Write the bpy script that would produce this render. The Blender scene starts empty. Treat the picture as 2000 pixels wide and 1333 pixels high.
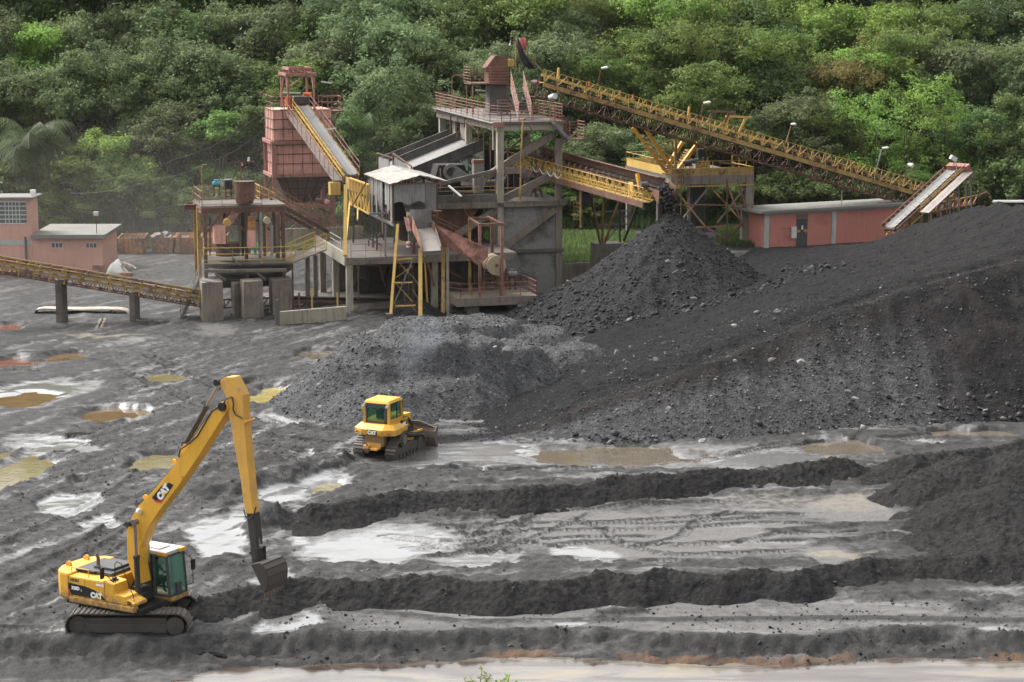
import bpy, bmesh, math, random
import numpy as np
from mathutils import Vector, Matrix
R = math.radians
scene = bpy.context.scene
COL = scene.collection
random.seed(7)
RNG = np.random.default_rng(11)

# ------------------------------------------------------------------ camera
CAM_H, FPX, PCX, PCY = 23.3, 4000.0, 1000.0, 666.5
TH = math.atan(676.5 / FPX)
cd = bpy.data.cameras.new('camera')
cd.sensor_width = 36.0
cd.lens = 36.0 * FPX / 2000.0
cd.clip_start = 0.5
cd.clip_end = 5000.0
cam = bpy.data.objects.new('camera', cd)
cam.location = (0, 0, CAM_H)
cam.rotation_euler = (math.pi / 2 - TH, 0, 0)
COL.objects.link(cam)
scene.camera = cam

# ------------------------------------------------------------------ overcast sky and sun
SUN_EL, SUN_AZ = R(50), R(-58)           # azimuth measured from +Y towards +X: the light comes from the left
w = bpy.data.worlds.new('World')
scene.world = w
w.use_nodes = True
nt = w.node_tree
nt.nodes.clear()
sky = nt.nodes.new('ShaderNodeTexSky')
sky.sky_type = 'NISHITA'
sky.sun_disc = False
sky.sun_elevation = SUN_EL
sky.sun_rotation = SUN_AZ
sky.air_density = 1.0
sky.dust_density = 7.0
sky.ozone_density = 1.0
hs = nt.nodes.new('ShaderNodeHueSaturation')
hs.inputs['Saturation'].default_value = 0.12
bg = nt.nodes.new('ShaderNodeBackground')
bg.inputs['Strength'].default_value = 0.15
wo = nt.nodes.new('ShaderNodeOutputWorld')
nt.links.new(sky.outputs['Color'], hs.inputs['Color'])
nt.links.new(hs.outputs['Color'], bg.inputs['Color'])
nt.links.new(bg.outputs['Background'], wo.inputs['Surface'])
sd = bpy.data.lights.new('sun', 'SUN')
sd.energy = 0.75
sd.angle = R(25)
sd.color = (1.0, 0.955, 0.89)
sun = bpy.data.objects.new('sun', sd)
dirv = Vector((math.sin(SUN_AZ) * math.cos(SUN_EL), math.cos(SUN_AZ) * math.cos(SUN_EL), math.sin(SUN_EL)))
sun.rotation_euler = dirv.to_track_quat('Z', 'Y').to_euler()
sun.location = dirv * 300
COL.objects.link(sun)
scene.view_settings.view_transform = 'Standard'
scene.view_settings.look = 'None'
scene.view_settings.exposure = 1.2
scene.view_settings.gamma = 1.0
scene.view_settings.use_curve_mapping = False
scene.cycles.max_bounces = 6
scene.cycles.diffuse_bounces = 3
scene.cycles.glossy_bounces = 3
scene.cycles.transmission_bounces = 4
scene.cycles.transparent_max_bounces = 6
scene.cycles.volume_bounces = 0

# ------------------------------------------------------------------ surveying: where a spot of the photograph stands on the ground plan
_c, _s = math.cos(TH), math.sin(TH)
def ray(u, v):
    yc = (PCY - v) / FPX
    return Vector(((u - PCX) / FPX, _c + yc * _s, -_s + yc * _c))
def G(u, v, z=0.0):
    d = ray(u, v)
    t = (z - CAM_H) / d.z
    return Vector((d.x * t, d.y * t, z))
def P(u, v, Y):
    d = ray(u, v)
    t = Y / d.y
    return Vector((d.x * t, Y, CAM_H + d.z * t))

# plan axes of the coal plant (turned 16 degrees)
PA = R(16)
EA = Vector((math.cos(PA), math.sin(PA), 0))
EB = Vector((-math.sin(PA), math.cos(PA), 0))
EZ = Vector((0, 0, 1))

# ------------------------------------------------------------------ noise
def _hash(ix, iy, seed):
    h = (ix.astype(np.int64) * 374761393 + iy.astype(np.int64) * 668265263 + seed * 1442695041) & 0x7fffffff
    h = ((h ^ (h >> 13)) * 1274126177) & 0x7fffffff
    h = h ^ (h >> 16)
    return h
def perlin(x, y, seed=0):
    x = np.asarray(x, float); y = np.asarray(y, float)
    ix = np.floor(x); iy = np.floor(y)
    fx = x - ix; fy = y - iy
    def gr(a, b):
        an = (_hash(ix + a, iy + b, seed) % 4096) * (2 * math.pi / 4096)
        return np.cos(an) * (fx - a) + np.sin(an) * (fy - b)
    ux = fx * fx * fx * (fx * (fx * 6 - 15) + 10)
    uy = fy * fy * fy * (fy * (fy * 6 - 15) + 10)
    a = gr(0, 0) * (1 - ux) + gr(1, 0) * ux
    b = gr(0, 1) * (1 - ux) + gr(1, 1) * ux
    return (a * (1 - uy) + b * uy) * 1.45
def fbm(x, y, seed=0, oct=4, gain=0.5, lac=2.03):
    s = 0; a = 1.0; n = 0
    for o in range(oct):
        s = s + a * perlin(x, y, seed + o * 17)
        n += a
        a *= gain; x = x * lac; y = y * lac
    return s / n
def ridged(x, y, seed=0, oct=4):
    s = 0; a = 1.0; n = 0
    for o in range(oct):
        s = s + a * (1 - np.abs(perlin(x, y, seed + o * 31)) * 2)
        n += a
        a *= 0.5; x = x * 2.1; y = y * 2.1
    return s / n
def sstep(a, b, x):
    t = np.clip((x - a) / (b - a), 0, 1)
    return t * t * (3 - 2 * t)
def seg_dist(x, y, pts):
    """distance to a polyline, the length along it there and the fraction between its points"""
    best = np.full(x.shape, 1e9); along = np.zeros(x.shape); idx = np.zeros(x.shape)
    L = 0.0
    for i in range(len(pts) - 1):
        ax, ay = pts[i][0], pts[i][1]; bx, by = pts[i + 1][0], pts[i + 1][1]
        dx, dy = bx - ax, by - ay
        l2 = dx * dx + dy * dy
        t = np.clip(((x - ax) * dx + (y - ay) * dy) / l2, 0, 1)
        d = np.hypot(x - ax - t * dx, y - ay - t * dy)
        m = d < best
        best = np.where(m, d, best)
        along = np.where(m, L + t * math.sqrt(l2), along)
        idx = np.where(m, i + t, idx)
        L += math.sqrt(l2)
    return best, along, idx

# ------------------------------------------------------------------ objects
def tag(o, label=None, cat=None, group=None, kind=None):
    if label: o['label'] = label
    if cat: o['category'] = cat
    if group: o['group'] = group
    if kind: o['kind'] = kind
    return o
def empty(name, loc, label, cat, group=None, rz=0.0):
    o = bpy.data.objects.new(name, None)
    o.empty_display_size = 0.3
    o.location = loc
    o.rotation_euler = (0, 0, rz)
    COL.objects.link(o)
    return tag(o, label, cat, group)
def root_of(o):
    while o.parent: o = o.parent
    return o
def copy_tree(o, parent=None):
    c = o.copy(); COL.objects.link(c); c.parent = parent
    for ch in list(o.children): copy_tree(ch, c)
    return c
def mesh_np(name, V, F, mat, parent=None, smooth=False, attrs=None):
    """F: (n,4) or (n,3) int array, or a list of tuples"""
    me = bpy.data.meshes.new(name)
    V = np.asarray(V, np.float32)
    if isinstance(F, np.ndarray):
        k = F.shape[1]
        me.vertices.add(len(V)); me.vertices.foreach_set('co', V.ravel())
        me.loops.add(F.size); me.loops.foreach_set('vertex_index', F.astype(np.int32).ravel())
        me.polygons.add(len(F)); me.polygons.foreach_set('loop_start', np.arange(0, F.size, k, dtype=np.int32))
        try: me.polygons.foreach_set('loop_total', np.full(len(F), k, np.int32))
        except Exception: pass
        me.update(calc_edges=True)
    else:
        me.from_pydata([tuple(map(float, p)) for p in V], [], F)
    if smooth: me.polygons.foreach_set('use_smooth', np.ones(len(me.polygons), bool))
    for an, av in (attrs or {}).items():
        a = me.attributes.new(an, 'FLOAT', 'POINT')
        a.data.foreach_set('value', np.asarray(av, np.float32).ravel())
    me.validate()
    o = bpy.data.objects.new(name, me)
    if mat: me.materials.append(mat)
    COL.objects.link(o)
    if parent: o.parent = parent
    return o

class MB:
    """collects solids; build() links them as one mesh"""
    def __init__(self, xf=None):
        self.v = []; self.f = []; self.xf = xf
    def add(self, vs, fs):
        n = len(self.v)
        self.v += [Vector(p) for p in vs]
        self.f += [tuple(i + n for i in f) for f in fs]
        return self
    def hexa(self, b, t):
        self.add(list(b) + list(t), [(3, 2, 1, 0), (4, 5, 6, 7), (0, 1, 5, 4), (1, 2, 6, 5), (2, 3, 7, 6), (3, 0, 4, 7)])
        return self
    def box(self, x0, x1, y0, y1, z0, z1):
        return self.hexa([(x0, y0, z0), (x1, y0, z0), (x1, y1, z0), (x0, y1, z0)], [(x0, y0, z1), (x1, y0, z1), (x1, y1, z1), (x0, y1, z1)])
    def obox(self, o, ea, eb, ez, a, b, z):
        """box from corner o along axes ea, eb, ez with lengths a, b, z"""
        o = Vector(o); A = ea * a; B = eb * b; Z = ez * z
        return self.hexa([o, o + A, o + A + B, o + B], [o + Z, o + A + Z, o + A + B + Z, o + B + Z])
    def pbox(self, o, a, b, z):
        return self.obox(o, EA, EB, EZ, a, b, z)
    def beam(self, p, q, w, h=None, up=EZ):
        h = h or w
        p = Vector(p); q = Vector(q); d = (q - p)
        if d.length < 1e-6: return self
        d.normalize()
        u = Vector(up)
        if abs(d.dot(u)) > 0.98: u = EB.copy()
        s = d.cross(u).normalized() * (w / 2)
        n = s.cross(d).normalized() * (h / 2)
        return self.hexa([p - s - n, p + s - n, p + s + n, p - s + n], [q - s - n, q + s - n, q + s + n, q - s + n])
    def ibeam(self, p, q, w, h, t=0.05, up=EZ):
        p = Vector(p); q = Vector(q); d = (q - p).normalized(); u = Vector(up)
        if abs(d.dot(u)) > 0.98: u = EB.copy()
        s = d.cross(u).normalized(); n = s.cross(d).normalized()
        o = n * (h / 2 - t / 2)
        self.beam(p + o, q + o, w, t, up); self.beam(p - o, q - o, w, t, up)
        return self.beam(p, q, t, h - 2 * t, up)
    def tube(self, p, q, r, n=8, r2=None, cap=True):
        p = Vector(p); q = Vector(q); d = (q - p)
        if d.length < 1e-6: return self
        d.normalize(); u = Vector((0, 0, 1)) if abs(d.z) < 0.9 else Vector((1, 0, 0))
        s = d.cross(u).normalized(); m = s.cross(d)
        r2 = r if r2 is None else r2
        ring = [(math.cos(2 * math.pi * i / n), math.sin(2 * math.pi * i / n)) for i in range(n)]
        vs = [p + (s * a + m * b) * r for a, b in ring] + [q + (s * a + m * b) * r2 for a, b in ring]
        fs = [(i, (i + 1) % n, n + (i + 1) % n, n + i) for i in range(n)]
        if cap: fs += [tuple(range(n - 1, -1, -1)), tuple(range(n, 2 * n))]
        return self.add(vs, fs)
    def path(self, pts, r, n=6):
        for a, b in zip(pts[:-1], pts[1:]): self.tube(a, b, r, n)
        return self
    def prism(self, pts, off):
        """closed outline pts pushed by the vector off"""
        off = Vector(off); n = len(pts)
        vs = [Vector(p) for p in pts] + [Vector(p) + off for p in pts]
        fs = [tuple(range(n - 1, -1, -1)), tuple(range(n, 2 * n))] + [(i, (i + 1) % n, n + (i + 1) % n, n + i) for i in range(n)]
        return self.add(vs, fs)
    def plate(self, pts, t):
        pts = [Vector(p) for p in pts]
        nn = (pts[1] - pts[0]).cross(pts[2] - pts[0]).normalized()
        return self.prism([p - nn * t / 2 for p in pts], nn * t)
    def sphere(self, c, r, n=10, m=6, sc=(1, 1, 1)):
        c = Vector(c)
        vs = [c + Vector((0, 0, r * sc[2]))]
        for j in range(1, m):
            ph = math.pi * j / m
            for i in range(n):
                t = 2 * math.pi * i / n
                vs.append(c + Vector((r * sc[0] * math.sin(ph) * math.cos(t), r * sc[1] * math.sin(ph) * math.sin(t), r * sc[2] * math.cos(ph))))
        vs.append(c - Vector((0, 0, r * sc[2])))
        fs = [(0, 1 + i, 1 + (i + 1) % n) for i in range(n)]
        for j in range(m - 2):
            for i in range(n):
                a = 1 + j * n + i; b = 1 + j * n + (i + 1) % n
                fs.append((a, a + n, b + n, b))
        L = len(vs) - 1
        fs += [(L, 1 + (m - 2) * n + (i + 1) % n, 1 + (m - 2) * n + i) for i in range(n)]
        return self.add(vs, fs)
    def build(self, name, mat, parent=None, bevel=0.0, smooth=False, loc=None):
        vs = self.v
        if self.xf is not None: vs = [self.xf @ p for p in vs]
        o0 = Vector((0, 0, 0))
        if parent is not None and not getattr(self, 'local', False): o0 = Vector(root_of(parent).location)
        if loc is not None: o0 = Vector(loc)
        me = bpy.data.meshes.new(name)
        me.from_pydata([tuple(p - o0) for p in vs], [], self.f)
        bm = bmesh.new(); bm.from_mesh(me)
        bmesh.ops.recalc_face_normals(bm, faces=bm.faces)
        if bevel > 0:
            es = [e for e in bm.edges if e.is_manifold and e.calc_face_angle(0) > 0.6]
            bmesh.ops.bevel(bm, geom=es, offset=bevel, segments=2, profile=0.7, affect='EDGES', clamp_overlap=True)
        bm.to_mesh(me); bm.free()
        if smooth:
            for p in me.polygons: p.use_smooth = True
        if mat: me.materials.append(mat)
        o = bpy.data.objects.new(name, me)
        COL.objects.link(o)
        if loc is not None: o.location = loc
        if parent is not None: o.parent = parent
        return o
def LMB(xf=None):
    m = MB(xf); m.local = True
    return m

def railing(mb, pts, h=1.1, rails=3, gap=1.5, r=0.024, post=None, low=0.12):
    pts = [Vector(p) for p in pts]
    up = Vector((0, 0, h))
    for a, b in zip(pts[:-1], pts[1:]):
        L = (b - a).length
        n = max(1, round(L / gap))
        for i in range(n + 1):
            q = a.lerp(b, i / n)
            mb.tube(q, q + up, post or r, 5)
        for k in range(rails):
            f = 1 - k * (1 - low) / max(1, rails - 1) if rails > 1 else 1
            if rails == 2: f = (1, 0.52)[k]
            mb.tube(a + up * f, b + up * f, r, 5)
    return mb
def zigzag(mb, p0, p1, q0, q1, n, w, posts=True):
    """lattice web between the chord p0-p1 and the chord q0-q1"""
    p0, p1, q0, q1 = map(Vector, (p0, p1, q0, q1))
    for i in range(n):
        a = p0.lerp(p1, i / n); b = q0.lerp(q1, (i + 0.5) / n); c = p0.lerp(p1, (i + 1) / n)
        mb.beam(a, b, w); mb.beam(b, c, w)
        if posts: mb.beam(a, q0.lerp(q1, i / n), w)
    return mb
def text_mesh(s, size, name, mat, M, parent=None, depth=0.006, shear=0.0, bold=0.012):
    cu = bpy.data.curves.new(name, 'FONT')
    cu.body = s; cu.size = size; cu.extrude = depth; cu.align_x = 'CENTER'; cu.align_y = 'CENTER'; cu.offset = bold; cu.shear = shear
    t = bpy.data.objects.new(name, cu)
    COL.objects.link(t)
    dg = bpy.context.evaluated_depsgraph_get()
    me = bpy.data.meshes.new_from_object(t.evaluated_get(dg))
    bpy.data.objects.remove(t)
    me.transform(M)
    me.materials.clear(); me.materials.append(mat)
    o = bpy.data.objects.new(name, me)
    COL.objects.link(o)
    if parent: o.parent = parent
    return o
# ------------------------------------------------------------------ materials
class NT:
    def __init__(s, name):
        s.m = bpy.data.materials.new(name); s.m.use_nodes = True
        s.t = s.m.node_tree; s.t.nodes.clear()
        s.out = s.n('ShaderNodeOutputMaterial')
    def n(s, ty, **kw):
        x = s.t.nodes.new(ty)
        for k, v in kw.items(): setattr(x, k, v)
        return x
    def l(s, a, b): s.t.links.new(a, b)
    def val(s, sock, v):
        if hasattr(v, 'links'): s.l(v, sock)
        else: sock.default_value = v
    def pos(s, sc=(1, 1, 1), rot=(0, 0, 0)):
        g = s.n('ShaderNodeNewGeometry'); mp = s.n('ShaderNodeMapping')
        mp.inputs['Scale'].default_value = sc; mp.inputs['Rotation'].default_value = rot
        s.l(g.outputs['Position'], mp.inputs['Vector'])
        return mp.outputs['Vector']
    def objpos(s, sc=(1, 1, 1)):
        g = s.n('ShaderNodeTexCoord'); mp = s.n('ShaderNodeMapping')
        mp.inputs['Scale'].default_value = sc
        s.l(g.outputs['Object'], mp.inputs['Vector'])
        return mp.outputs['Vector']
    def noise(s, vec, scale, detail=4, rough=0.55, dist=0.0):
        x = s.n('ShaderNodeTexNoise')
        x.inputs['Scale'].default_value = scale; x.inputs['Detail'].default_value = detail
        x.inputs['Roughness'].default_value = rough; x.inputs['Distortion'].default_value = dist
        s.l(vec, x.inputs['Vector'])
        return x.outputs['Fac']
    def ramp(s, fac, stops):
        x = s.n('ShaderNodeValToRGB'); e = x.color_ramp.elements
        while len(e) < len(stops): e.new(0.5)
        for i, (p, c) in enumerate(stops):
            e[i].position = p
            e[i].color = (c, c, c, 1) if isinstance(c, (int, float)) else (*c, 1)
        s.l(fac, x.inputs['Fac'])
        return x.outputs['Color']
    def mix(s, fac, a, b, mode='MIX'):
        x = s.n('ShaderNodeMix', data_type='RGBA', blend_type=mode)
        s.val(x.inputs[0], fac)
        for i, c in ((6, a), (7, b)):
            if hasattr(c, 'links'): s.l(c, x.inputs[i])
            else: x.inputs[i].default_value = (*c, 1)
        return x.outputs[2]
    def math(s, op, a, b=0.0, clamp=False):
        x = s.n('ShaderNodeMath', operation=op, use_clamp=clamp)
        s.val(x.inputs[0], a); s.val(x.inputs[1], b)
        return x.outputs[0]
    def attr(s, name):
        x = s.n('ShaderNodeAttribute'); x.attribute_name = name
        return x.outputs['Fac']
    def bump(s, h, dist, strength=1.0, normal=None):
        x = s.n('ShaderNodeBump')
        s.val(x.inputs['Strength'], strength); x.inputs['Distance'].default_value = dist
        s.l(h, x.inputs['Height'])
        if normal is not None: s.l(normal, x.inputs['Normal'])
        return x.outputs['Normal']
    def bsdf(s, col, rough=0.7, metal=0.0, normal=None, spec=None, **kw):
        b = s.n('ShaderNodeBsdfPrincipled')
        if hasattr(col, 'links'): s.l(col, b.inputs['Base Color'])
        else: b.inputs['Base Color'].default_value = (*col, 1)
        s.val(b.inputs['Roughness'], rough); s.val(b.inputs['Metallic'], metal)
        if spec is not None: s.val(b.inputs['Specular IOR Level'], spec)
        for k, v in kw.items(): b.inputs[k].default_value = v
        if normal is not None: s.l(normal, b.inputs['Normal'])
        s.l(b.outputs['BSDF'], s.out.inputs['Surface'])
        return b

RUST = (0.15, 0.072, 0.046)
DUST = (0.046, 0.039, 0.033)
def weathered(name, base, rust=0.35, grime=0.4, rough=0.6, metal=0.0, rustcol=RUST, grimecol=DUST, streak=0.5, scale=1.0, var=0.14, bump=0.0, local=False, mud=0.0):
    """paint or bare metal with rust blotches, runs down its faces and coal dust"""
    t = NT(name)
    p = t.objpos() if local else t.pos()
    ps = t.objpos((3.5, 3.5, 0.35)) if local else t.pos((3.5, 3.5, 0.35))
    n1 = t.noise(p, 0.9 * scale, 7, 0.65)
    n2 = t.noise(p, 5.5 * scale, 5, 0.6)
    n3 = t.noise(ps, 1.6, 5, 0.6)
    n4 = t.noise(p, 0.33 * scale, 3, 0.5)
    v = t.ramp(n4, [(0.3, (1 - var,) * 3), (0.7, (1 + var,) * 3)])
    c = t.mix(1.0, base, v, 'MULTIPLY')
    a = t.math('ADD', t.math('MULTIPLY', n1, 0.6), t.math('MULTIPLY', n2, 0.4))
    lo = 0.66 - 0.33 * rust
    rm = t.ramp(a, [(lo, 0.0), (lo + 0.09, 1.0)])
    rc = t.ramp(n2, [(0.3, tuple(x * 0.55 for x in rustcol)), (0.7, tuple(x * 1.35 for x in rustcol))])
    c = t.mix(t.math('MULTIPLY', rm, min(1.0, 0.35 + rust)), c, rc)
    if streak > 0:
        sm = t.ramp(n3, [(0.5, 0.0), (0.68, 1.0)])
        c = t.mix(t.math('MULTIPLY', sm, streak * 0.7), c, tuple(x * 1.2 for x in grimecol))
    if grime > 0:
        gm = t.ramp(t.math('ADD', t.math('MULTIPLY', n1, 0.45), t.math('MULTIPLY', n4, 0.55)), [(0.62 - 0.3 * grime, 0.0), (0.72 - 0.18 * grime, 1.0)])
        c = t.mix(t.math('MULTIPLY', gm, min(0.9, grime + 0.15)), c, grimecol)
    if mud > 0:      # mud splashed over the lower panels
        tc = t.n('ShaderNodeTexCoord'); sp = t.n('ShaderNodeSeparateXYZ'); t.l(tc.outputs['Object'], sp.inputs[0])
        zz = t.math('SUBTRACT', 1.0, t.math('DIVIDE', t.math('SUBTRACT', sp.outputs[2], 1.0), 1.1))
        k = t.math('ADD', t.math('MULTIPLY', zz, 0.42), t.math('MULTIPLY', t.noise(t.objpos(), 4.5, 8, 0.72), 0.72))
        c = t.mix(t.math('MULTIPLY', t.ramp(k, [(0.56, 0.0), (0.72, 1.0)]), mud), c, (0.105, 0.092, 0.08))
    nrm = t.bump(n2, bump) if bump else None
    t.bsdf(c, t.math('ADD', t.math('MULTIPLY', n2, 0.25), rough - 0.1), metal, nrm)
    return t.m
def plain(name, col, rough=0.6, metal=0.0, var=0.15, scale=3.0, local=False, **kw):
    t = NT(name)
    p = t.objpos() if local else t.pos()
    n = t.noise(p, scale, 5, 0.6)
    c = t.mix(1.0, col, t.ramp(n, [(0.3, (1 - var,) * 3), (0.7, (1 + var,) * 3)]), 'MULTIPLY')
    t.bsdf(c, rough, metal, **kw)
    return t.m

M = {}
M['pink_steel'] = weathered('faded pink painted steel', (0.60, 0.315, 0.255), 0.22, 0.22, 0.65, streak=0.5)
M['pink_frame'] = weathered('reddish painted steel frame', (0.34, 0.16, 0.13), 0.45, 0.25, 0.65)
M['rust'] = weathered('rusty steel', (0.19, 0.095, 0.065), 0.7, 0.3, 0.8)
M['rust_dark'] = weathered('dark rusty steel', (0.095, 0.06, 0.046), 0.6, 0.5, 0.8)
M['rust_rail'] = weathered('rusty red handrail', (0.30, 0.145, 0.11), 0.5, 0.12, 0.7, streak=0.2)
M['rust_patchy'] = weathered('rusty chute with red and dark patches', (0.36, 0.165, 0.125), 0.55, 0.35, 0.75, scale=2.0)
M['yellow'] = weathered('weathered yellow steel', (0.56, 0.36, 0.09), 0.30, 0.25, 0.6, streak=0.35)
M['yellow_dull'] = weathered('dull rusty yellow steel', (0.42, 0.27, 0.085), 0.5, 0.38, 0.7)
M['yellow_rail'] = weathered('yellow handrail', (0.50, 0.33, 0.07), 0.25, 0.1, 0.6, streak=0.2)
M['yellow_bright'] = weathered('orange yellow girder', (0.62, 0.30, 0.02), 0.15, 0.1, 0.5, streak=0.2)
M['concrete'] = weathered('stained concrete', (0.235, 0.20, 0.157), 0.0, 0.45, 0.85, rustcol=(0.1, 0.09, 0.075), streak=0.75)
M['concrete_pale'] = weathered('pale concrete column', (0.36, 0.33, 0.26), 0.05, 0.25, 0.85, rustcol=(0.14, 0.12, 0.09), streak=0.7)
M['concrete_dark'] = weathered('coal stained concrete', (0.17, 0.15, 0.13), 0.0, 0.6, 0.9, rustcol=(0.08, 0.07, 0.06), streak=0.8)
M['deck'] = weathered('dusty deck', (0.135, 0.118, 0.103), 0.1, 0.4, 0.9, rustcol=(0.07, 0.06, 0.055))
M['grating'] = weathered('dusty grey grating', (0.24, 0.225, 0.21), 0.2, 0.3, 0.8)
M['plate_grey'] = weathered('worn grey steel plate', (0.21, 0.20, 0.19), 0.15, 0.4, 0.6, rustcol=(0.10, 0.075, 0.06), streak=0.6)
M['plate_dark'] = weathered('dark coal stained steel', (0.12, 0.113, 0.107), 0.3, 0.5, 0.7, rustcol=(0.07, 0.04, 0.03))
M['plate_chute'] = weathered('polished chute plate', (0.30, 0.26, 0.23), 0.1, 0.2, 0.5, rustcol=(0.2, 0.13, 0.1), streak=0.4)
M['belt'] = weathered('grey conveyor belt', (0.215, 0.21, 0.205), 0.0, 0.25, 0.75, streak=0.3)
M['belt_dark'] = weathered('black conveyor belt', (0.03, 0.03, 0.03), 0.0, 0.2, 0.6, streak=0.0)
M['corrugated'] = weathered('grey corrugated sheet', (0.33, 0.325, 0.315), 0.12, 0.35, 0.6, rustcol=(0.16, 0.12, 0.1), streak=0.7)
M['roof_sheet'] = weathered('weathered roofing sheet', (0.29, 0.265, 0.235), 0.2, 0.3, 0.75, rustcol=(0.22, 0.17, 0.13), streak=0.5)
M['black'] = plain('black rubber and grease', (0.018, 0.018, 0.018), 0.6)
M['dark_void'] = plain('coal blackened steel and painted shade', (0.022, 0.021, 0.021), 0.85)  # black machine steel, also the painted shade behind the crusher bay
M['white_lamp'] = plain('white lamp housing', (0.62, 0.62, 0.60), 0.5, var=0.08)
M['orange_box'] = weathered('orange skip paint', (0.42, 0.195, 0.045), 0.62, 0.42, 0.65)
M['orange'] = plain('orange drive cover', (0.60, 0.10, 0.015), 0.5)
M['cyan'] = plain('light blue motor paint', (0.10, 0.36, 0.42), 0.5)
M['teal'] = plain('teal gas bottle paint', (0.06, 0.32, 0.25), 0.5)
M['peeling'] = None
M['wall_pink'] = weathered('pink rendered wall', (0.62, 0.345, 0.27), 0.0, 0.12, 0.85, rustcol=(0.38, 0.16, 0.13), streak=0.22, var=0.07)
M['wall_red'] = weathered('red rendered wall', (0.52, 0.205, 0.165), 0.0, 0.12, 0.85, rustcol=(0.33, 0.09, 0.07), streak=0.25, var=0.07)
M['wall_trim'] = weathered('pale grey painted trim', (0.42, 0.46, 0.42), 0.0, 0.15, 0.8, streak=0.4)
M['roof_conc'] = weathered('mossy grey flat roof', (0.20, 0.195, 0.175), 0.15, 0.3, 0.9, rustcol=(0.10, 0.10, 0.07), streak=0.0)
M['door_dark'] = weathered('dark grey steel door', (0.06, 0.068, 0.065), 0.2, 0.2, 0.6)
M['win_frame'] = plain('white window bars', (0.62, 0.64, 0.60), 0.5, var=0.1)
M['white'] = plain('white sheet', (0.66, 0.66, 0.63), 0.7, var=0.12, scale=1.5)
M['tarp_red'] = plain('faded red sheet', (0.50, 0.13, 0.10), 0.8, var=0.25)
M['tarp_black'] = plain('black tarpaulin', (0.03, 0.031, 0.035), 0.5, var=0.3)
M['drum_cream'] = weathered('cream drum with rust', (0.52, 0.42, 0.27), 0.25, 0.15, 0.7, streak=0.4)
M['timber'] = plain('grey timber', (0.17, 0.14, 0.11), 0.9)
M['cream_cloth'] = plain('soiled cream cloth', (0.40, 0.345, 0.28), 0.9, var=0.35)
M['cable'] = plain('black power cable', (0.03, 0.032, 0.035), 0.6)
M['gal'] = plain('galvanised pole', (0.30, 0.29, 0.27), 0.6)
M['sign_white'] = plain('white notice', (0.72, 0.72, 0.70), 0.6, var=0.05)
M['sign_orange'] = plain('orange warning plate', (0.62, 0.22, 0.02), 0.6, var=0.1)
M['sign_red'] = plain('red band', (0.55, 0.04, 0.03), 0.6, var=0.1)
# vehicle paints
M['cat_yellow'] = weathered('machine yellow paint', (0.72, 0.39, 0.04), 0.13, 0.14, 0.45, rustcol=(0.33, 0.19, 0.06), grimecol=(0.16, 0.115, 0.06), streak=0.34, scale=1.6, var=0.08, local=True, mud=0.75)
M['cat_muddy'] = weathered('machine yellow splashed with mud', (0.66, 0.36, 0.06), 0.35, 0.35, 0.55, rustcol=(0.42, 0.27, 0.14), grimecol=(0.30, 0.22, 0.15), streak=0.5, scale=1.6, local=True)
M['cat_black'] = plain('black machine trim', (0.016, 0.016, 0.017), 0.45, local=True)
M['cat_grey'] = weathered('dark grey machine panels', (0.06, 0.06, 0.062), 0.0, 0.1, 0.45, streak=0.0, local=True)
M['cat_pale'] = weathered('dusty pale cab roof', (0.50, 0.45, 0.42), 0.1, 0.1, 0.6, rustcol=(0.5, 0.33, 0.14), streak=0.1, local=True)
M['steel_worn'] = weathered('worn blade steel', (0.15, 0.115, 0.095), 0.2, 0.35, 0.5, 0.2, streak=0.2, local=True)
M['steel_dark'] = weathered('muddy black steel', (0.038, 0.034, 0.031), 0.2, 0.3, 0.55, streak=0.3, local=True)
M['chrome'] = plain('hydraulic rod', (0.24, 0.24, 0.25), 0.35, 0.7, local=True)
M['track'] = weathered('muddy track shoes', (0.105, 0.093, 0.084), 0.3, 0.35, 0.55, 0.15, rustcol=(0.07, 0.055, 0.045), streak=0.0, scale=2.5, local=True)
M['idler'] = weathered('caked track frame', (0.075, 0.066, 0.058), 0.3, 0.35, 0.8, rustcol=(0.06, 0.05, 0.04), streak=0.0, scale=2.0, local=True)
M['letter_white'] = plain('white lettering', (0.80, 0.80, 0.78), 0.5, var=0.02)
M['letter_yellow'] = plain('yellow triangle', (0.80, 0.50, 0.02), 0.5, var=0.02)
def glass(name, tint, alpha):
    t = NT(name)
    g = t.n('ShaderNodeBsdfPrincipled'); g.inputs['Base Color'].default_value = (*tint, 1); g.inputs['Roughness'].default_value = 0.08
    tr = t.n('ShaderNodeBsdfTransparent'); tr.inputs['Color'].default_value = (0.75, 0.92, 0.86, 1)
    mx = t.n('ShaderNodeMixShader'); mx.inputs[0].default_value = alpha
    t.l(tr.outputs[0], mx.inputs[1]); t.l(g.outputs[0], mx.inputs[2]); t.l(mx.outputs[0], t.out.inputs['Surface'])
    return t.m
M['cab_glass'] = glass('greenish cab glass', (0.03, 0.10, 0.075), 0.28)
M['cab_glass_front'] = glass('dusty greenish windscreen', (0.17, 0.33, 0.26), 0.42)
M['pane'] = plain('dark window pane', (0.10, 0.11, 0.11), 0.15)
M['skin'] = plain('skin', (0.36, 0.19, 0.12), 0.6, var=0.05)
M['hair'] = plain('dark hair', (0.02, 0.015, 0.012), 0.7)
M['green_shirt'] = plain('green work shirt', (0.03, 0.30, 0.20), 0.8)
M['trousers'] = plain('dark trousers', (0.03, 0.035, 0.04), 0.8)

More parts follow.
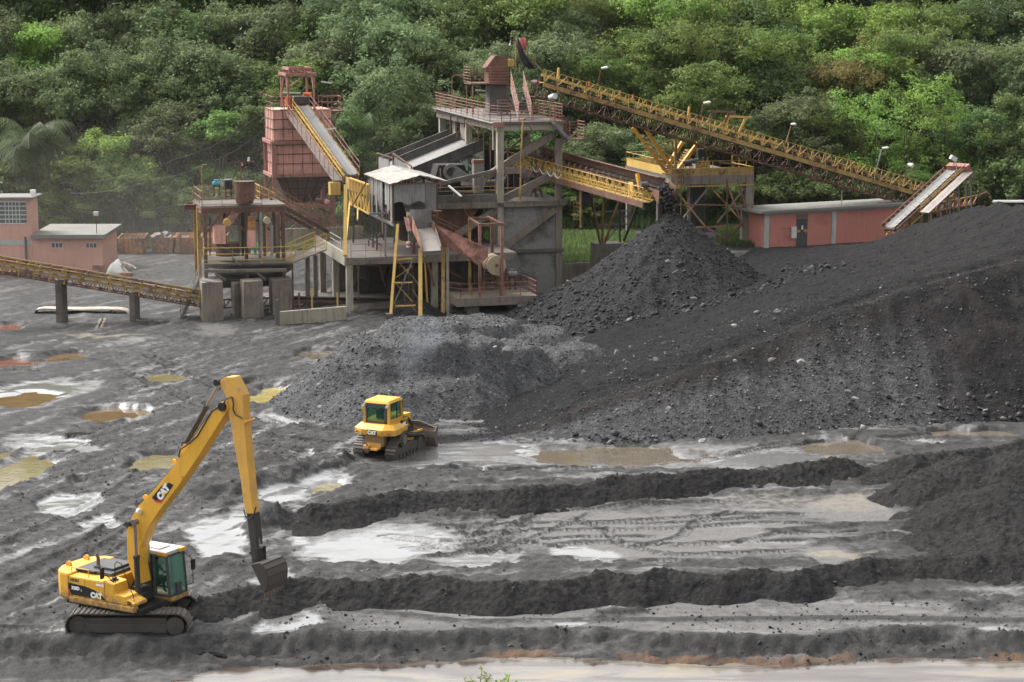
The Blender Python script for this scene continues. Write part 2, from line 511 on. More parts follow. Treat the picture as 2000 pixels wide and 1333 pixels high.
# plate with peeling mint paint over dark steel
t = NT('dark steel with peeling mint paint')
p = t.pos(); n = t.noise(p, 1.1, 8, 0.72, 0.4); n2 = t.noise(p, 6, 4)
c = t.mix(t.ramp(n, [(0.49, 0.0), (0.53, 1.0)]), t.ramp(n2, [(0.3, (0.04, 0.038, 0.036)), (0.7, (0.10, 0.095, 0.085))]), (0.38, 0.50, 0.38))
t.bsdf(c, 0.75); M['peeling'] = t.m

# brickwork covered with coal dust and white efflorescence
t = NT('dusty brick infill')
p = t.n('ShaderNodeTexCoord'); mp = t.n('ShaderNodeMapping'); mp.inputs['Rotation'].default_value = (math.pi / 2, 0, 0)
t.l(p.outputs['Object'], mp.inputs['Vector'])
br = t.n('ShaderNodeTexBrick'); br.inputs['Scale'].default_value = 3.2; br.inputs['Mortar Size'].default_value = 0.02
br.inputs['Color1'].default_value = (0.26, 0.25, 0.235, 1); br.inputs['Color2'].default_value = (0.19, 0.185, 0.175, 1); br.inputs['Mortar'].default_value = (0.34, 0.33, 0.31, 1)
t.l(mp.outputs['Vector'], br.inputs['Vector'])
q = t.pos(); n = t.noise(q, 0.55, 6, 0.6); n2 = t.noise(q, 2.2, 5)
c = t.mix(t.ramp(n, [(0.47, 0.0), (0.64, 0.85)]), br.outputs['Color'], (0.04, 0.038, 0.038))
c = t.mix(t.ramp(n2, [(0.6, 0.0), (0.75, 0.5)]), c, (0.38, 0.37, 0.33))
c = t.mix(t.ramp(t.noise(q, 0.8, 4), [(0.69, 0.0), (0.72, 0.9)]), c, (0.30, 0.08, 0.05))
t.bsdf(c, 0.9, normal=t.bump(br.outputs['Fac'], 0.01, 0.4)); M['brick'] = t.m

# foliage
def leaf_mat(name, dark, light, tr=0.46):
    t = NT(name)
    oi = t.n('ShaderNodeObjectInfo'); geo = t.n('ShaderNodeNewGeometry')
    n = t.noise(t.pos(), 0.45, 3, 0.5); a = t.attr('tone')
    f = t.math('ADD', t.math('MULTIPLY', a, 0.55), t.math('MULTIPLY', n, 0.45))
    c = t.mix(t.ramp(f, [(0.25, 0.0), (0.75, 1.0)]), dark, light)
    hsv = t.n('ShaderNodeHueSaturation')
    t.l(c, hsv.inputs['Color'])
    t.l(t.math('ADD', 0.475, t.math('MULTIPLY', oi.outputs['Random'], 0.05)), hsv.inputs['Hue'])
    t.l(t.math('ADD', 1.2, t.math('MULTIPLY', oi.outputs['Random'], 0.75)), hsv.inputs['Value'])
    b = t.bsdf(hsv.outputs['Color'], 0.6, spec=0.22)
    tl = t.n('ShaderNodeBsdfTranslucent'); t.l(hsv.outputs['Color'], tl.inputs['Color'])
    mx = t.n('ShaderNodeMixShader'); mx.inputs[0].default_value = tr
    t.l(b.outputs[0], mx.inputs[1]); t.l(tl.outputs[0], mx.inputs[2]); t.l(mx.outputs[0], t.out.inputs['Surface'])
    return t.m
M['leaf_dark'] = leaf_mat('dark green foliage', (0.045, 0.07, 0.024), (0.125, 0.175, 0.06))
M['leaf_grey'] = leaf_mat('grey green foliage', (0.056, 0.08, 0.035), (0.15, 0.19, 0.085))
M['leaf_mid'] = leaf_mat('mid green foliage', (0.055, 0.09, 0.022), (0.155, 0.22, 0.058))
M['leaf_bright'] = leaf_mat('bright yellow green foliage', (0.07, 0.11, 0.025), (0.20, 0.27, 0.06))
M['leaf_ochre'] = leaf_mat('olive brown foliage', (0.085, 0.075, 0.025), (0.20, 0.17, 0.06))
M['grass'] = leaf_mat('grass', (0.05, 0.075, 0.024), (0.12, 0.165, 0.055))
M['bark'] = plain('grey brown bark', (0.085, 0.07, 0.055), 0.9, var=0.35, scale=2.0)

# ground: black mud, grey silt, wet films; masks are stains and water films with a shape of their own
t = NT('coal mud')
p = t.pos()
wet = t.attr('wet'); silt = t.attr('silt'); trm = t.attr('track'); trs = t.attr('along'); sand = t.attr('sand'); rustm = t.attr('rusty')
n1 = t.noise(p, 0.25, 6, 0.6); n2 = t.noise(p, 2.3, 7, 0.7); n3 = t.noise(p, 11.0, 5, 0.7); n4 = t.noise(t.pos((0.5, 3.0, 1)), 1.1, 5, 0.6)
dark = t.mix(t.ramp(n2, [(0.3, 0.0), (0.7, 1.0)]), (0.020, 0.0195, 0.0195), (0.056, 0.0545, 0.0535))
grey = t.mix(t.ramp(n3, [(0.3, 0.0), (0.7, 1.0)]), (0.095, 0.093, 0.091), (0.175, 0.17, 0.165))
sm = t.math('ADD', silt, t.math('MULTIPLY', t.math('SUBTRACT', n2, 0.5), 0.9))
c = t.mix(t.ramp(sm, [(0.22, 0.0), (0.66, 1.0)]), dark, grey)
c = t.mix(t.ramp(t.math('ADD', sand, t.math('MULTIPLY', t.math('SUBTRACT', n2, 0.5), 0.6)), [(0.35, 0.0), (0.8, 0.9)]), c, (0.27, 0.235, 0.17))
c = t.mix(t.ramp(t.math('ADD', rustm, t.math('MULTIPLY', t.math('SUBTRACT', n2, 0.5), 1.2)), [(0.4, 0.0), (0.9, 0.9)]), c, (0.125, 0.072, 0.042))
tooth = t.math('SINE', t.math('ADD', t.math('MULTIPLY', trs, 2 * math.pi / 0.26), t.math('MULTIPLY', n2, 7.0)))
tt = t.math('ADD', t.math('MULTIPLY', t.math('MULTIPLY', t.ramp(tooth, [(0.35, 0.0), (0.8, 0.8)]), t.ramp(n2, [(0.36, 0.1), (0.56, 1.0)])), trm), t.math('MULTIPLY', t.attr('edge'), t.ramp(n3, [(0.38, 0.0), (0.6, .9)])), True)
c = t.mix(t.math('MULTIPLY', tt, 0.95), c, (0.018, 0.0175, 0.0175))
wm = t.math('ADD', wet, t.math('MULTIPLY', t.math('SUBTRACT', n4, 0.5), 0.7))
wm = t.math('ADD', wm, t.math('MULTIPLY', t.math('SUBTRACT', n2, 0.5), 0.45))
wf = t.math('MULTIPLY', t.ramp(wm, [(0.30, 0.0), (0.70, 1.0)]), t.math('SUBTRACT', 1.0, t.math('MULTIPLY', tt, 0.8)))
c = t.mix(t.math('MULTIPLY', wf, 0.6), c, (0.17, 0.166, 0.16))
hgt = t.math('ADD', t.math('MULTIPLY', n2, 0.10), t.math('ADD', t.math('MULTIPLY', n3, 0.035), t.math('MULTIPLY', tt, -0.05)))
st = t.math('SUBTRACT', 1.0, t.math('MULTIPLY', wf, 0.965))
nb = t.bump(hgt, 1.0, st)
c = t.mix(t.attr('litter'), c, t.mix(n2, (0.008, 0.012, 0.005), (0.028, 0.036, 0.014)))
rg = t.math('SUBTRACT', t.math('ADD', 0.52, t.math('MULTIPLY', n3, 0.3)), t.math('MULTIPLY', wf, 0.46), True)
bb = t.bsdf(c, rg, normal=nb, spec=t.math('MULTIPLY', t.math('SUBTRACT', 1.0, t.attr('litter')), t.math('ADD', 0.18, t.math('MULTIPLY', wf, 0.75))))
t.l(t.math('MULTIPLY', wf, 0.95), bb.inputs['Coat Weight']); bb.inputs['Coat Roughness'].default_value = 0.07; t.l(nb, bb.inputs['Coat Normal'])
M['mud'] = t.m

def coal(name, d, l, cell=2.2, pale=0.5, brown=0.0):
    t = NT(name)
    p = t.pos()
    v = t.n('ShaderNodeTexVoronoi'); v.inputs['Scale'].default_value = cell; t.l(p, v.inputs['Vector'])
    v2 = t.n('ShaderNodeTexVoronoi'); v2.inputs['Scale'].default_value = cell * 3.1; t.l(p, v2.inputs['Vector'])
    sp = t.n('ShaderNodeSeparateColor'); t.l(v2.outputs['Color'], sp.inputs[0])
    n1 = t.noise(p, 0.22, 5, 0.6); n2 = t.noise(p, 3.0, 7, 0.7); n3 = t.noise(t.pos((1, 1, 0.4), (0, 0, 0.5)), 0.6, 5, 0.6)
    c = t.mix(t.ramp(n2, [(0.3, 0.0), (0.72, 1.0)]), d, l)
    c = t.mix(t.math('MULTIPLY', t.attr('pale'), 0.75), c, t.mix(t.ramp(n2, [(0.3, 0.0), (0.72, 1.0)]), (0.044, 0.0445, 0.046), (0.125, 0.126, 0.129)))
    c = t.mix(t.math('MULTIPLY', t.ramp(sp.outputs[0], [(0.8, 0.0), (0.98, 1.0)]), t.math('MULTIPLY', t.attr('pale'), pale)), c, (0.14, 0.138, 0.135))
    bn = t.math('MULTIPLY', t.ramp(n3, [(0.42, 0.0), (0.6, 1.0)]), t.attr('brown'))
    c = t.mix(t.math('MULTIPLY', bn, 0.75), c, (0.033, 0.0275, 0.0265))
    h = t.math('ADD', t.math('MULTIPLY', n2, 0.16), t.math('ADD', t.math('MULTIPLY', v.outputs['Distance'], 0.07), t.math('MULTIPLY', v2.outputs['Distance'], 0.06)))
    t.bsdf(c, t.math('ADD', 0.62, t.math('MULTIPLY', sp.outputs[1], 0.3)), normal=t.bump(h, 1.0, 0.9), spec=0.035)
    return t.m
M['coal'] = coal('black coal fines', (0.006, 0.0059, 0.0062), (0.0165, 0.0161, 0.0163))
M['gravel_coal'] = coal('grey coal gravel', (0.03, 0.0305, 0.032), (0.078, 0.0785, 0.081), 3.0, 0.9)
M['clod'] = coal('black mud clods', (0.008, 0.0078, 0.0075), (0.025, 0.0238, 0.0228), 1.6, 0.15)
M['leaf_palm'] = leaf_mat('dull palm foliage', (0.035, 0.055, 0.022), (0.085, 0.12, 0.05))
def rockmat(name, d, l):
    t = NT(name)
    n = t.noise(t.pos(), 5, 5, 0.6)
    f = t.math('ADD', t.attr('tone'), t.math('MULTIPLY', t.math('SUBTRACT', n, 0.5), 0.3))
    t.bsdf(t.mix(f, d, l), 0.7, spec=0.15)
    return t.m
M['rocks'] = rockmat('loose stones', (0.014, 0.014, 0.015), (0.26, 0.255, 0.245))
M['boulder'] = weathered('grey rock', (0.085, 0.085, 0.087), 0.1, 0.3, 0.8, rustcol=(0.09, 0.085, 0.08), streak=0.0, scale=2, bump=0.04)
M['boulder_pale'] = weathered('pale rock', (0.25, 0.246, 0.236), 0.1, 0.05, 0.8, rustcol=(0.3, 0.28, 0.25), streak=0.0, scale=2, bump=0.04)
def water(name, col, rough=0.04):
    t = NT(name)
    p = t.pos((1, 2.2, 1))
    n = t.noise(p, 0.7, 5, 0.6); n2 = t.noise(t.pos((1, 1.6, 1)), 3.5, 3, 0.5)
    c = t.mix(t.ramp(n, [(0.3, 0.0), (0.75, 1.0)]), tuple(x * 0.75 for x in col), tuple(min(1, x * 1.25) for x in col))
    t.bsdf(c, rough, normal=t.bump(n2, 0.004), spec=0.5)
    return t.m
M['water_brown'] = water('brown puddle water', (0.135, 0.085, 0.042))
M['water_olive'] = water('olive puddle water', (0.16, 0.13, 0.06))
M['water_yellow'] = water('yellow green puddle water', (0.32, 0.27, 0.10))
M['water_red'] = water('red brown puddle water', (0.16, 0.065, 0.045))
M['water_grey'] = water('grey brown puddle water', (0.12, 0.10, 0.075))
# silty pond at the foot of the bank
t = NT('pond with pale silt')
p = t.pos((0.35, 1.6, 1)); n = t.noise(p, 0.55, 7, 0.62, 0.6); n2 = t.noise(p, 1.9, 6, 0.6)
c = t.ramp(n, [(0.34, (0.04, 0.026, 0.02)), (0.45, (0.085, 0.066, 0.052)), (0.54, (0.15, 0.135, 0.115)), (0.66, (0.22, 0.175, 0.11))])
t.bsdf(c, t.ramp(n, [(0.40, 0.04), (0.55, 0.22)]), normal=t.bump(n2, 0.006), spec=0.6, **{'Coat Weight': 0.45, 'Coat Roughness': 0.05})
M['pond'] = t.m
# ------------------------------------------------------------------ terrain
def gl(pts, z=0.0): return [G(u, v, z) for u, v in pts]
# front bank: the mud bench ends here and drops to the pond
BANK = gl([(-300, 1280), (0, 1252), (150, 1252), (300, 1260), (420, 1246), (520, 1244), (700, 1240), (900, 1236), (1100, 1228), (1300, 1240), (1500, 1246), (1700, 1233), (1850, 1228), (2000, 1240), (2300, 1248)])
BX = np.array([p.x for p in BANK]); BY = np.array([p.y for p in BANK])
PUD = [  # u, v, half width and height in the photograph, water
    (225, 811, 64, 18, 'water_brown', 'brown puddle behind the excavator boom'), (38, 918, 60, 38, 'water_olive', ''), (535, 776, 66, 19, 'water_yellow', ''),
    (310, 903, 55, 19, 'water_olive', ''), (12, 641, 38, 10, 'water_red', ''), (25, 711, 55, 15, 'water_red', ''), (120, 699, 48, 11, 'water_brown', ''),
    (50, 779, 58, 17, 'water_brown', ''), (640, 692, 52, 11, 'water_grey', ''), (1200, 889, 190, 21, 'water_grey', ''), (1640, 873, 95, 17, 'water_grey', ''),
    (1890, 846, 130, 9, 'water_grey', ''), (640, 951, 38, 13, 'water_olive', ''), (925, 915, 40, 8, 'water_brown', ''), (325, 737, 48, 11, 'water_olive', ''),
    (5, 887, 22, 20, 'water_olive', ''), (490, 748, 22, 7, 'water_brown', ''), (308, 634, 20, 4, 'water_brown', ''), (235, 700, 16, 5, 'water_brown', ''), (160, 943, 22, 8, 'water_grey', '')]
WET = [  # wet films that mirror the sky
    (1300, 1040, 480, 56, .34), (760, 1060, 180, 44, .72), (1500, 1180, 600, 12, .5), (1200, 895, 500, 34, .5), (330, 980, 120, 30, .4), (480, 1000, 60, 30, .6), (60, 860, 90, 24, .5), (90, 1010, 120, 22, .4), (480, 1180, 120, 20, .4), (700, 1215, 200, 16, .35),
    (430, 1050, 80, 55, .9), (600, 1055, 60, 25, .7), (700, 1085, 150, 34, 1.0), (560, 960, 60, 24, .9), (640, 940, 70, 22, .7), (880, 880, 260, 26, .8), (620, 1020, 60, 25, .6), (540, 1130, 60, 25, .6),
    (780, 905, 150, 20, .6), (130, 985, 60, 22, .8), (190, 1020, 50, 18, .8), (100, 870, 90, 26, .8), (150, 880, 70, 12, .6), (60, 770, 110, 36, .9), (170, 760, 60, 22, .6), (20, 940, 80, 40, .5),
    (555, 820, 70, 16, .7), (560, 890, 60, 14, .6), (400, 760, 60, 16, .3), (560, 1220, 75, 28, .85), (440, 1200, 60, 16, .5), (1140, 1080, 90, 16, .9), (1040, 1035, 50, 18, .3), (1450, 1075, 160, 24, .45), (1250, 1100, 160, 16, .5),
    (1150, 1179, 110, 7, .9), (1330, 1181, 60, 5, .7), (1140, 1219, 70, 8, .75), (1910, 1227, 110, 9, .7), (1500, 895, 190, 20, .8), (1790, 865, 60, 14, .8), (300, 725, 80, 18, .5), (640, 700, 80, 18, .5), (50, 680, 60, 14, .5), (130, 650, 60, 12, .3), (330, 690, 60, 12, .3),
    (780, 1012, 40, 10, .4), (350, 905, 70, 24, .4), (430, 860, 50, 30, .4), (20, 1120, 60, 16, .3), (860, 1050, 100, 20, .5), (930, 1095, 140, 16, .6)]
SILT = [(1250, 1042, 520, 62, .85), (720, 1060, 220, 50, .7), (1300, 1200, 900, 46, .70), (1250, 890, 540, 34, .65), (250, 1000, 300, 120, .3), (250, 760, 330, 130, .25), (600, 870, 200, 60, .25), (1500, 1010, 260, 50, .55), (1300, 1050, 420, 60, .45), (1000, 1060, 250, 50, .45), (1650, 1000, 120, 40, .8), (1620, 1085, 90, 24, .8), (1300, 1200, 800, 32, .42), (300, 1200, 60, 20, .3), (200, 960, 60, 20, .35), (460, 870, 60, 20, .35), (600, 800, 80, 30, .35),
        (700, 660, 160, 40, .15), (300, 700, 300, 60, .30), (420, 640, 60, 26, .6), (120, 610, 260, 50, .30), (150, 1130, 200, 60, .15), (360, 1250, 120, 16, .35), (60, 1230, 100, 20, .4), (250, 540, 250, 60, .35), (120, 800, 220, 60, .2), (1050, 1010, 200, 20, .2), (260, 960, 160, 70, .25), (120, 1070, 160, 60, .2)]
SAND = [(1650, 985, 130, 22, .5), (1640, 1085, 110, 12, .6), (1500, 985, 180, 20, .4), (430, 628, 70, 12, .2), (200, 660, 110, 4, .6), (700, 650, 60, 12, .3)]
RUSTY = [(850, 1276, 350, 4, .5), (1400, 1284, 260, 5, .8), (1150, 1280, 200, 4, .7), (1700, 1275, 300, 4, .4), (60, 775, 70, 20, .5), (1950, 1085, 40, 14, .4), (200, 1320, 120, 12, .5), (900, 1025, 60, 10, .25)]
TRK = [  # tracks with cleat prints: pixel polylines and width in metres
    ([(840, 1012), (1000, 1008), (1200, 992), (1480, 979)], .5), ([(830, 1030), (1000, 1024), (1200, 1022), (1420, 1008), (1600, 1006)], .45), ([(860, 1046), (1050, 1038), (1300, 1034), (1500, 1022), (1640, 1028)], .5), ([(1010, 1085), (985, 1060), (1000, 1030), (1060, 1002)], .5), ([(880, 1000), (900, 1030), (980, 1058), (1120, 1072)], .5), ([(760, 1050), (860, 1062), (930, 1048), (975, 1020), (990, 1000)], .5), ([(1240, 1070), (1330, 1050), (1360, 1020), (1440, 1000)], .45),
    ([(800, 1076), (930, 1066), (1010, 1036), (1040, 1004)], .5), ([(820, 1092), (960, 1078), (1010, 1050), (1050, 1002)], .5), ([(930, 1004), (905, 1036), (950, 1064), (1010, 1080)], .5),
    ([(1060, 1068), (1180, 1060), (1330, 1066), (1500, 1058), (1780, 1056)], .5), ([(1280, 1086), (1420, 1082), (1560, 1076)], .5), ([(1060, 1092), (1200, 1098), (1420, 1096)], .5), ([(870, 1056), (1000, 1060), (1140, 1050), (1300, 1048)], .4), ([(1100, 1010), (1180, 1034), (1210, 1064), (1300, 1084)], .4), ([(940, 1084), (1010, 1066), (1100, 1030), (1160, 1002)], .4), ([(1420, 1064), (1520, 1044), (1700, 1040)], .4), ([(1100, 1022), (1300, 1024), (1520, 1012)], .4), ([(820, 1062), (900, 1074), (1010, 1088)], .4),
    ([(690, 893), (600, 884), (480, 874), (380, 872)], .6), ([(770, 900), (660, 906), (540, 898), (400, 890)], .6), ([(480, 850), (560, 862), (690, 872)], .5), ([(520, 812), (600, 838), (690, 850)], .5),
    ([(1000, 905), (1200, 915), (1400, 893), (1560, 862)], .6), ([(820, 920), (1000, 925), (1200, 912)], .5), ([(1700, 862), (1800, 858), (1900, 852)], .6), ([(1350, 905), (1480, 880), (1640, 858)], .6),
    ([(0, 1185), (130, 1120), (260, 1040), (380, 960)], .6), ([(0, 1150), (140, 1085), (270, 1000), (420, 905)], .6), ([(0, 1080), (120, 1020), (250, 950), (330, 880)], .6), ([(40, 1205), (180, 1120), (300, 1040)], .6),
    ([(0, 900), (100, 860), (200, 850)], .5), ([(140, 1235), (60, 1235), (-40, 1240)], .8), ([(270, 690), (420, 760), (560, 800)], .6), ([(180, 700), (330, 770), (470, 830)], .6)]
def eblob(x, y, u, v, hu, hv, soft=1.0):
    c = G(u, v); rx = (G(u + hu, v) - c).x; ry = abs(G(u, v - hv).y - G(u, v + hv).y) / 2
    return np.sqrt(((x - c.x) / rx) ** 2 + ((y - c.y) / ry) ** 2)
def plain_h(x, y):
    """large shapes: yard level, terrace, hillside, bank"""
    h = np.zeros_like(x)
    h = h + 1.5 * sstep(160.6, 160.9, y - (x - 3) * 0.286) * sstep(2.6, 3.0, x)
    hill = np.maximum(0, y - 192)
    h = h + np.minimum(0.22 * hill * sstep(0, 12, hill), 11 + 0.02 * hill)
    yb = np.interp(x, BX, BY)
    d = yb - y + 0.25 * fbm(x * 0.6, y * 0.6, 5, 3) + .3 * fbm(x * .2, y * .2, 8, 2)
    h = h - 0.46 * sstep(-0.15, 0.75, d) - 0.55 * sstep(0.9, 5.5, d) * sstep(-12, -16, x) - 0.50 * sstep(0.7, 2.8, d) + 0.36 * sstep(-6.5, -9.5, x) * sstep(0.8, 2.5, d)
    return h, d
def ground_h(x, y, full=False):
    h, d = plain_h(x, y)
    yard = sstep(0.8, -0.3, d) * sstep(190, 170, y)
    wet = np.zeros_like(x); silt = np.zeros_like(x); sand = np.zeros_like(x); rusty = np.zeros_like(x)
    xw = x + 1.7 * fbm(x * 0.22, y * 0.22, 11, 5, 0.65); yw = y + 2.6 * fbm(x * 0.22, y * 0.22, 13, 5, 0.65)
    for L, arr in ((WET, wet), (SILT, silt), (SAND, sand), (RUSTY, rusty)):
        for u, v, hu, hv, a in L:
            e = eblob(xw, yw, u, v, hu, hv)
            np.maximum(arr, a * sstep(1.25, 0.45, e), out=arr)
    # ruts run away from the camera on the left, along the bench on the right
    ca, sa = math.cos(R(64)), math.sin(R(64))
    xr, yr = x * ca + y * sa, -x * sa + y * ca
    left = sstep(-3, -9, x) * sstep(70, 74, y)
    rutL = ridged(xr * 0.10, yr * 0.75, 21, 3); rutR = ridged(x * 0.09, y * 0.62, 23, 3)
    rut = rutL * left + rutR * (1 - left)
    rough = fbm(x * 0.9, y * 0.9, 31, 5, 0.6)
    big = fbm(x * 0.12, y * 0.12, 37, 3)
    film = sstep(0.30, 0.62, wet + 0.35 * fbm(xr * 0.35, yr * 1.3, 41, 4) * left + 0.35 * fbm(x * 0.3, y * 1.2, 43, 4) * (1 - left))
    amp = (0.20 + 0.12 * fbm(x * 0.08, y * 0.08, 47, 2)) * (1 - 0.86 * film) * (1 - 0.7 * sstep(0.2, 0.6, silt))
    clod = np.abs(perlin(x * 2.3, y * 2.3, 33)) + 0.6 * np.abs(perlin(x * 4.7, y * 4.7, 35))
    bench = sstep(-0.2, .3, d + 3.6) * sstep(-8, -5, x); silt = np.maximum(silt, .62 * bench * (1 - sstep(-.5, 0, d)))
    amp = amp * (1 - .6 * bench)
    micro = amp * (0.55 * rut + 0.9 * rough + 0.35) + 0.06 * big + 0.12 * clod * (1 - film) * (1 - sstep(.2, .5, silt))
    micro = np.maximum(micro, -0.02 + 0.02 * rough)
    # low black ridges of scraped mud
    for pts, H, W in (([(390, 975), (470, 958), (560, 935), (650, 905)], .55, 1.6), ([(400, 925), (500, 905), (560, 893)], .3, 1.2), ([(640, 1018), (560, 1020), (500, 1032)], .35, 1.2), ([(440, 1105), (400, 1120)], .4, 1.4), ([(520, 1030), (556, 1024)], .6, 1.1), ([(600, 1180), (900, 1215), (1300, 1212), (1600, 1208), (2000, 1214)], .10, .5), ([(1170, 1205), (1250, 1198)], .35, .5), ([(1880, 1192), (1925, 1188)], .4, .8), ([(1590, 1062), (1760, 1050)], .2, .6), ([(1500, 1040), (1780, 1024)], .2, .5)):
        q = gl(pts); dd, _, _ = seg_dist(x, y, q)
        k = sstep(1.0, 0.0, dd / W)
        micro = micro + H * k * (0.75 + 0.6 * rough)
        film = film * (1 - 0.9 * sstep(.15, .4, k)); silt = silt * (1 - k)
    h = h + micro * yard
    # bank face lumps
    bk = sstep(-0.6, 0.2, d) * sstep(2.2, 0.9, d)
    h = h + bk * (0.20 * ridged(x * 0.8, y * 0.8, 51, 4) + 0.20 * np.abs(perlin(x * 2.4, y * 2.4, 53)) + 0.14 * np.abs(perlin(x * 5.2, y * 5.2, 55)) - 0.16)
    h = h + (1 - yard) * sstep(1.5, 0.5, d) * 0.0
    face = sstep(-0.5, 0.1, d + .25 * rough) * sstep(1.9, 1.2, d)
    silt = np.maximum(silt * (1 - .85 * face), 0.5 * sstep(1.4, 3.0, d) * sstep(-12, -6, x)); film = film * (1 - face)
    rusty = np.maximum(rusty, .8 * sstep(.8, 1.1, d) * sstep(1.9, 1.4, d) * sstep(-7, 0, x) * sstep(-.3, .2, fbm(x * .25, y * .25, 91, 3)))
    h = h + sstep(1.0, 2.5, d) * (0.11 * fbm(x * 0.5, y * 1.1, 57, 4))
    c_ = G(485, 1326, -.70); h = h - 0.22 * sstep(2.0, 1.1, np.hypot((x - c_.x) / 1.0, (y - c_.y) * 1.5) + .5 * fbm(x * .8, y * .8, 63, 3))
    # puddle hollows
    inp = np.zeros_like(x)
    wob = 0.75 * fbm(x * 0.4, y * 0.25, 61, 5, 0.65)
    for u, v, hu, hv, *_ in PUD:
        e = eblob(x, y, u, v, hu, hv) + wob
        k = sstep(1.1, 0.8, e)
        h = h * (1 - k) - 0.15 * k
        inp = np.maximum(inp, sstep(1.6, 1.0, e))
    # track prints
    trm = np.zeros_like(x); trs = np.zeros_like(x); edge = np.zeros_like(x)
    for pts, W in TRK:
        q = gl(pts); dd, al, ix = seg_dist(x, y, q)
        k = sstep(W * 0.62, W * 0.40, dd) * sstep(0.02, 0.2, ix) * sstep(0.02, 0.2, len(pts) - 1 - ix)
        k = k * sstep(-0.75, -0.2, fbm(x * 0.3, y * 0.3, 71, 2) + 0.2)
        m = k > trm
        edge = np.maximum(edge, sstep(W * .36, W * .5, dd) * sstep(W * .74, W * .56, dd) * sstep(0.02, 0.2, ix) * sstep(0.02, 0.2, len(pts) - 1 - ix) * sstep(-.2, .2, fbm(al * 1.7, np.zeros_like(al) + W * 7, 73, 2) + .1))
        trs = np.where(m, al, trs); trm = np.maximum(trm, k)
        h = h - 0.07 * k + 0.09 * sstep(W * 0.45, W * 0.6, dd) * sstep(W * 0.85, W * 0.6, dd) * (0.5 + rough)
    if not full: return h
    wet = np.maximum(wet * (0.4 + 0.6 * film), 0.5 * inp * sstep(.40, .7, .5 + .5 * fbm(x * .5, y * .5, 77, 3)))
    base = 0.07 + 0.60 * sstep(-0.12, 0.42, fbm(xr * 0.13, yr * 0.9, 81, 6, .6) * left + fbm(x * 0.12, y * 0.8, 83, 6, .6) * (1 - left))
    wet = np.maximum(wet, base * yard * 0.62) * (1 - .9 * face)
    silt = np.maximum(silt * 0.9 + 0.25 * (base - .3), base * 0.8 * sstep(150, 135, y) + base * .95 * sstep(135, 150, y))
    forest = sstep(189, 194, y)
    silt = silt * (1 - forest)
    wet = wet * (1 - forest) * sstep(165, 140, y)
    return h, dict(wet=wet, silt=silt, sand=sand, rusty=rusty, track=trm, along=trs, edge=edge, litter=forest)

def axis(parts):
    out = []
    for a, b, s in parts:
        n = max(1, round((b - a) / s)); out += list(np.linspace(a, b, n, endpoint=False))
    return np.array(out + [parts[-1][1]])
GX = axis([(-1800, -400, 200), (-400, -90, 30), (-90, -42, 4), (-42, -24, 0.5), (-24, 27, 0.17), (27, 48, 0.5), (48, 90, 4), (90, 400, 30), (400, 1800, 200)])
GY = axis([(-300, 20, 40), (20, 60, 5), (60, 66, 0.6), (66, 110, 0.14), (110, 150, 0.24), (150, 192, 0.6), (192, 260, 2), (260, 500, 20), (500, 3500, 300)])
def grid_faces(ny, nx):
    i = np.arange(ny - 1)[:, None] * nx + np.arange(nx - 1)[None, :]
    return np.stack([i, i + 1, i + 1 + nx, i + nx], -1).reshape(-1, 4)
XX, YY = np.meshgrid(GX, GY)
HH, at = ground_h(XX, YY, True)
gr = mesh_np('ground', np.stack([XX, YY, HH], -1).reshape(-1, 3), grid_faces(len(GY), len(GX)), M['mud'], None, True, at)
tag(gr, 'wet black coal mud yard crossed by ruts and tracks', 'ground', kind='structure')
def ground_at(x, y): return float(ground_h(np.array([[float(x)]]), np.array([[float(y)]]))[0, 0])

# water
for i, (u, v, hu, hv, mt, _l) in enumerate(PUD):
    c = G(u, v); rx = (G(u + hu, v) - c).x * 1.3; ry = abs(G(u, v - hv).y - G(u, v + hv).y) / 2 * 1.3
    n = 40
    vs = [(c.x + rx * math.cos(2 * math.pi * k / n), c.y + ry * math.sin(2 * math.pi * k / n), -0.075 - 0.004 * i) for k in range(n)]
    o = mesh_np('puddle', vs, [tuple(range(n))], M[mt])
    tag(o, 'muddy puddle', 'puddle', kind='structure')
pz = -0.60
vs = []
o = mesh_np('pond', [(-13.5, 30, pz), (45, 30, pz), (45, 74, pz), (-13.5, 74, pz)], [(0, 1, 2, 3)], M['pond'])
tag(o, 'pale silty pond at the foot of the mud bank', 'pond', kind='structure')
o = mesh_np('puddle', [tuple(G(485, 1326, -0.70) + Vector((1.9 * math.cos(k * .3142), 1.25 * math.sin(k * .3142), 0))) for k in range(20)], [tuple(range(20))], M['water_red'])
tag(o, 'reddish brown puddle under the bank', 'puddle', kind='structure')

# ------------------------------------------------------------------ heaps and banks (each one a thing)
def heightfield(name, x0, x1, y0, y1, step, fun, mat, label, cat, group=None, attrs=None, cut=0.12, ystep=None):
    xs = np.arange(x0, x1 + step, step); ys = np.arange(y0, y1 + (ystep or step), ystep or step)
    X, Y = np.meshgrid(xs, ys)
    Z = fun(X, Y)
    g = plain_h(X, Y)[0]
    F = grid_faces(len(ys), len(xs))
    above = (Z > g - cut).ravel()
    keep = above[F].any(1)
    F = F[keep]
    used = np.zeros(X.size, bool); used[F.ravel()] = True
    remap = np.cumsum(used) - 1
    V = np.stack([X, Y, np.maximum(Z, g - 0.6)], -1).reshape(-1, 3)[used]
    at = {}
    if attrs:
        for k, f in attrs.items(): at[k] = f(X, Y).ravel()[used]
    o = mesh_np(name, V, remap[F], mat, None, True, at)
    return tag(o, label, cat, group)

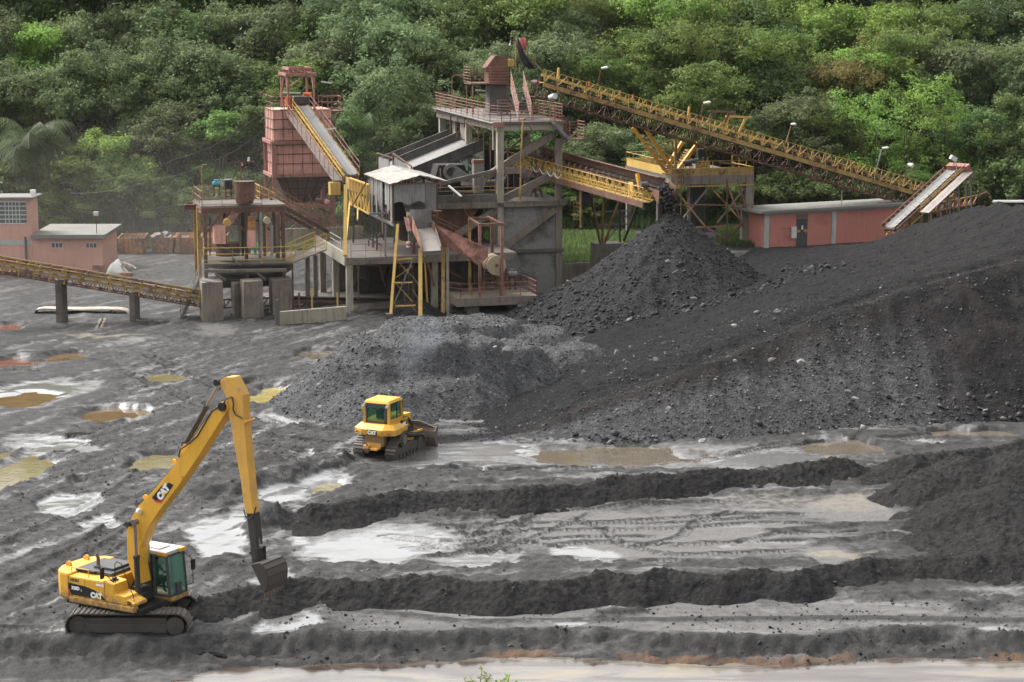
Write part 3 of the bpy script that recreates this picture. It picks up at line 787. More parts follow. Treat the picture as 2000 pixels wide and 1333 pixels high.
CONE = (11.65, 148.0, 7.85)
def cone_h(x, y):
    dx, dy = x - CONE[0], y - CONE[1]
    r = np.hypot(dx, dy); a = np.arctan2(dy, dx)
    rr = r * (1 + 0.02 * np.sin(7 * a)) + 0.22 * fbm(x * 0.5, y * 0.5, 101, 4) * sstep(.3, 2, r)
    h = CONE[2] + .12 - 0.76 * np.sqrt(rr * rr + 0.012) + 0.010 * rr * rr * sstep(4, 12, rr)
    h = h + 0.20 * fbm(x * 1.4, y * 1.4, 103, 5, 0.6) * sstep(0.2, 2.5, r) + 0.26 * (ridged(a * 5.0, r * 0.12, 105, 3) - .4) * sstep(1.0, 5, r)
    return h
# big pile: crest lines from the photograph turned into plan positions
def crest(rows):  # (u, v, z)
    p = [G(u, v, z) for u, v, z in rows]
    return np.array([q.x for q in p]), np.array([q.y for q in p]), np.array([q.z for q in p])
foot = crest([(860, 872, 0), (1000, 862, 0), (1080, 864, 0), (1250, 868, 0), (1400, 864, 0), (1560, 856, 0), (1700, 844, 0), (1850, 836, 0), (2000, 832, 0), (2300, 815, 0)])
lip = crest([(880, 862, 0.1), (1000, 845, 0.25), (1080, 822, 0.75), (1200, 772, 1.9), (1300, 738, 2.6), (1400, 702, 3.35), (1500, 660, 4.2), (1600, 620, 5.0), (1800, 556, 6.3), (2000, 505, 7.35), (2300, 440, 8.7)])
back = crest([(900, 800, 0.1), (1000, 740, 0.4), (1100, 690, 0.8), (1200, 640, 1.2), (1400, 540, 1.6), (1470, 492, 1.75), (1600, 487, 2.4), (1700, 479, 3.3), (1800, 442, 5.0), (1900, 412, 6.8), (1960, 398, 7.7), (2010, 402, 8.2), (2300, 402, 9.5)])
def hill_h(x, y, rough=True):
    yf = np.interp(x, foot[0], foot[1]); yl = np.interp(x, lip[0], lip[1]); zl = np.interp(x, lip[0], lip[2])
    yb = np.interp(x, back[0], back[1]); zb = np.interp(x, back[0], back[2])
    w1 = 0.5 * fbm(x * 0.25, y * 0.25, 111, 4)
    yy = y + w1
    yb = np.maximum(yb, yl + 4)
    t = (yy - yf) / np.maximum(yl - yf, 0.3)
    t2 = np.clip((yy - yl) / (yb - yl), 0, 1)
    s = np.where(yy < yl, zl * np.clip(t, -0.6, 1), zl + (zb - zl) * t2)
    # haul road: a shallow trough just behind the lip
    k = np.exp(-((yy - yl - 3.2) / 2.2) ** 2)
    s = s - 0.55 * k * sstep(0.6, 2.5, zl)
    s = s - 0.5 * np.maximum(0, yy - yb - 1.0) - 0.02 * np.maximum(0, yy - yb - 1.0) ** 2
    s = s - sstep(-4.6, -6.6, x) * 0.8
    if rough:
        s = s + (0.16 * fbm(x * 1.1, y * 1.1, 113, 5, 0.6) + 0.22 * fbm(x * 0.35, y * 0.35, 117, 3) + 0.18 * ridged(x * 0.2 - y * 0.1, y * 0.9 + x * 0.15, 119, 3) * sstep(yl + 1, yl + 6, yy) + 0.26 * (ridged(x * 0.55 + .3 * w1, y * 0.07, 129, 3) - .35) * sstep(yl + .5, yl - 1.5, yy)) * sstep(-0.2, 1.2, s)
        # track prints along the haul road
        for off in (1.4, 3.2, 4.6):
            q = np.abs(yy - yl - off)
            s = s - 0.10 * sstep(.5, .3, q) * sstep(0.3, 1.5, zl) * (0.6 + 0.4 * np.sin(x * 11))
    return s
HEAP = [(760, 690, 2.5, 5.2), (830, 690, 2.6, 5.0), (900, 690, 2.35, 4.8), (980, 694, 2.0, 4.4), (710, 720, 1.9, 5.0), (660, 760, 1.0, 4.2), (760, 770, 1.2, 4.5), (860, 750, 1.3, 4.2), (930, 650, 2.2, 5.2), (830, 655, 2.4, 5.2), (1030, 665, 1.7, 5.0), (1100, 690, 1.3, 4.5)]
HEAP = [(G(u, v, z), z * 1.32, r) for u, v, z, r in HEAP]
def heap_h(x, y):
    h = np.full(x.shape, -1.0)
    wob = 0.5 * fbm(x * 0.35, y * 0.35, 121, 4)
    for c, z, r in HEAP:
        d = np.hypot(x - c.x, y - c.y) + wob
        k = z * np.minimum(1.0, (1 - d / r) * 1.9)
        h = np.maximum(h, k)
    ph = sstep(0, 0.6, h)
    return h + ph * (0.26 * fbm(x * 0.9, y * 0.9, 123, 5, 0.6) + 0.12 * ridged(x * 0.5, y * 0.5, 125, 3))
one = lambda c: (lambda x, y: np.full(x.shape, c))
def pale_hill(x, y):
    yl = np.interp(x, lip[0], lip[1]); yf = np.interp(x, foot[0], foot[1])
    t = (y - yf) / np.maximum(yl - yf, .5)
    return np.clip(sstep(1.0, 0.45, t + 0.25 * fbm(x * .3, y * .3, 131, 3)) * sstep(27, 20, x) + .12, 0, 1)
def brown_hill(x, y):
    yl = np.interp(x, lip[0], lip[1]); yf = np.interp(x, foot[0], foot[1])
    t = (y - yf) / np.maximum(yl - yf, .5)
    return np.clip(sstep(0.35, 0.8, t + .25 * fbm(x * .25, y * .25, 133, 3)) * sstep(1.5, 1.05, t) + sstep(20, 26, x) * .5, 0, 1)
heightfield('coal_pile', -2.5, 24.5, 134, 162, 0.2, cone_h, M['coal'], 'tall conical black coal pile under the end of the discharge conveyor', 'coal pile', attrs=dict(pale=one(.35), brown=one(.1)))
heightfield('coal_pile', -6.5, 56, 99, 176, 0.26, hill_h, M['coal'], 'huge sloping coal and spoil pile with a haul road up its back', 'coal pile', attrs=dict(pale=pale_hill, brown=brown_hill), ystep=0.22)
heightfield('coal_pile', -15.5, 9, 108, 148, 0.2, heap_h, M['gravel_coal'], 'low flat topped heap of grey gravelly coal behind the bulldozer', 'coal pile', attrs=dict(pale=one(.9), brown=lambda x, y: sstep(128, 138, y) * .8))

def berm(name, pix, z, hw, label, seed, extra=(), cat='mud bank'):
    pts = [G(u, v, z) for u, v in pix]
    def f(x, y):
        d, al, ix = seg_dist(x, y, pts)
        d = d + 0.28 * fbm(x * 0.7, y * 0.7, seed, 4)
        hgt = z * (0.92 + 0.55 * fbm(x * 0.28, y * 0.05, seed + 3, 4))
        n = len(pts) - 1
        tip = sstep(-0.05, 0.55, ix) * sstep(-0.05, 0.5, n - ix)
        h = hgt * (1 - (np.maximum(d, 0) / (hw * (1.12 + .45 * fbm(x * .22, y * .1, seed + 5, 3)))) ** 1.35) * (0.35 + 0.65 * tip)
        h = np.where(tip < 0.02, h - 0.0, h)
        for u, v, zz, r in extra:
            c = G(u, v, zz)
            dd = np.hypot(x - c.x, y - c.y) + 0.7 * fbm(x * 0.5, y * 0.5, seed + 7, 4)
            h = np.maximum(h, zz * (1 - (np.maximum(dd, 0) / r) ** 1.3))
        on = sstep(-0.05, 0.5, h)
        h = np.maximum(h, -1.0)
        return h + on * (0.20 * fbm(x * 0.8, y * 0.8, seed + 11, 6, 0.62) + 0.12 * np.abs(perlin(x * 2.6, y * 2.6, seed + 13)) + 0.13 * np.abs(perlin(x * 5.6, y * 5.6, seed + 17)) + .07 * np.abs(perlin(x * 10, y * 10, seed + 19)) - 0.10)
    xs = [p.x for p in pts] + [G(u, v, zz).x for u, v, zz, r in extra]; ys = [p.y for p in pts] + [G(u, v, zz).y for u, v, zz, r in extra]
    m = hw + 1.5 + (3 if extra else 0)
    heightfield(name, min(xs) - m, max(xs) + m, min(ys) - m, max(ys) + m, 0.10, f, M['clod'], label, cat, attrs=dict(pale=one(.2), brown=one(.25)))
    return f
berm1 = berm('mud_bank', [(590, 988), (625, 980), (660, 977), (720, 962), (800, 954), (900, 948), (1000, 950), (1100, 942), (1200, 932), (1300, 928), (1400, 917), (1500, 907), (1600, 899), (1690, 890)], 0.95, 1.45,
     'ragged black mud bank between the puddles and the rutted mud flat', 201)
berm3 = berm('mud_bank', [(1720, 893), (1800, 884), (1900, 872), (2100, 850)], 1.2, 2.0, 'high tumbled black mud mound joining the two long banks', 231,
     extra=[(1900, 893, 1.9, 4.2), (2010, 880, 2.3, 5.0), (1965, 950, 1.7, 4.6), (1900, 985, 1.0, 3.6), (2010, 1030, 1.5, 4.6), (1830, 920, 1.4, 3.0), (1950, 1070, 1.0, 3.2), (1860, 1045, .5, 2.6)])
berm2 = berm('mud_bank', [(350, 1168), (400, 1158), (450, 1146), (520, 1138), (600, 1124), (700, 1130), (800, 1124), (900, 1130), (1000, 1137), (1100, 1132), (1180, 1114), (1250, 1124), (1300, 1110), (1400, 1120), (1500, 1110), (1540, 1121), (1620, 1097), (1700, 1087), (1800, 1082), (1900, 1086), (2150, 1075)], 0.9, 1.35,
     'long low black mud bank along the near side of the rutted flat', 251)

# ------------------------------------------------------------------ loose stones
ICO_V = []
_p = (1 + 5 ** 0.5) / 2
for a, b in ((1, _p), (-1, _p), (1, -_p), (-1, -_p)): ICO_V += [(0, a, b), (a, b, 0), (b, 0, a)]
ICO_V = np.array(ICO_V) / math.hypot(1, _p)
_bm = bmesh.new(); [_bm.verts.new(p) for p in ICO_V]; _r = bmesh.ops.convex_hull(_bm, input=_bm.verts); _bm.verts.index_update()
ICO_F = np.array([[v.index for v in f.verts] for f in _bm.faces]); _co = np.array([v.co[:] for v in _bm.verts]); _bm.free()
ICO_V = _co
def stones(name, xy, zfun, size, tone, label, sink=0.25, seed=1):
    g = np.random.default_rng(seed)
    n = len(xy)
    z = zfun(xy[:, 0][None, :], xy[:, 1][None, :])[0]
    sc = 0.42 * size[:, None] * g.uniform(0.55, 1.25, (n, 3)) * np.array([1, 1, 0.75])
    a = g.uniform(0, 2 * math.pi, n)
    V = ICO_V[None] * (1 + g.uniform(-0.28, 0.28, (n, 12, 1))) * sc[:, None, :]
    ca, sa = np.cos(a)[:, None], np.sin(a)[:, None]
    x = V[..., 0] * ca - V[..., 1] * sa; y = V[..., 0] * sa + V[..., 1] * ca
    tilt = g.uniform(-0.5, 0.5, (n, 1))
    zz = V[..., 2] + x * tilt
    V = np.stack([x + xy[:, 0:1], y + xy[:, 1:2], zz + (z + 0.5 * size * sink)[:, None]], -1).reshape(-1, 3)
    F = (ICO_F[None] + (np.arange(n) * 12)[:, None, None]).reshape(-1, 3)
    o = mesh_np(name, V, F, M['rocks'], None, False, dict(tone=np.repeat(tone, 12)))
    return tag(o, label, 'gravel', kind='stuff')
def scatter(n, x0, x1, y0, y1, zfun, dens, smin, smax, seed, palef=0.10, zmin=0.05):
    g = np.random.default_rng(seed)
    xy = np.stack([g.uniform(x0, x1, n), g.uniform(y0, y1, n)], -1)
    z = zfun(xy[:, 0][None], xy[:, 1][None])[0]; gg = plain_h(xy[:, 0][None], xy[:, 1][None])[0][0]
    k = (z > gg + zmin) & (g.uniform(0, 1, n) < dens(xy[:, 0], xy[:, 1]))
    xy = xy[k]
    size = smin * (smax / smin) ** (g.uniform(0, 1, len(xy)) ** 2.6)
    tone = np.clip(g.normal(0.19, 0.11, len(xy)), 0.0, 0.5)
    pl = g.uniform(0, 1, len(xy)) < palef
    tone = np.where(pl, g.uniform(0.35, 1.0, len(xy)), tone)
    return xy, size, tone
xy, s_, t_ = scatter(42000, -6, 34, 100, 126, hill_h, lambda x, y: np.clip(pale_hill(x, y) * 1.2 + 0.10, 0, 1), 0.035, 0.24, 301, 0.20)
stones('gravel', xy, hill_h, s_, t_, 'loose grey and pale stones over the face of the big pile', seed=2)
xy, s_, t_ = scatter(14000, 8, 50, 112, 172, hill_h, lambda x, y: 0.45 * np.ones_like(x), 0.05, 0.26, 302, 0.015)
stones('gravel', xy, hill_h, s_, t_ * .5, 'loose dark lumps over the top of the big pile', seed=3)
xy, s_, t_ = scatter(14000, 0.5, 23, 135.5, 149, cone_h, lambda x, y: 0.5 * np.ones_like(x), 0.05, 0.36, 303, 0.05)
stones('gravel', xy, cone_h, s_, t_ * .45, 'coal lumps rolled down the conical pile', seed=4)
xy, s_, t_ = scatter(26000, -15, 8, 109, 142, heap_h, lambda x, y: 0.8 * np.ones_like(x), 0.05, 0.22, 304, 0.16)
stones('gravel', xy, heap_h, s_, t_, 'grey gravel over the low heap', seed=5)
gh = lambda x, y: ground_h(x, y)
_tf = lambda x, y: ((y - np.interp(x, foot[0], foot[1])) / np.maximum(np.interp(x, lip[0], lip[1]) - np.interp(x, foot[0], foot[1]), .5))
xy, s_, t_ = scatter(9000, 0, 32, 100, 114, hill_h, lambda x, y: .55 * sstep(.30, .02, _tf(x, y)), 0.10, 0.55, 311, 0.12, -.1)
stones('gravel', xy, hill_h, s_, t_, 'coarse stones gathered along the toe of the big pile', seed=11)
_cf = lambda x, y: np.hypot(x - CONE[0], y - CONE[1])
xy, s_, t_ = scatter(6000, 0, 24, 134, 149, lambda x, y: np.maximum(cone_h(x, y), hill_h(x, y)), lambda x, y: .5 * sstep(7, 9.5, _cf(x, y)) * sstep(13.5, 11, _cf(x, y)), 0.10, 0.6, 312, 0.05)
stones('gravel', xy, lambda x, y: np.maximum(cone_h(x, y), hill_h(x, y)), s_, t_ * .5, 'coarse lumps fanned out around the foot of the cone', seed=12)
xy, s_, t_ = scatter(2500, -26, 2, 120, 150, gh, lambda x, y: 0.5 * np.ones_like(x), 0.04, 0.16, 305, 0.15, -0.05)
stones('gravel', xy, gh, s_, t_, 'small stones littering the yard in front of the plant', seed=6)
xy, s_, t_ = scatter(16000, -24, 0, 74, 122, gh, lambda x, y: np.clip(.5 + .6 * fbm(x * .15, y * .15, 95, 3), 0, 1) * (ground_h(x[None], y[None], True)[1]['wet'][0] < .33), 0.03, 0.17, 313, 0.04, -0.03)
stones('clods', xy, gh, s_, t_ * .6, 'mud clods and grit littering the rutted west yard', seed=13)
xy, s_, t_ = scatter(9000, -9, 24, 67, 77, gh, lambda x, y: np.clip(.35 + .6 * fbm(x * .2, y * .2, 97, 3), 0, 1), 0.03, 0.2, 314, 0.05, -0.6)
stones('clods', xy, gh, s_, t_ * .6, 'clods and grit over the front mud bench and its face', seed=14)
for f, nm, bx, sd in ((berm1, 'first', (-12, 20, 88, 103), 306), (berm2, 'second', (-13, 22, 74, 88), 307), (berm3, 'mound', (12, 26, 78, 108), 308)):
    xy, s_, t_ = scatter(9000, *bx, f, lambda x, y: 0.30 * np.ones_like(x), 0.03, 0.17, sd, 0.03)
    stones('clods', xy, f, s_, t_ * .75, {'first': 'clods and grit over the upper mud bank', 'second': 'clods and grit over the lower mud bank', 'mound': 'clods and grit over the tumbled mound'}[nm], seed=sd)

# boulders one can point to
def boulder(u, v, zf, size, label, pale=False, flat=0.7):
    lo, hi = 60.0, 190.0                      # walk along the line of sight to the surface
    d = ray(u, v); c0 = Vector((0, 0, CAM_H)); tt = 60.0; hit = None
    while tt < 190:
        p = c0 + d * tt
        if p.z <= zf(np.array([[p.x]]), np.array([[p.y]]))[0, 0]: hit = p; break
        tt += 0.1
    if hit is None: return
    g = np.random.default_rng(int(u * 7 + v))
    size *= 0.4
    bm = bmesh.new(); bmesh.ops.create_icosphere(bm, subdivisions=2, radius=1)
    for q in bm.verts:
        nn = q.co.copy()
        k = max(0.75, 1.0 + 0.3 * math.sin(nn.x * 3 + u) * math.cos(nn.y * 2.5 + v) + g.uniform(-.1, .1))
        q.co = nn * k
    for _ in range(9):
        ax = Vector(g.normal(size=3)).normalized(); lim = g.uniform(.42, .7)
        for q in bm.verts:
            e = q.co.dot(ax) - lim
            if e > 0: q.co -= ax * e
    me = bpy.data.meshes.new('boulder'); 
    for q in bm.verts: q.co = Vector((q.co.x * size * 1.15, q.co.y * size * 0.9, q.co.z * size * flat))
    bm.to_mesh(me); bm.free()
    me.materials.append(M['boulder_pale' if pale else 'boulder'])
    o = bpy.data.objects.new('boulder', me); o.location = hit + Vector((0, 0, size * 0.1)); o.rotation_euler = (0, 0, u)
    COL.objects.link(o)
    tag(o, label, 'rock', 'boulders on the heaps')
anyh = lambda x, y: np.maximum(np.maximum(hill_h(x, y), cone_h(x, y)), np.maximum(heap_h(x, y), plain_h(x, y)[0]))
for a in ((1434, 637, .26, 'bright white stone beside the haul road', True), (995, 693, .5, 'pointed grey block on the edge of the low gravel heap', False, 1.2), (968, 678, .2, 'small pale stone behind the pointed block on the low heap', True),
          (1205, 690, .38, 'grey boulder at the foot of the conical pile'), (1283, 704, .40, 'dark boulder at the conical pile foot beside the haul road', False), (1224, 708, .22, 'small grey rock in front of the boulder at the cone foot'), (1140, 728, .3, 'flat grey rock on the brown track below the cone'),
          (1508, 704, .36, 'round dark boulder on the face of the big pile'), (1563, 708, .5, 'long split grey rock on the face of the big pile', True, .5), (1436, 706, .2, 'tan stone by the edge of the haul road', True), (1306, 798, .28, 'pale rock low on the big pile face', True),
          (1655, 766, .34, 'grey boulder halfway down the big pile face'), (1670, 778, .25, 'tan stone just below the grey boulder on the big pile', True), (1372, 862, .34, 'white stone at the water edge of the big pile', True), (1538, 844, .3, 'pale stone among rocks at the big pile foot', False),
          (1322, 534, .5, 'long slab of rock halfway up the conical pile', False, .5), (1305, 512, .4, 'dark slab near the top of the conical pile', False, .5), (1355, 585, .34, 'dark lump low on the conical pile face'), (1520, 612, .36, 'grey lump beside the haul road tip', False),
          (1478, 612, .34, 'grey lump on the haul road verge'), (820, 872, .0, '', False), (625, 795, .2, 'pale stone at the toe of the gravel heap', True), (622, 752, .18, 'white pebble at the heap side facing the yellow puddle', True)):
    if a[2] > 0: boulder(a[0], a[1], anyh, a[2], a[3], *(a[4:]))
# ------------------------------------------------------------------ the coal plant
def L(o, a=0.0, b=0.0, z=0.0): return Vector(o) + EA * a + EB * b + EZ * z
def thing(name, base, label, cat, group=None):
    b = Vector(base)
    return empty(name, b, label, cat, group)
def conveyor(root, p0, p1, width, depth, m_belt, m_frame, m_low, panels, idlers=0, m_idler=None, walk=None, rail_near=False, rail_far=False, m_rail=None, m_walk=None, toe=None, cover=None, web=0.06, chord=0.09, rail_n=2, gap=1.6, carry=0.12, drop=0.0):
    p0, p1 = Vector(p0), Vector(p1)
    d = (p1 - p0).normalized(); s = d.cross(EZ).normalized(); n = s.cross(d).normalized()
    near = s if s.y < 0 else -s
    Lh = (p1 - p0).length
    # belt: flat middle with raised wings
    w2 = width / 2
    prof = [(-w2, 0.10), (-w2 * 0.45, 0.0), (w2 * 0.45, 0.0), (w2, 0.10)]
    mb = MB()
    top = [p0 + near * a + n * (b + carry) for a, b in prof]; bot = [q - n * 0.035 for q in top]
    mb.prism(top + bot[::-1], d * Lh)
    ret = [p0 + near * a - n * 0.22 for a in (-w2, w2)]
    mb.prism(ret + [ret[1] - n * .03, ret[0] - n * .03], d * Lh)
    mb.build('belt', M[m_belt], root)
    for sg in (1, -1):
        o = near * sg * (w2 + 0.14)
        mb = MB(); mb.beam(p0 + o, p1 + o, chord, chord * 1.8, n); mb.build('stringer', M[m_frame], root)
        mb = MB(); lo = o - n * depth
        mb.beam(p0 + lo, p1 + lo, chord, chord, n)
        zigzag(mb, p0 + o, p1 + o, p0 + lo, p1 + lo, panels, web)
        mb.build('truss_side', M[m_low if sg < 0 else m_low], root)
    mb = MB(); zigzag(mb, p0 + near * (w2 + .14) - n * depth, p1 + near * (w2 + .14) - n * depth, p0 - near * (w2 + .14) - n * depth, p1 - near * (w2 + .14) - n * depth, max(2, panels // 2), web); mb.build('bottom_bracing', M[m_low], root)
    proto = None
    for i in range(idlers):
        q = p0.lerp(p1, (i + 0.5) / idlers)
        if proto is None:
            mb = MB()
            for sg in (1, -1):
                e = near * sg * (w2 + 0.10)
                mb.tube(q + e, q + e + n * 0.30, 0.035, 5); mb.tube(q + e + n * 0.30, q + e * 0.72 + n * 0.36, 0.035, 5)
                mb.tube(q + e * 0.97 + n * 0.19, q + e * 0.48 + n * 0.06, 0.05, 6)
            mb.tube(q - near * (w2 * .45) + n * .05, q + near * (w2 * .45) + n * .05, 0.05, 6)
            proto = mb.build('idler', M[m_idler or m_frame], root); q0 = q
        else:
            c = proto.copy(); COL.objects.link(c); c.parent = root; c.location = q - q0
    for k, pp in ((0, p0), (1, p1)):
        mb = MB(); mb.tube(pp - near * (w2 * 1.02) - n * .05, pp + near * (w2 * 1.02) - n * .05, 0.17, 10); mb.build('pulley', M['rust_dark'], root)
    for sd, fl in ((near, rail_near), (-near, rail_far)):
        wk = walk if walk else 0.0
        if fl and wk:
            a = sd * (w2 + 0.25) - n * drop; b = sd * (w2 + 0.25 + wk) - n * drop
            mb = MB(); mb.prism([p0 + a, p0 + b, p0 + b - n * .05, p0 + a - n * .05], d * Lh); mb.build('walkway', M[m_walk or 'grating'], root)
            if toe:
                mb = MB(); mb.beam(p0 + b - n * (toe[1] / 2 - 0.03), p1 + b - n * (toe[1] / 2 - 0.03), 0.03, toe[1], n); mb.build('toe_board', M[toe[0]], root)
            mb = MB(); railing(mb, [p0 + b, p1 + b], 1.05, rail_n, gap, 0.026); mb.build('handrail', M[m_rail], root)
        elif fl:
            b = sd * (w2 + 0.2)
            mb = MB(); railing(mb, [p0 + b, p1 + b], 1.05, rail_n, gap, 0.026); mb.build('handrail', M[m_rail], root)
    if cover:
        o = -near * (w2 + .05); mb = MB()
        a, b = p0.lerp(p1, cover[0]), p0.lerp(p1, cover[1])
        mb.prism([a + o + n * .1, a + o + n * .78, a + o + near * (width * .62) + n * .92, a + o + near * (width * .66) + n * .86, a + o + near * .05 + n * .70, a + o + near * .05 + n * .1], b - a)
        mb.build('belt_cover', M[cover[2]], root)
    return d, near, n

# ---- raised concrete platform in the middle
O1 = G(677, 505, 4.2)
t_ = thing('concrete_platform', O1 - EZ * 4.2, 'grey concrete slab on square columns below the tin roofed shed', 'platform')
mb = MB(); mb.pbox(L(O1, 0, 0, -0.42), 13.0, 12.0, 0.42); mb.build('slab', M['deck'], t_)
mb = MB(); mb.pbox(L(O1, 0.02, -0.12, -0.50), 13.0, 0.11, 0.42); mb.build('edge_beam', M['concrete'], t_)
mb = MB(); mb.pbox(L(O1, -0.16, 0, -0.55), 0.15, 12.0, 0.95); mb.build('side_upstand', M['concrete_pale'], t_)
for a, b in ((0, 0), (0, 5.2), (0, 10.5), (6.5, 0.2), (6.5, 9), (12, 9)):
    mb = MB(); mb.pbox(L(O1, a, b + 0.02, -4.8), 0.46, 0.46, 4.38); mb.build('column', M['concrete_pale' if b < 8 else 'concrete'], t_)
mb = MB(); railing(mb, [L(O1, 0.35, 0.1), L(O1, 3.7, 0.1)], 1.0, 2, 1.3); mb.build('railing', M['rust_rail'], t_)
mb = MB(); railing(mb, [L(O1, 0.05, 2.2, .4), L(O1, 0.05, 6.5, .4)], .8, 2, 2.0); mb.build('railing', M['concrete_pale'], t_)
mb = MB(); mb.pbox(L(O1, -3.4, 12.01, -0.1), 7.2, 0.15, 1.05); mb.build('parapet', M['concrete_pale'], t_)
mb = MB(); railing(mb, [L(O1, -3.4, 12.2, .95), L(O1, 3.6, 12.2, .95)], 0.9, 2, 1.8); mb.build('railing', M['rust_rail'], t_)
# ground floor slab and back wall behind the columns
mb = MB(); mb.pbox(L(O1, -4.6, 1.2, -4.3), 19.0, 10.5, 0.30)
tag(mb.build('floor_slab', M['concrete_dark'], None, loc=L(O1, 0, 0, -4.2)), 'dusty concrete floor slab under the raised platform', 'slab')
mb = MB(); mb.pbox(L(O1, 1.0, 10.9, -4.2), 14.0, 0.25, 3.6)
tag(mb.build('back_wall', M['concrete_dark'], None, loc=L(O1, 0, 0, -4.2)), 'sooty rear wall beneath the raised platform', 'wall')
# low wall in front
q = G(548, 640); q2 = G(677, 629)
mb = MB(); mb.hexa([q, q2, q2 + EB * .28, q + EB * .28], [q + EZ * 1.12, q2 + EZ * 1.12, q2 + EB * .28 + EZ * 1.12, q + EB * .28 + EZ * 1.12])
tag(mb.build('concrete_wall', M['concrete_pale'], None, loc=q), 'low stained concrete wall in front of the feeder piers', 'wall')
# belt line under the platform
c0, c1 = P(560, 585, 152), P(790, 590, 156)
t_ = thing('belt_conveyor', c0, 'dark low belt conveyor running under the concrete platform', 'conveyor')
conveyor(t_, c0, c1, 0.8, 0.5, 'belt_dark', 'rust_dark', 'rust_dark', 8)
for f in (.15, .5, .85):
    q = c0.lerp(c1, f)
    for sg in (-1, 1):
        mb = MB(); mb.beam(Vector((q.x, q.y + sg * .5, -.1)), q + Vector((0, sg * .5, -.5)), .1); mb.build('leg', M['rust_dark'], t_)
for u, v0, v1, m in ((585, 572, 612, 'rust'), (610, 564, 610, 'yellow'), (660, 572, 598, 'yellow')):
    a = P(u, v1, 149); b = P(u - 1, v0, 149); a.z = -.1
    mb = MB(); mb.tube(a, b, .07, 8)
    tag(mb.build('marker_post', M[m], None, loc=a), {585: 'rusty pipe post behind the low wall', 610: 'leaning yellow post behind the low wall', 660: 'short yellow post between two platform columns'}[u], 'post')
# idle machine standing under the platform
q = G(722, 600, -.0); q.y += 6
t_ = thing('crusher_machine', q, 'black greasy machine with a wheel standing under the platform', 'machine')
mb = MB(); mb.pbox(L(q, -.9, 0, 0), 1.8, 1.2, 1.0); mb.pbox(L(q, -.35, .2, 1.0), .8, .8, 1.3); mb.build('body', M['dark_void'], t_, bevel=.06)
mb = MB(); mb.tube(L(q, -1.1, -.25, .8), L(q, -1.1, -.05, .8), .6, 16); mb.build('wheel', M['black'], t_)
mb = MB(); mb.beam(L(q, .7, .3, .9), L(q, .3, .3, 2.9), .18); mb.beam(L(q, .9, .5, .9), L(q, 1.2, .5, 2.2), .16); mb.build('arm', M['dark_void'], t_)

# ---- feeder station (left): two decks over concrete piers
O2 = G(393, 406, 8.0)
t_ = thing('feeder_station', O2 - EZ * 8, 'rusty two deck feeder station on concrete piers with yellow railed gallery', 'plant structure')
W2, D2 = 6.25, 4.6
mb = MB(); mb.pbox(L(O2, 0, .2, -.03), W2, D2, .09); mb.build('upper_deck', M['deck'], t_)
for a0, a1, b0, b1, m in ((0, W2, 0, 0, 'rust'), (-.5, W2, D2, D2, 'rust'), ):
    mb = MB(); mb.ibeam(L(O2, a0, b0 + .1, -.25), L(O2, a1, b1 + .1, -.25), .2, .42); mb.build('deck_beam', M[m], t_)
for a in (0.0, 3.1, W2 - .1):
    mb = MB(); mb.ibeam(L(O2, a + .05, .22, -.27), L(O2, a + .05, D2, -.27), .2, .36); mb.build('deck_beam', M['rust'], t_)
for a, b, m in ((0.25, .12, 'rust'), (3.25, .12, 'rust_dark'), (W2 - .25, .12, 'rust'), (0.1, D2 - .1, 'yellow_dull'), (2.3, D2 - .1, 'rust_dark'), (4.1, D2 - .1, 'pink_frame'), (W2 - .2, D2 - .1, 'rust_dark'), (4.6, 2.2, 'pink_frame')):
    mb = MB(); mb.ibeam(L(O2, a, b, -5.6), L(O2, a, b, -.46), .24, .24, up=EB); mb.build('post', M[m], t_)
q = P(387, 400, 150.5)
mb = MB(); mb.beam(Vector((q.x, q.y, 2.4)), Vector((q.x, q.y, 7.9)), .26); mb.build('post', M['yellow_dull'], t_)
mb = MB(); mb.ibeam(L(O2, -.9, 2.6, -.2), L(O2, .4, 2.6, -.2), .3, .4); mb.build('deck_beam', M['rust'], t_)
for (a0, z0, a1, z1) in ((.3, -1.9, 1.5, -.5), (3.2, -1.9, 2.1, -.5), (W2 - .3, -1.9, W2 - 1.6, -.5)):
    mb = MB(); mb.beam(L(O2, a0, .12, z0), L(O2, a1, .12, z1), .16); mb.build('knee_brace', M['rust'], t_)
mb = MB(); railing(mb, [L(O2, .1, D2, .05), L(O2, .1, .3, .05), L(O2, W2 * .72, .3, .05)], 1.1, 3, 1.3, low=.1); mb.build('railing', M['rust_rail'], t_)
mb = MB(); railing(mb, [L(O2, .1, D2, .05), L(O2, W2 - 1.6, D2, .05)], 1.1, 3, 1.3, low=.1); mb.build('railing', M['rust_rail'], t_)
# hanging chutes
def pxbox(mb, u0, v0, u1, v1, Y, dep):
    a = P(u0, v1, Y); b = P(u1, v1, Y); c = P(u1, v0, Y); d = P(u0, v0, Y)
    return mb.prism([a, b, c, d], EB * dep)
mb = MB(); pxbox(mb, 419, 441, 441, 477, 149, 1.0); mb.build('feed_box', M['pink_steel'], t_)
mb = MB(); mb.prism([P(430, 441, 149.2), P(442, 455, 149.2), P(466, 420, 149.2), P(455, 412, 149.2)], EB * .8); mb.build('feed_chute', M['pink_frame'], t_)
mb = MB(); pxbox(mb, 485, 451, 499, 484, 149, .7); mb.build('feed_box', M['pink_steel'], t_)
mb = MB(); pxbox(mb, 485.5, 424, 498.5, 451, 149.1, .6); mb.build('feed_box', M['orange_box'], t_)
for u, v, r, m in ((444, 435, .28, 'yellow'), (522, 431, .26, 'drum_cream')):
    c = P(u, v, 147.4); mb = MB(); mb.tube(c, c + EB * .16, r, 14); mb.tube(c - EB * .03, c, r * .35, 10); mb.build('hand_wheel', M[m], t_)
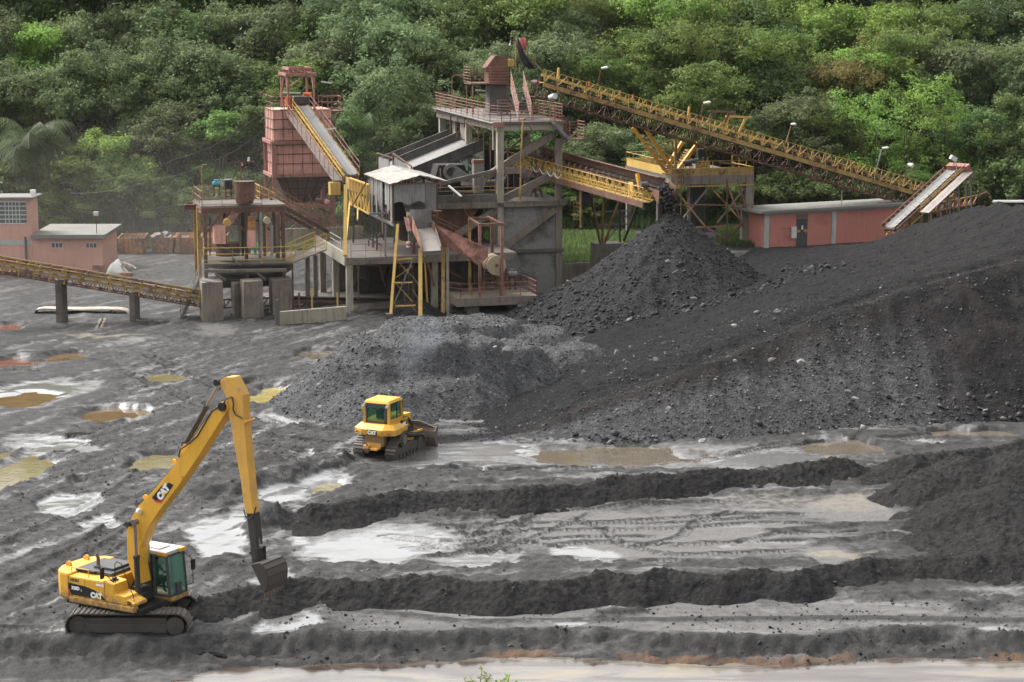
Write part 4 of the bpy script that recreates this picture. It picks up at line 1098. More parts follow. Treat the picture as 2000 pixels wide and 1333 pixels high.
for u, v0, v1, m in ((467, 418, 495, 'concrete'), (509, 415, 500, 'gal'), (517, 425, 500, 'rust_dark'), (541, 420, 505, 'concrete_dark'), (531, 440, 500, 'gal'), (474, 415, 500, 'dark_void')):
    mb = MB(); mb.tube(P(u, v1, 150), P(u, v0, 150), .11, 8); mb.build('pipe', M[m], t_)
# rusty drum and round tank
c = P(441, 503, 149); mb = MB(); mb.tube(c + Vector((0, 1.2, 0)), c + Vector((0, 1.2, .95)), .9, 20); mb.build('drum', M['rust_dark'], t_)
c = G(484, 545, 2.55); c.y += 2.6
mb = MB(); mb.tube(c, c + EZ * .35, 2.5, 36, 2.95); mb.tube(c + EZ * .35, c + EZ * 1.0, 2.95, 36); mb.build('round_tank', M['plate_dark'], t_)
# gallery
O2b = G(399, 518, 3.85)
mb = MB(); mb.plate([O2b, G(571, 515, 3.85), G(576, 494, 3.85), G(400, 494, 3.85)], .12); mb.build('gallery_deck', M['deck'], t_)
mb = MB(); mb.beam(O2b - EZ * .16, G(571, 515, 3.69), .1, .2); mb.build('gallery_edge', M['concrete_dark'], t_)
mb = MB(); railing(mb, [G(398, 497, 3.9), G(400, 517, 3.9), G(455, 516.5, 3.9), G(568, 514, 3.9)], 1.2, 3, 1.85, .032, low=.25); mb.build('gallery_railing', M['yellow_rail'], t_)
R0, R1 = G(571, 514, 3.9), G(638, 488, 4.3)
mb = MB(); mb.plate([R0, R1, R1 + Vector((-1.0, .9, 0)), R0 + Vector((-.6, 1.0, 0))], .12); mb.build('ramp', M['grating'], t_)
mb = MB(); railing(mb, [R0, R1], 1.25, 4, 1.5, .032, low=.15); mb.build('ramp_railing', M['yellow_rail'], t_)
mb = MB(); railing(mb, [R0 + Vector((-.6, 1.0, 0)), R1 + Vector((-1.0, .9, 0))], 1.25, 3, 1.5, .03, low=.2); mb.build('ramp_railing', M['yellow_rail'], t_)
for u, v in ((571, 513), (600, 503), (615, 498)):
    a = G(u, v, 3.8); mb = MB(); mb.beam(Vector((a.x, a.y, -.2)), a, .12 if u < 590 else .32); mb.build('post', M['rust' if u < 590 else 'concrete'], t_)
for u0, v0, u1, v1 in ((396, 553, 437, 629), (458, 555, 474, 622), (477, 551, 515, 627), (533, 548, 571, 619)):
    a = G(u0, v1); b = G(u1, v1 - 3); h = P(u0, v0, a.y).z
    mb = MB(); mb.hexa([a - EZ * .3, b - EZ * .3, b + EB * 1.6 - EZ * .3, a + EB * 1.6 - EZ * .3], [a + EZ * h, b + EZ * h, b + EB * 1.6 + EZ * h, a + EB * 1.6 + EZ * h]); mb.build('pier', M['concrete'], t_, bevel=.04)
a = G(420, 625); mb = MB(); mb.hexa([L(a, 0, 1.8, 2.05), L(a, 5.6, 1.8, 2.05), L(a, 5.6, 4.4, 2.05), L(a, 0, 4.4, 2.05)], [L(a, 0, 1.8, 2.6), L(a, 5.6, 1.8, 2.6), L(a, 5.6, 4.4, 2.6), L(a, 0, 4.4, 2.6)]); mb.build('tank_base', M['dark_void'], t_)
mb = MB(); zigzag(mb, L(a, 0, 1.7, .6), L(a, 5.6, 1.7, .6), L(a, 0, 1.7, 1.2), L(a, 5.6, 1.7, 1.2), 6, .08); mb.beam(L(a, 0, 1.7, .6), L(a, 5.6, 1.7, .6), .1); mb.beam(L(a, 0, 1.7, 1.2), L(a, 5.6, 1.7, 1.2), .1); mb.build('lower_truss', M['rust_dark'], t_)
a = G(542, 640); mb = MB(); mb.ibeam(Vector((a.x, a.y, -.2)), Vector((a.x, a.y, 2.0)), .3, .3, up=EB); mb.build('post', M['plate_dark'], t_)
# landing and stair on the west side
a = P(400, 549, 146); mb = MB(); mb.plate([P(388, 547, 147.5), P(417, 551, 145.5), P(418, 547, 148.5), P(392, 542, 150)], .1); mb.build('landing', M['plate_grey'], t_)
s0, s1 = P(390, 546, 147.5), P(352, 585, 147); s1.z = 0.1
mb = MB()
for sg in (0, .9):
    o = Vector((0, sg, 0)); mb.beam(s0 + o, s1 + o, .06, .22); railing(mb, [s0 + o, s1 + o], .95, 2, 1.2, .025)
for i in range(10): q = s0.lerp(s1, (i + .5) / 10); mb.box(q.x - .14, q.x + .14, q.y, q.y + .9, q.z - .02, q.z + .02)
mb.build('stair', M['plate_grey'], t_)
# stair from the upper deck down to the platform
s0, s1 = L(O2, 4.9, D2 - .3, .1), G(637, 462, 4.25)
mb = MB()
sd_ = (s1 - s0).cross(EZ).normalized()
for sg in (0, 1.0): mb.beam(s0 + sd_ * sg, s1 + sd_ * sg, .07, .28)
for i in range(16): q = s0.lerp(s1, (i + .5) / 16); mb.hexa([q + sd_ * .02 - EA * .13, q + sd_ * .98 - EA * .13, q + sd_ * .98 + EA * .13, q + sd_ * .02 + EA * .13], [q + sd_ * .02 - EA * .13 + EZ * .03, q + sd_ * .98 - EA * .13 + EZ * .03, q + sd_ * .98 + EA * .13 + EZ * .03, q + sd_ * .02 + EA * .13 + EZ * .03])
mb.build('stair', M['rust_dark'], t_)
for sg in (0, 1.0):
    mb = MB(); railing(mb, [s0 + sd_ * sg + EZ * .1, s1 + sd_ * sg + EZ * .1], 1.1, 3, .62, .026, low=.3); mb.build('stair_railing', M['rust_rail'], t_)
mb = MB(); railing(mb, [L(O2, W2 * .78, D2 - .9, .05), L(O2, W2 * .78, D2 + 1.0, .05), L(O2, W2 - .1, D2 - .2, -.6)], 1.1, 3, .7, .03); mb.build('stair_railing', M['yellow_rail'], t_)
# equipment on the upper deck (lifts off)
def motor(name, c, r, ln, mat, label, stand=.55):
    t = thing(name, c - EZ * (r + stand), label, 'motor')
    m = MB(); m.tube(c - EA * ln / 2, c + EA * ln / 2, r, 16); m.tube(c - EA * (ln / 2 + .08), c - EA * ln / 2, r * .75, 12); m.tube(c + EA * ln / 2, c + EA * (ln / 2 + .2), r * .2, 8)
    for k in range(6): m.tube(c + EA * (ln * (-.35 + k * .14)), c + EA * (ln * (-.35 + k * .14) + .03), r * 1.06, 16)
    m.build('casing', M[mat], t)
    m = MB(); m.pbox(c + EA * -.15 - EB * .1 + EZ * r * .9, .3, .2, .16); m.build('terminal_box', M[mat], t)
    m = MB(); m.pbox(c - EA * ln * .5 - EB * r - EZ * (r + .06), ln * 1.2, r * 2, .06)
    if stand > .1:
        for a in (-.4, .4):
            for b in (-.8, .8): m.beam(c + EA * ln * a + EB * r * b - EZ * (r + stand), c + EA * ln * a + EB * r * b - EZ * r, .07)
    m.build('stand', M['rust_dark'], t)
    return t
motor('electric_motor', P(423, 359, 150.6), .17, .5, 'cyan', 'light blue electric motor on a stand on the feeder deck', .75)
c = P(446, 360, 150.6); t2 = thing('gearbox', c - EZ * 1.1, 'black gearbox with a pale cover beside the rusty tank', 'gearbox')
mb = MB(); mb.pbox(L(c, -.28, -.2, -.35), .55, .5, .62); mb.build('housing', M['black'], t2, bevel=.04)
mb = MB(); mb.pbox(L(c, -.3, -.24, .28), .6, .5, .08); mb.build('cover', M['plate_grey'], t2)
mb = MB(); [mb.beam(L(c, a, b, -1.1), L(c, a, b, -.35), .08) for a in (-.2, .2) for b in (-.1, .2)]; mb.build('stand', M['rust_dark'], t2)
c = P(478, 397, 150.2); t2 = thing('rusty_tank', c, 'tapered rusty open tank standing on the feeder deck', 'tank')
mb = MB(); mb.tube(c, c + EZ * .3, .62, 20, .70); mb.tube(c + EZ * .3, c + EZ * 1.58, .70, 20, .76, cap=False); mb.build('shell', M['rust'], t2)
mb = MB(); mb.tube(c + EZ * 1.55, c + EZ * 1.62, .79, 20); mb.build('rim', M['rust_dark'], t2)
c = P(395, 391, 150.8)
mb = MB(); mb.path([c, c + EZ * 2.55, c + EZ * 2.62 + EA * .12, c + EZ * 2.6 + EA * .4], .03); lp = mb.build('lamp_post', M['yellow_rail'], None, loc=c)
tag(lp, 'thin yellow gooseneck lamp post on the feeder deck corner', 'lamp post')
for u, v0, v1 in ((462, 318, 352), (470, 318, 352)):
    pass
c = P(471, 352, 151); t2 = thing('lamp_bracket', c, 'thin rusty mast with two small lamps behind the rusty tank', 'lamp')
mb = MB(); mb.tube(c - EZ * 1.5, c + EZ * 1.28, .06, 6); mb.tube(c - EZ * 1.5 + EA * -.3, c + EZ * 1.2 - EA * .3, .035, 6); mb.tube(c + EZ * 1.28 - EA * .65, c + EZ * 1.34 + EA * 1.1, .04, 6); mb.build('mast', M['rust'], t2)
mb = MB(); mb.tube(c + EZ * 1.36 + EA * .6, c + EZ * 1.66 + EA * .6, .09, 8); mb.build('lamp', M['white_lamp'], t2)
mb = MB(); mb.tube(c + EZ * 1.05 + EA * .1, c + EZ * 1.25 + EA * .1, .08, 8); mb.build('lamp', M['yellow'], t2)
c = G(498, 498, 3.9); t2 = thing('gas_bottle', c, 'teal gas bottle standing on the feeder gallery', 'bottle')
mb = MB(); mb.tube(c, c + EZ * .62, .12, 12); mb.tube(c + EZ * .62, c + EZ * .74, .12, 12, .05); mb.build('body', M['teal'], t2)
mb = MB(); mb.tube(c + EZ * .74, c + EZ * .86, .04, 8); mb.build('valve', M['plate_grey'], t2)

# ---- pink silo
O3 = P(534, 278, 165)
zb = O3.z
t_ = thing('coal_silo', (O3.x, O3.y, 0), 'tall pink steel silo with a dark hopper bottom and an open head frame', 'silo')
WA, DB = 4.75, 4.0
Z_top, Z_ring, Z_low, Z_cone = P(534, 215.5, 165).z, zb, P(534, 343, 165).z, P(534, 399, 165).z
mb = MB(); mb.pbox(L(O3, 0, 0, .12), WA, DB, Z_top - zb - .12); mb.build('upper_bin', M['pink_steel'], t_)
mb = MB(); mb.pbox(L(O3, .1, .1, Z_low - zb), WA - .2, DB - .2, zb - Z_low); mb.build('lower_bin', M['pink_steel'], t_)
mb = MB()
for fz0, fz1, ins in ((.12, Z_top - zb, 0.0), (Z_low - zb, -.25, .1)):
    for i in range(1, 6): a = WA * i / 6; mb.pbox(L(O3, a - .02, -.035 + ins, fz0), .035, .04, fz1 - fz0)
    for i in range(0, 5): b = DB * (i + .5) / 5; mb.pbox(L(O3, -.035 + ins, b, fz0), .04, .04, fz1 - fz0)
    for f in (.36, .68, .98): z = fz0 + (fz1 - fz0) * f; mb.pbox(L(O3, -.06 + ins, -.06 + ins, z), WA + .12 - 2 * ins, .059, .05); mb.pbox(L(O3, -.06 + ins, -.06 + ins, z), .059, DB, .05)
mb.build('stiffeners', M['rust_dark'], t_)
zc = Z_cone - zb; zl = Z_low - zb
mb = MB(); mb.hexa([L(O3, 1.3, 1.2, zc), L(O3, WA - 1.3, 1.2, zc), L(O3, WA - 1.3, DB - 1.2, zc), L(O3, 1.3, DB - 1.2, zc)], [L(O3, .12, .12, zl), L(O3, WA - .12, .12, zl), L(O3, WA - .12, DB - .12, zl), L(O3, .12, DB - .12, zl)]); mb.build('hopper', M['rust_dark'], t_)
mb = MB()
for k in range(4): f = k / 4; mb.beam(L(O3, .12 + 1.18 * f, .1 + 1.08 * f, zl + (zc - zl) * f), L(O3, WA - .12 - 1.18 * f, .1 + 1.08 * f, zl + (zc - zl) * f), .05)
for k in range(1, 5): mb.beam(L(O3, WA * k / 5, .1, zl), L(O3, 1.3 + (WA - 2.6) * k / 5, 1.18, zc), .05)
mb.build('hopper_ribs', M['dark_void'], t_)
for a, b in ((-.12, -.12), (WA - .13, -.12), (-.12, DB - .13), (WA - .13, DB - .13)):
    mb = MB(); mb.ibeam(L(O3, a + .12, b + .12, -zb - .2), L(O3, a + .12, b + .12, 0), .3, .3, .06, up=EB); mb.build('leg', M['pink_frame'], t_)
for z, h in ((-.05, .26), (zl - .05, .24), (Z_cone - zb - .25, .3)):
    mb = MB()
    for (a0, b0, a1, b1) in ((-.2, -.15, WA + .2, -.15), (-.2, DB + .15, WA + .2, DB + .15), (-.15, -.0, -.15, DB), (WA + .15, 0, WA + .15, DB)):
        mb.beam(L(O3, a0, b0, z), L(O3, a1, b1, z), .22, h)
    mb.build('ring_beam', M['pink_frame'], t_)
mb = MB()
for p_, q_ in (((WA, 0, -6), (WA - 1.6, 0, zc - .2)), ((1.6, 0.9, zc), (1.45, .5, zc - 1.0)), ((3.0, .9, zc + .6), (3.3, .4, zc - .5)), ((WA, DB, -9), (0, DB, zc - .3)), ((0, DB, -9), (WA, DB, zc - .3))): mb.beam(L(O3, *p_), L(O3, *q_), .12)
mb.build('brace', M['rust'], t_)
# head frame
zt = Z_top - zb
A0, A1, B0, B1 = 1.3, 3.4, 0.15, 3.3
for a, b in ((A0, B0), (A1, B0), (A0, B1), (A1, B1)):
    mb = MB(); mb.beam(L(O3, a, b, zt - .1), L(O3, a, b, zt + 2.75), .16); mb.build('head_post', M['pink_frame'], t_)
mb = MB()
for z, e in ((zt + 2.8, .15), (zt + 3.25, -.15)):
    for (a0, b0, a1, b1) in ((A0 - e, B0 - e, A1 + e, B0 - e), (A0 - e, B1 + e, A1 + e, B1 + e), (A0 - e, B0 - e, A0 - e, B1 + e), (A1 + e, B0 - e, A1 + e, B1 + e)): mb.beam(L(O3, a0, b0, z), L(O3, a1, b1, z), .14, .22)
    if e > 0: mb.build('head_ring', M['pink_frame'], t_); mb = MB()
for a in (A0 + .15, A1 - .15):
    for b in (B0 + .15, B1 - .15): mb.beam(L(O3, a, b, zt + 2.7), L(O3, a, b, zt + 3.3), .12)
mb.build('head_frame', M['pink_frame'], t_); 
for p_, q_ in (((A0, B0, zt + 1.4), (A0, B0 + 1.2, zt + 2.7)), ((A0, B1, zt + 1.4), (A0, B1 - 1.2, zt + 2.7)), ((A1, B0, zt + 1.4), (A1, B0 + 1.2, zt + 2.7)), ((A0, B1, zt + 1.2), (A1, B1, zt + 2.7)), ((A0, B0, zt), (A0 - .7, B0, zt))): mb = MB(); mb.beam(L(O3, *p_), L(O3, *q_), .1); mb.build('head_brace', M['pink_frame'], t_)
mb = MB(); railing(mb, [L(O3, A0, 0.03, zt), L(O3, .03, .03, zt), L(O3, .03, DB - .1, zt), L(O3, 1.6, DB - .1, zt)], 1.05, 2, 1.2, .026); mb.build('railing', M['rust_rail'], t_)
mb = MB(); mb.pbox(L(O3, WA - .6, 1.2, zt - .3), 1.8, 2.2, .1); mb.build('side_platform', M['rust'], t_)
mb = MB(); railing(mb, [L(O3, WA - .5, 1.25, zt - .2), L(O3, WA + 1.15, 1.25, zt - .2), L(O3, WA + 1.15, 3.3, zt - .2), L(O3, WA - .4, 3.3, zt - .2)], 1.15, 3, .8, .026); mb.build('railing', M['rust_rail'], t_)
mb = MB(); mb.beam(L(O3, WA + 1.0, 1.3, zt - .35), L(O3, WA, 1.3, zt - 1.8), .1); mb.beam(L(O3, WA + 1.0, 3.2, zt - .35), L(O3, WA, 3.2, zt - 1.8), .1); mb.build('bracket', M['rust'], t_)
mb = MB(); mb.pbox(L(O3, WA - .2, .5, zt - 2.3), .5, .6, 1.5); mb.build('side_chute', M['pink_frame'], t_)
# drive unit and lamps on the silo head
c = L(O3, 1.95, .8, zt + .75)
t2 = thing('drive_unit', c - EZ * .7, 'dark belt drive with orange covers under the silo head frame', 'drive')
mb = MB(); mb.pbox(L(c, -.1, 0, -.38), 1.25, .9, .66); mb.build('casing', M['plate_dark'], t2, bevel=.1)
mb = MB(); mb.tube(L(c, -.5, .3, -.45), L(c, -.5, .3, .25), .24, 12); mb.build('motor', M['orange'], t2)
mb = MB(); mb.tube(L(c, .85, .9, .35), L(c, 1.5, .9, .35), .2, 12); mb.build('cover', M['orange'], t2)
mb = MB(); mb.pbox(L(c, -.4, .1, -.8), 1.6, .7, .4); mb.build('bed', M['rust'], t2)
def tube_lamp(p, q, label, post=None, m='white_lamp'):
    t = thing('tube_lamp', p, label, 'lamp')
    mm = MB(); mm.beam(p, q, .12, .1); mm.build('tube', M[m], t)
    if post:
        mm = MB(); mm.path([Vector(x) for x in post], .03); mm.build('post', M['rust'], t)
    return t
tube_lamp(P(552, 181, 166), P(587, 182, 166), 'white tube lamp under the silo head frame', [P(552, 183, 166.1), P(545, 200, 166.1)])
tube_lamp(P(627, 160, 167), P(648, 163, 167), 'white tube lamp on a pole beside the silo head', [P(648, 163, 167), P(649, 196, 167)])
tube_lamp(P(636, 253, 162), P(657, 251, 162), 'white tube lamp on a bent pole by the silo conveyor', [P(657, 251, 162), P(662, 249, 162), P(663, 272, 162)])
c = P(511, 181, 167); mb = MB(); mb.path([P(523, 205, 167), P(522, 176, 167), P(511, 177, 167)], .03); mb.tube(c, c - EZ * .25, .14, 8)
tag(mb.build('lamp_bracket', M['rust'], None, loc=P(523, 205, 167)), 'small rusty lamp bracket on the silo top rail', 'lamp')

# ---- steep conveyor up to the silo
c0, c1 = P(687, 344, 157.5), P(590, 210, 166.0)
t_ = thing('steep_conveyor', (c0.x, c0.y, 4.2), 'steep grey belt conveyor with yellow stringers climbing to the pink silo', 'conveyor')
d, near, n = conveyor(t_, c0, c1, 0.92, 0.55, 'belt', 'yellow', 'yellow_dull', 14, 11, 'yellow', None, False, True, 'rust_rail', rail_n=3, gap=1.4)
a0, a1 = c0 + near * .75 - n * .35, c1 + near * .75 - n * .35
mb = MB(); mb.prism([a0, a0 + near * .75, a0 + near * .75 - n * .05, a0 - n * .05], a1 - a0); mb.build('walkway', M['grating'], t_)
for k, m_ in ((.72, 'rust_rail'), (0.02, 'yellow')):
    mb = MB(); railing(mb, [a0 + near * k, a1 + near * k], .95, 3, 1.0, .03, low=.2); mb.build('handrail', M[m_], t_)
c = P(664, 362, 157); mb = MB(); mb.pbox(L(c, -.75, 0, -.75), .8, .8, .95); mb.build('tail_box', M['yellow'], t_)
for (u0, v0, u1, v1, w_) in ((675, 362, 674, 500, .26), (683, 395, 676, 470, .12), (699, 405, 698, 430, .1)):
    a, b = P(u0, v0, 155), P(u1, v1, 150.5); 
    if w_ > .2: b = P(u1, v1, 149.2); a = P(u0, v0, 152)
    mb = MB(); mb.beam(a, b, w_); mb.build('support_leg', M['yellow'], t_)
# yellow head box joining the shed
mb = MB()
f0, f1 = P(683, 348, 155.5), P(722, 362, 152.6); g0, g1 = P(683, 398, 155.5), P(722, 418, 152.6)
mb.beam(f0, f1, .12); mb.beam(g0, g1, .12)
for i in range(8): mb.beam(f0.lerp(f1, i / 7), g0.lerp(g1, i / 7), .09)
zigzag(mb, f0.lerp(g0, .5), f1.lerp(g1, .5), g0, g1, 6, .07, False)
mb.build('tail_truss', M['yellow'], t_)
mb = MB(); mb.hexa([f0 + EB * .4 - EZ * .9, f1 + EB * .4 - EZ * .9, f1 + EB * 1.6 - EZ * .9, f0 + EB * 1.6 - EZ * .9], [f0 + EB * .4, f1 + EB * .4, f1 + EB * 1.6, f0 + EB * 1.6]); mb.build('tail_hopper', M['yellow_dull'], t_)

# ---- tin roofed shed (screen house) on yellow trestles
O4 = P(768, 437, 150.0)
zf = O4.z; ze = P(768, 357, 150).z - zf; zr = P(821, 341, 150.5).z - zf
SA, SB = 3.35, 8.4
t_ = thing('screen_house', (O4.x, O4.y, 0), 'tin roofed screen shed with ragged slat walls on yellow trestle legs', 'shed')
g = random.Random(5)
def roof_plane(e0, r0, e1, r1, name):
    nx, ny = 12, 8; V = []; F = []
    for j in range(ny + 1):
        for i in range(nx + 1):
            a = e0.lerp(e1, i / nx); b = r0.lerp(r1, i / nx)
            V.append(a.lerp(b, j / ny) + EZ * (g.uniform(-.018, .018) + .02 * math.sin(j * 2.4)))
    n_ = len(V); V += [p - EZ * .045 for p in V]
    for j in range(ny):
        for i in range(nx):
            k = j * (nx + 1) + i; F.append((k, k + 1, k + nx + 2, k + nx + 1)); F.append((n_ + k, n_ + k + nx + 1, n_ + k + nx + 2, n_ + k + 1))
    ed = [i for i in range(nx + 1)] + [j * (nx + 1) + nx for j in range(1, ny + 1)] + [ny * (nx + 1) + i for i in range(nx - 1, -1, -1)] + [j * (nx + 1) for j in range(ny - 1, 0, -1)]
    for i in range(len(ed)): a, b = ed[i], ed[(i + 1) % len(ed)]; F.append((a, b, b + n_, a + n_))
    m_ = MB(); m_.add(V, F); return m_.build(name, M['roof_sheet'], t_)
mid = SA * .56
roof_plane(L(O4, -.35, -.55, ze - .05), L(O4, mid, -.7, zr), L(O4, -.35, SB + .2, ze - .05), L(O4, mid, SB + .2, zr), 'roof')
roof_plane(L(O4, SA + .95, -.4, ze - .02), L(O4, mid, -.7, zr + .02), L(O4, SA + .95, SB + .2, ze - .02), L(O4, mid, SB + .2, zr + .02), 'roof')
mb = MB()
for a, b in ((0, 0), (SA, 0), (0, SB), (SA, SB), (0, SB * .5), (SA, SB * .5)): mb.beam(L(O4, a, b, 0 if a == 0 else .3), L(O4, a, b, ze - .1), .12)
for b in (0, SB): mb.beam(L(O4, 0, b, ze - .12), L(O4, SA, b, ze - .12), .1)
mb.beam(L(O4, 0, 0, ze - .1), L(O4, 0, SB, ze - .1), .1); mb.beam(L(O4, SA, 0, ze - .1), L(O4, SA, SB, ze - .1), .1)
for z in (.75, 1.5): mb.beam(L(O4, 0.05, 0, z), L(O4, 0.05, SB, z), .08)
mb.build('frame', M['rust_dark'], t_)
mb = MB(); mb.beam(L(O4, -.1, -.05, ze - .14), L(O4, SA + .5, -.05, ze - .14), .07, .1); mb.beam(L(O4, -.1, -.05, ze - .1), L(O4, mid, -.05, zr - .08), .07); mb.beam(L(O4, SA + .6, -.05, ze - .1), L(O4, mid, -.05, zr - .08), .07)
for k in range(1, 7): a = SA * k / 6.5; zz = zr - abs(a - mid) / mid * (zr - ze) - .08; mb.beam(L(O4, a, -.05, ze - .14), L(O4, a, -.05, zz), .05)
mb.build('gable_truss', M['pink_frame'], t_)
# hanging slats on the west wall
mb = MB(); b = .1
while b < SB - .2:
    w_ = g.uniform(.12, .42); lo = g.choice([.05, .1, .9, 1.2, .6, .1, 1.5]); 
    if g.random() < .86: mb.obox(L(O4, -.09 + g.uniform(-.02, .02), b, lo), EA, EB, EZ, .03, w_, ze - lo - .05)
    b += w_ + g.uniform(.03, .16)
mb.build('slat_wall', M['corrugated'], t_)
mb = MB(); b = .3
while b < SB - .2: mb.obox(L(O4, .1, b, .1), EA, EB, EZ, .05, .07, ze * g.uniform(.5, .95)); b += g.uniform(.35, .7)
mb.build('inner_battens', M['timber'], t_)
# corrugated gable sheet
V = []; n_ = 44; zt0, zb0 = ze - .18, ze - 1.55
pts = [L(O4, .06 + (SA - 1.0) * i / n_, -.03 + (.035 if i % 2 else 0), 0) for i in range(n_ + 1)]
mb = MB()
for i in range(n_): 
    zz = zb0 + .14 * math.sin(i * .23) + g.uniform(-.02, .02)
    a, b = pts[i], pts[i + 1]; mb.hexa([a + EZ * zz, b + EZ * zz, b + EB * .02 + EZ * zz, a + EB * .02 + EZ * zz], [a + EZ * zt0, b + EZ * zt0, b + EB * .02 + EZ * zt0, a + EB * .02 + EZ * zt0])
mb.build('gable_sheet', M['corrugated'], t_)
mb = MB(); mb.pbox(L(O4, SA - .9, -.04, .9), .82, .04, ze - 1.1); mb.build('gable_panel', M['plate_grey'], t_)
mb = MB(); mb.pbox(L(O4, 0, 0, -.22), .16, SB, .2); mb.pbox(L(O4, SA - .16, 1.0, -.22), .16, SB - 1, .2); mb.pbox(L(O4, .17, 2.5, -.2), SA - .34, .2, .18); mb.build('floor_beam', M['plate_grey'], t_)
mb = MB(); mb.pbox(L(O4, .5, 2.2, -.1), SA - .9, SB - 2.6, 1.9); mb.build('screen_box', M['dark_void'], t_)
mb = MB(); mb.prism([L(O4, 1.2, .1, .25), L(O4, 1.2, 2.4, 1.7), L(O4, 1.2, 2.4, 1.55), L(O4, 1.2, .1, .1)], EA * 1.55); mb.build('screen_deck', M['plate_grey'], t_)
# bull nose and the two chutes
cx = P(822, 428, 149.2); r_ = .75
prof = [(math.cos(R(a)), math.sin(R(a))) for a in range(20, 215, 15)]
A_ = P(801, 410, 148.6); B_ = P(843, 408, 148.9); hh = 1.45
mb = MB(); arc = []
for k in range(9): f = k / 8; arc.append(A_.lerp(B_, f) - EB * (0.38 * math.sin(math.pi * f)))
inner = [p + EB * .06 for p in arc]
mb.prism([p - EZ * hh for p in arc] + [p - EZ * hh for p in inner[::-1]], EZ * hh); mb.build('curved_plate', M['plate_grey'], t_)
c_ = [P(806, 449, 148.3), P(846, 445, 148.6), P(861, 490, 146.2), P(826, 492, 146.0)]
mb = MB(); mb.plate(c_, .05); mb.build('chute_plate', M['plate_chute'], t_)
for i, j in ((0, 3), (1, 2)):
    mb = MB(); a, b = c_[i], c_[j]; mb.prism([a - EZ * .02, b - EZ * .02, b + EZ * .35, a + EZ * (1.0 if i == 0 else .5)], EA * (-.05 if i == 0 else .05)); mb.build('chute_side', M['rust_patchy' if i == 0 else 'plate_grey'], t_)
mb = MB(); mb.prism([P(789, 424, 148.8), P(799, 426, 148.4), P(803, 452, 148.2), P(795, 452, 148.6)], EB * .06); mb.build('torn_flap', M['pink_frame'], t_)
mb = MB(); mb.prism([P(847, 437, 148), P(934, 478, 147), P(953, 486, 147), P(953, 503, 147), P(934, 519, 147), P(917, 503, 147), P(863, 482, 148), P(852, 473, 148)], EB * 1.25); mb.build('side_chute', M['rust_patchy'], t_)
mb = MB(); railing(mb, [P(850, 438, 148.9), P(914, 468, 148.2)], .55, 2, 1.4, .025); mb.build('chute_rail', M['rust'], t_)
mb = MB(); mb.pbox(P(845, 424, 148.7), .5, .5, .12); mb.pbox(P(848, 415, 148.7), .6, .5, .08); mb.build('bracket', M['rust'], t_)
c = P(795, 420, 150.2); mb = MB(); mb.tube(c, c + EA * .6, .2, 12); mb.build('motor', M['drum_cream'], t_)
for (u0, v0, Y0, u1, v1, Y1, w_, m_) in ((777, 439, 149.5, 762, 606, 146.6, .2, 'yellow'), (821, 486, 147.5, 821, 633, 145.0, .28, 'yellow'), (866, 481, 149.5, 865, 612, 148.0, .26, 'yellow_dull'), (874, 484, 147.5, 875, 622, 146.0, .2, 'concrete'), (829, 500, 151, 836, 603, 151, .12, 'yellow'), (808, 470, 152, 806, 590, 152, .2, 'rust_dark'), (736, 455, 154, 736, 500, 154, .12, 'rust_dark'), (753, 440, 152, 753, 500, 150.5, .14, 'plate_dark'), (728, 440, 156, 728, 485, 156, .12, 'plate_dark')):
    mb = MB(); b = P(u1, v1, Y1); 
    if v1 > 560: b.z = -.1
    mb.beam(P(u0, v0, Y0), b, w_); mb.build('trestle_leg', M[m_], t_)
for (u0, v0, u1, v1, Y, w_, m_) in ((768, 553, 806, 552, 147.6, .09, 'yellow'), (772, 598, 812, 597, 147.0, .09, 'yellow'), (772, 508, 806, 505, 148.6, .09, 'yellow'), (770, 545, 806, 520, 148.2, .07, 'yellow_dull'), (774, 555, 806, 590, 147.6, .07, 'yellow_dull'), (776, 510, 804, 540, 148.6, .07, 'yellow_dull'), (778, 470, 806, 478, 149.4, .09, 'yellow'), (767, 600, 806, 508, 147.2, .08, 'plate_grey'),
                                    (806, 540, 820, 560, 148.0, .07, 'concrete'), (806, 565, 820, 590, 147.5, .07, 'concrete'), (806, 600, 821, 620, 147, .07, 'concrete'), (866, 520, 875, 540, 148, .07, 'concrete'), (866, 545, 875, 565, 147.6, .07, 'concrete'), (866, 575, 875, 600, 147.4, .07, 'concrete'), (722, 418, 760, 416, 152.4, .16, 'plate_grey'), (744, 440, 722, 420, 153, .09, 'rust_dark'), (750, 470, 735, 430, 153, .08, 'rust_dark'), (722, 345, 683, 412, 152, .09, 'rust')):
    mb = MB(); mb.beam(P(u0, v0, Y), P(u1, v1, Y), w_); mb.build('trestle_brace', M[m_], t_)
a = P(760, 605, 146.4); mb = MB(); mb.box(a.x - .25, a.x + .25, a.y - .2, a.y + .3, -.4, .55); mb.build('footing', M['concrete_dark'], t_)
c = P(798, 478, 149); t2 = thing('hanging_can', c, 'small white can with a red band hanging under the shed', 'can')
mb = MB(); mb.tube(c - EZ * .2, c + EZ * .2, .17, 12); mb.tube(c + EZ * .2, c + EZ * .75, .012, 5); mb.build('can', M['white'], t2)
mb = MB(); mb.tube(c - EZ * .06, c + EZ * .06, .175, 12); mb.build('band', M['sign_red'], t2)
tube_lamp(P(876, 363, 148.5), P(901, 384, 147.8), 'pale tube lamp on a leaning pole beside the tin shed', [P(897, 394, 147.8), P(916, 424, 148.4), P(935, 425, 148.6)])
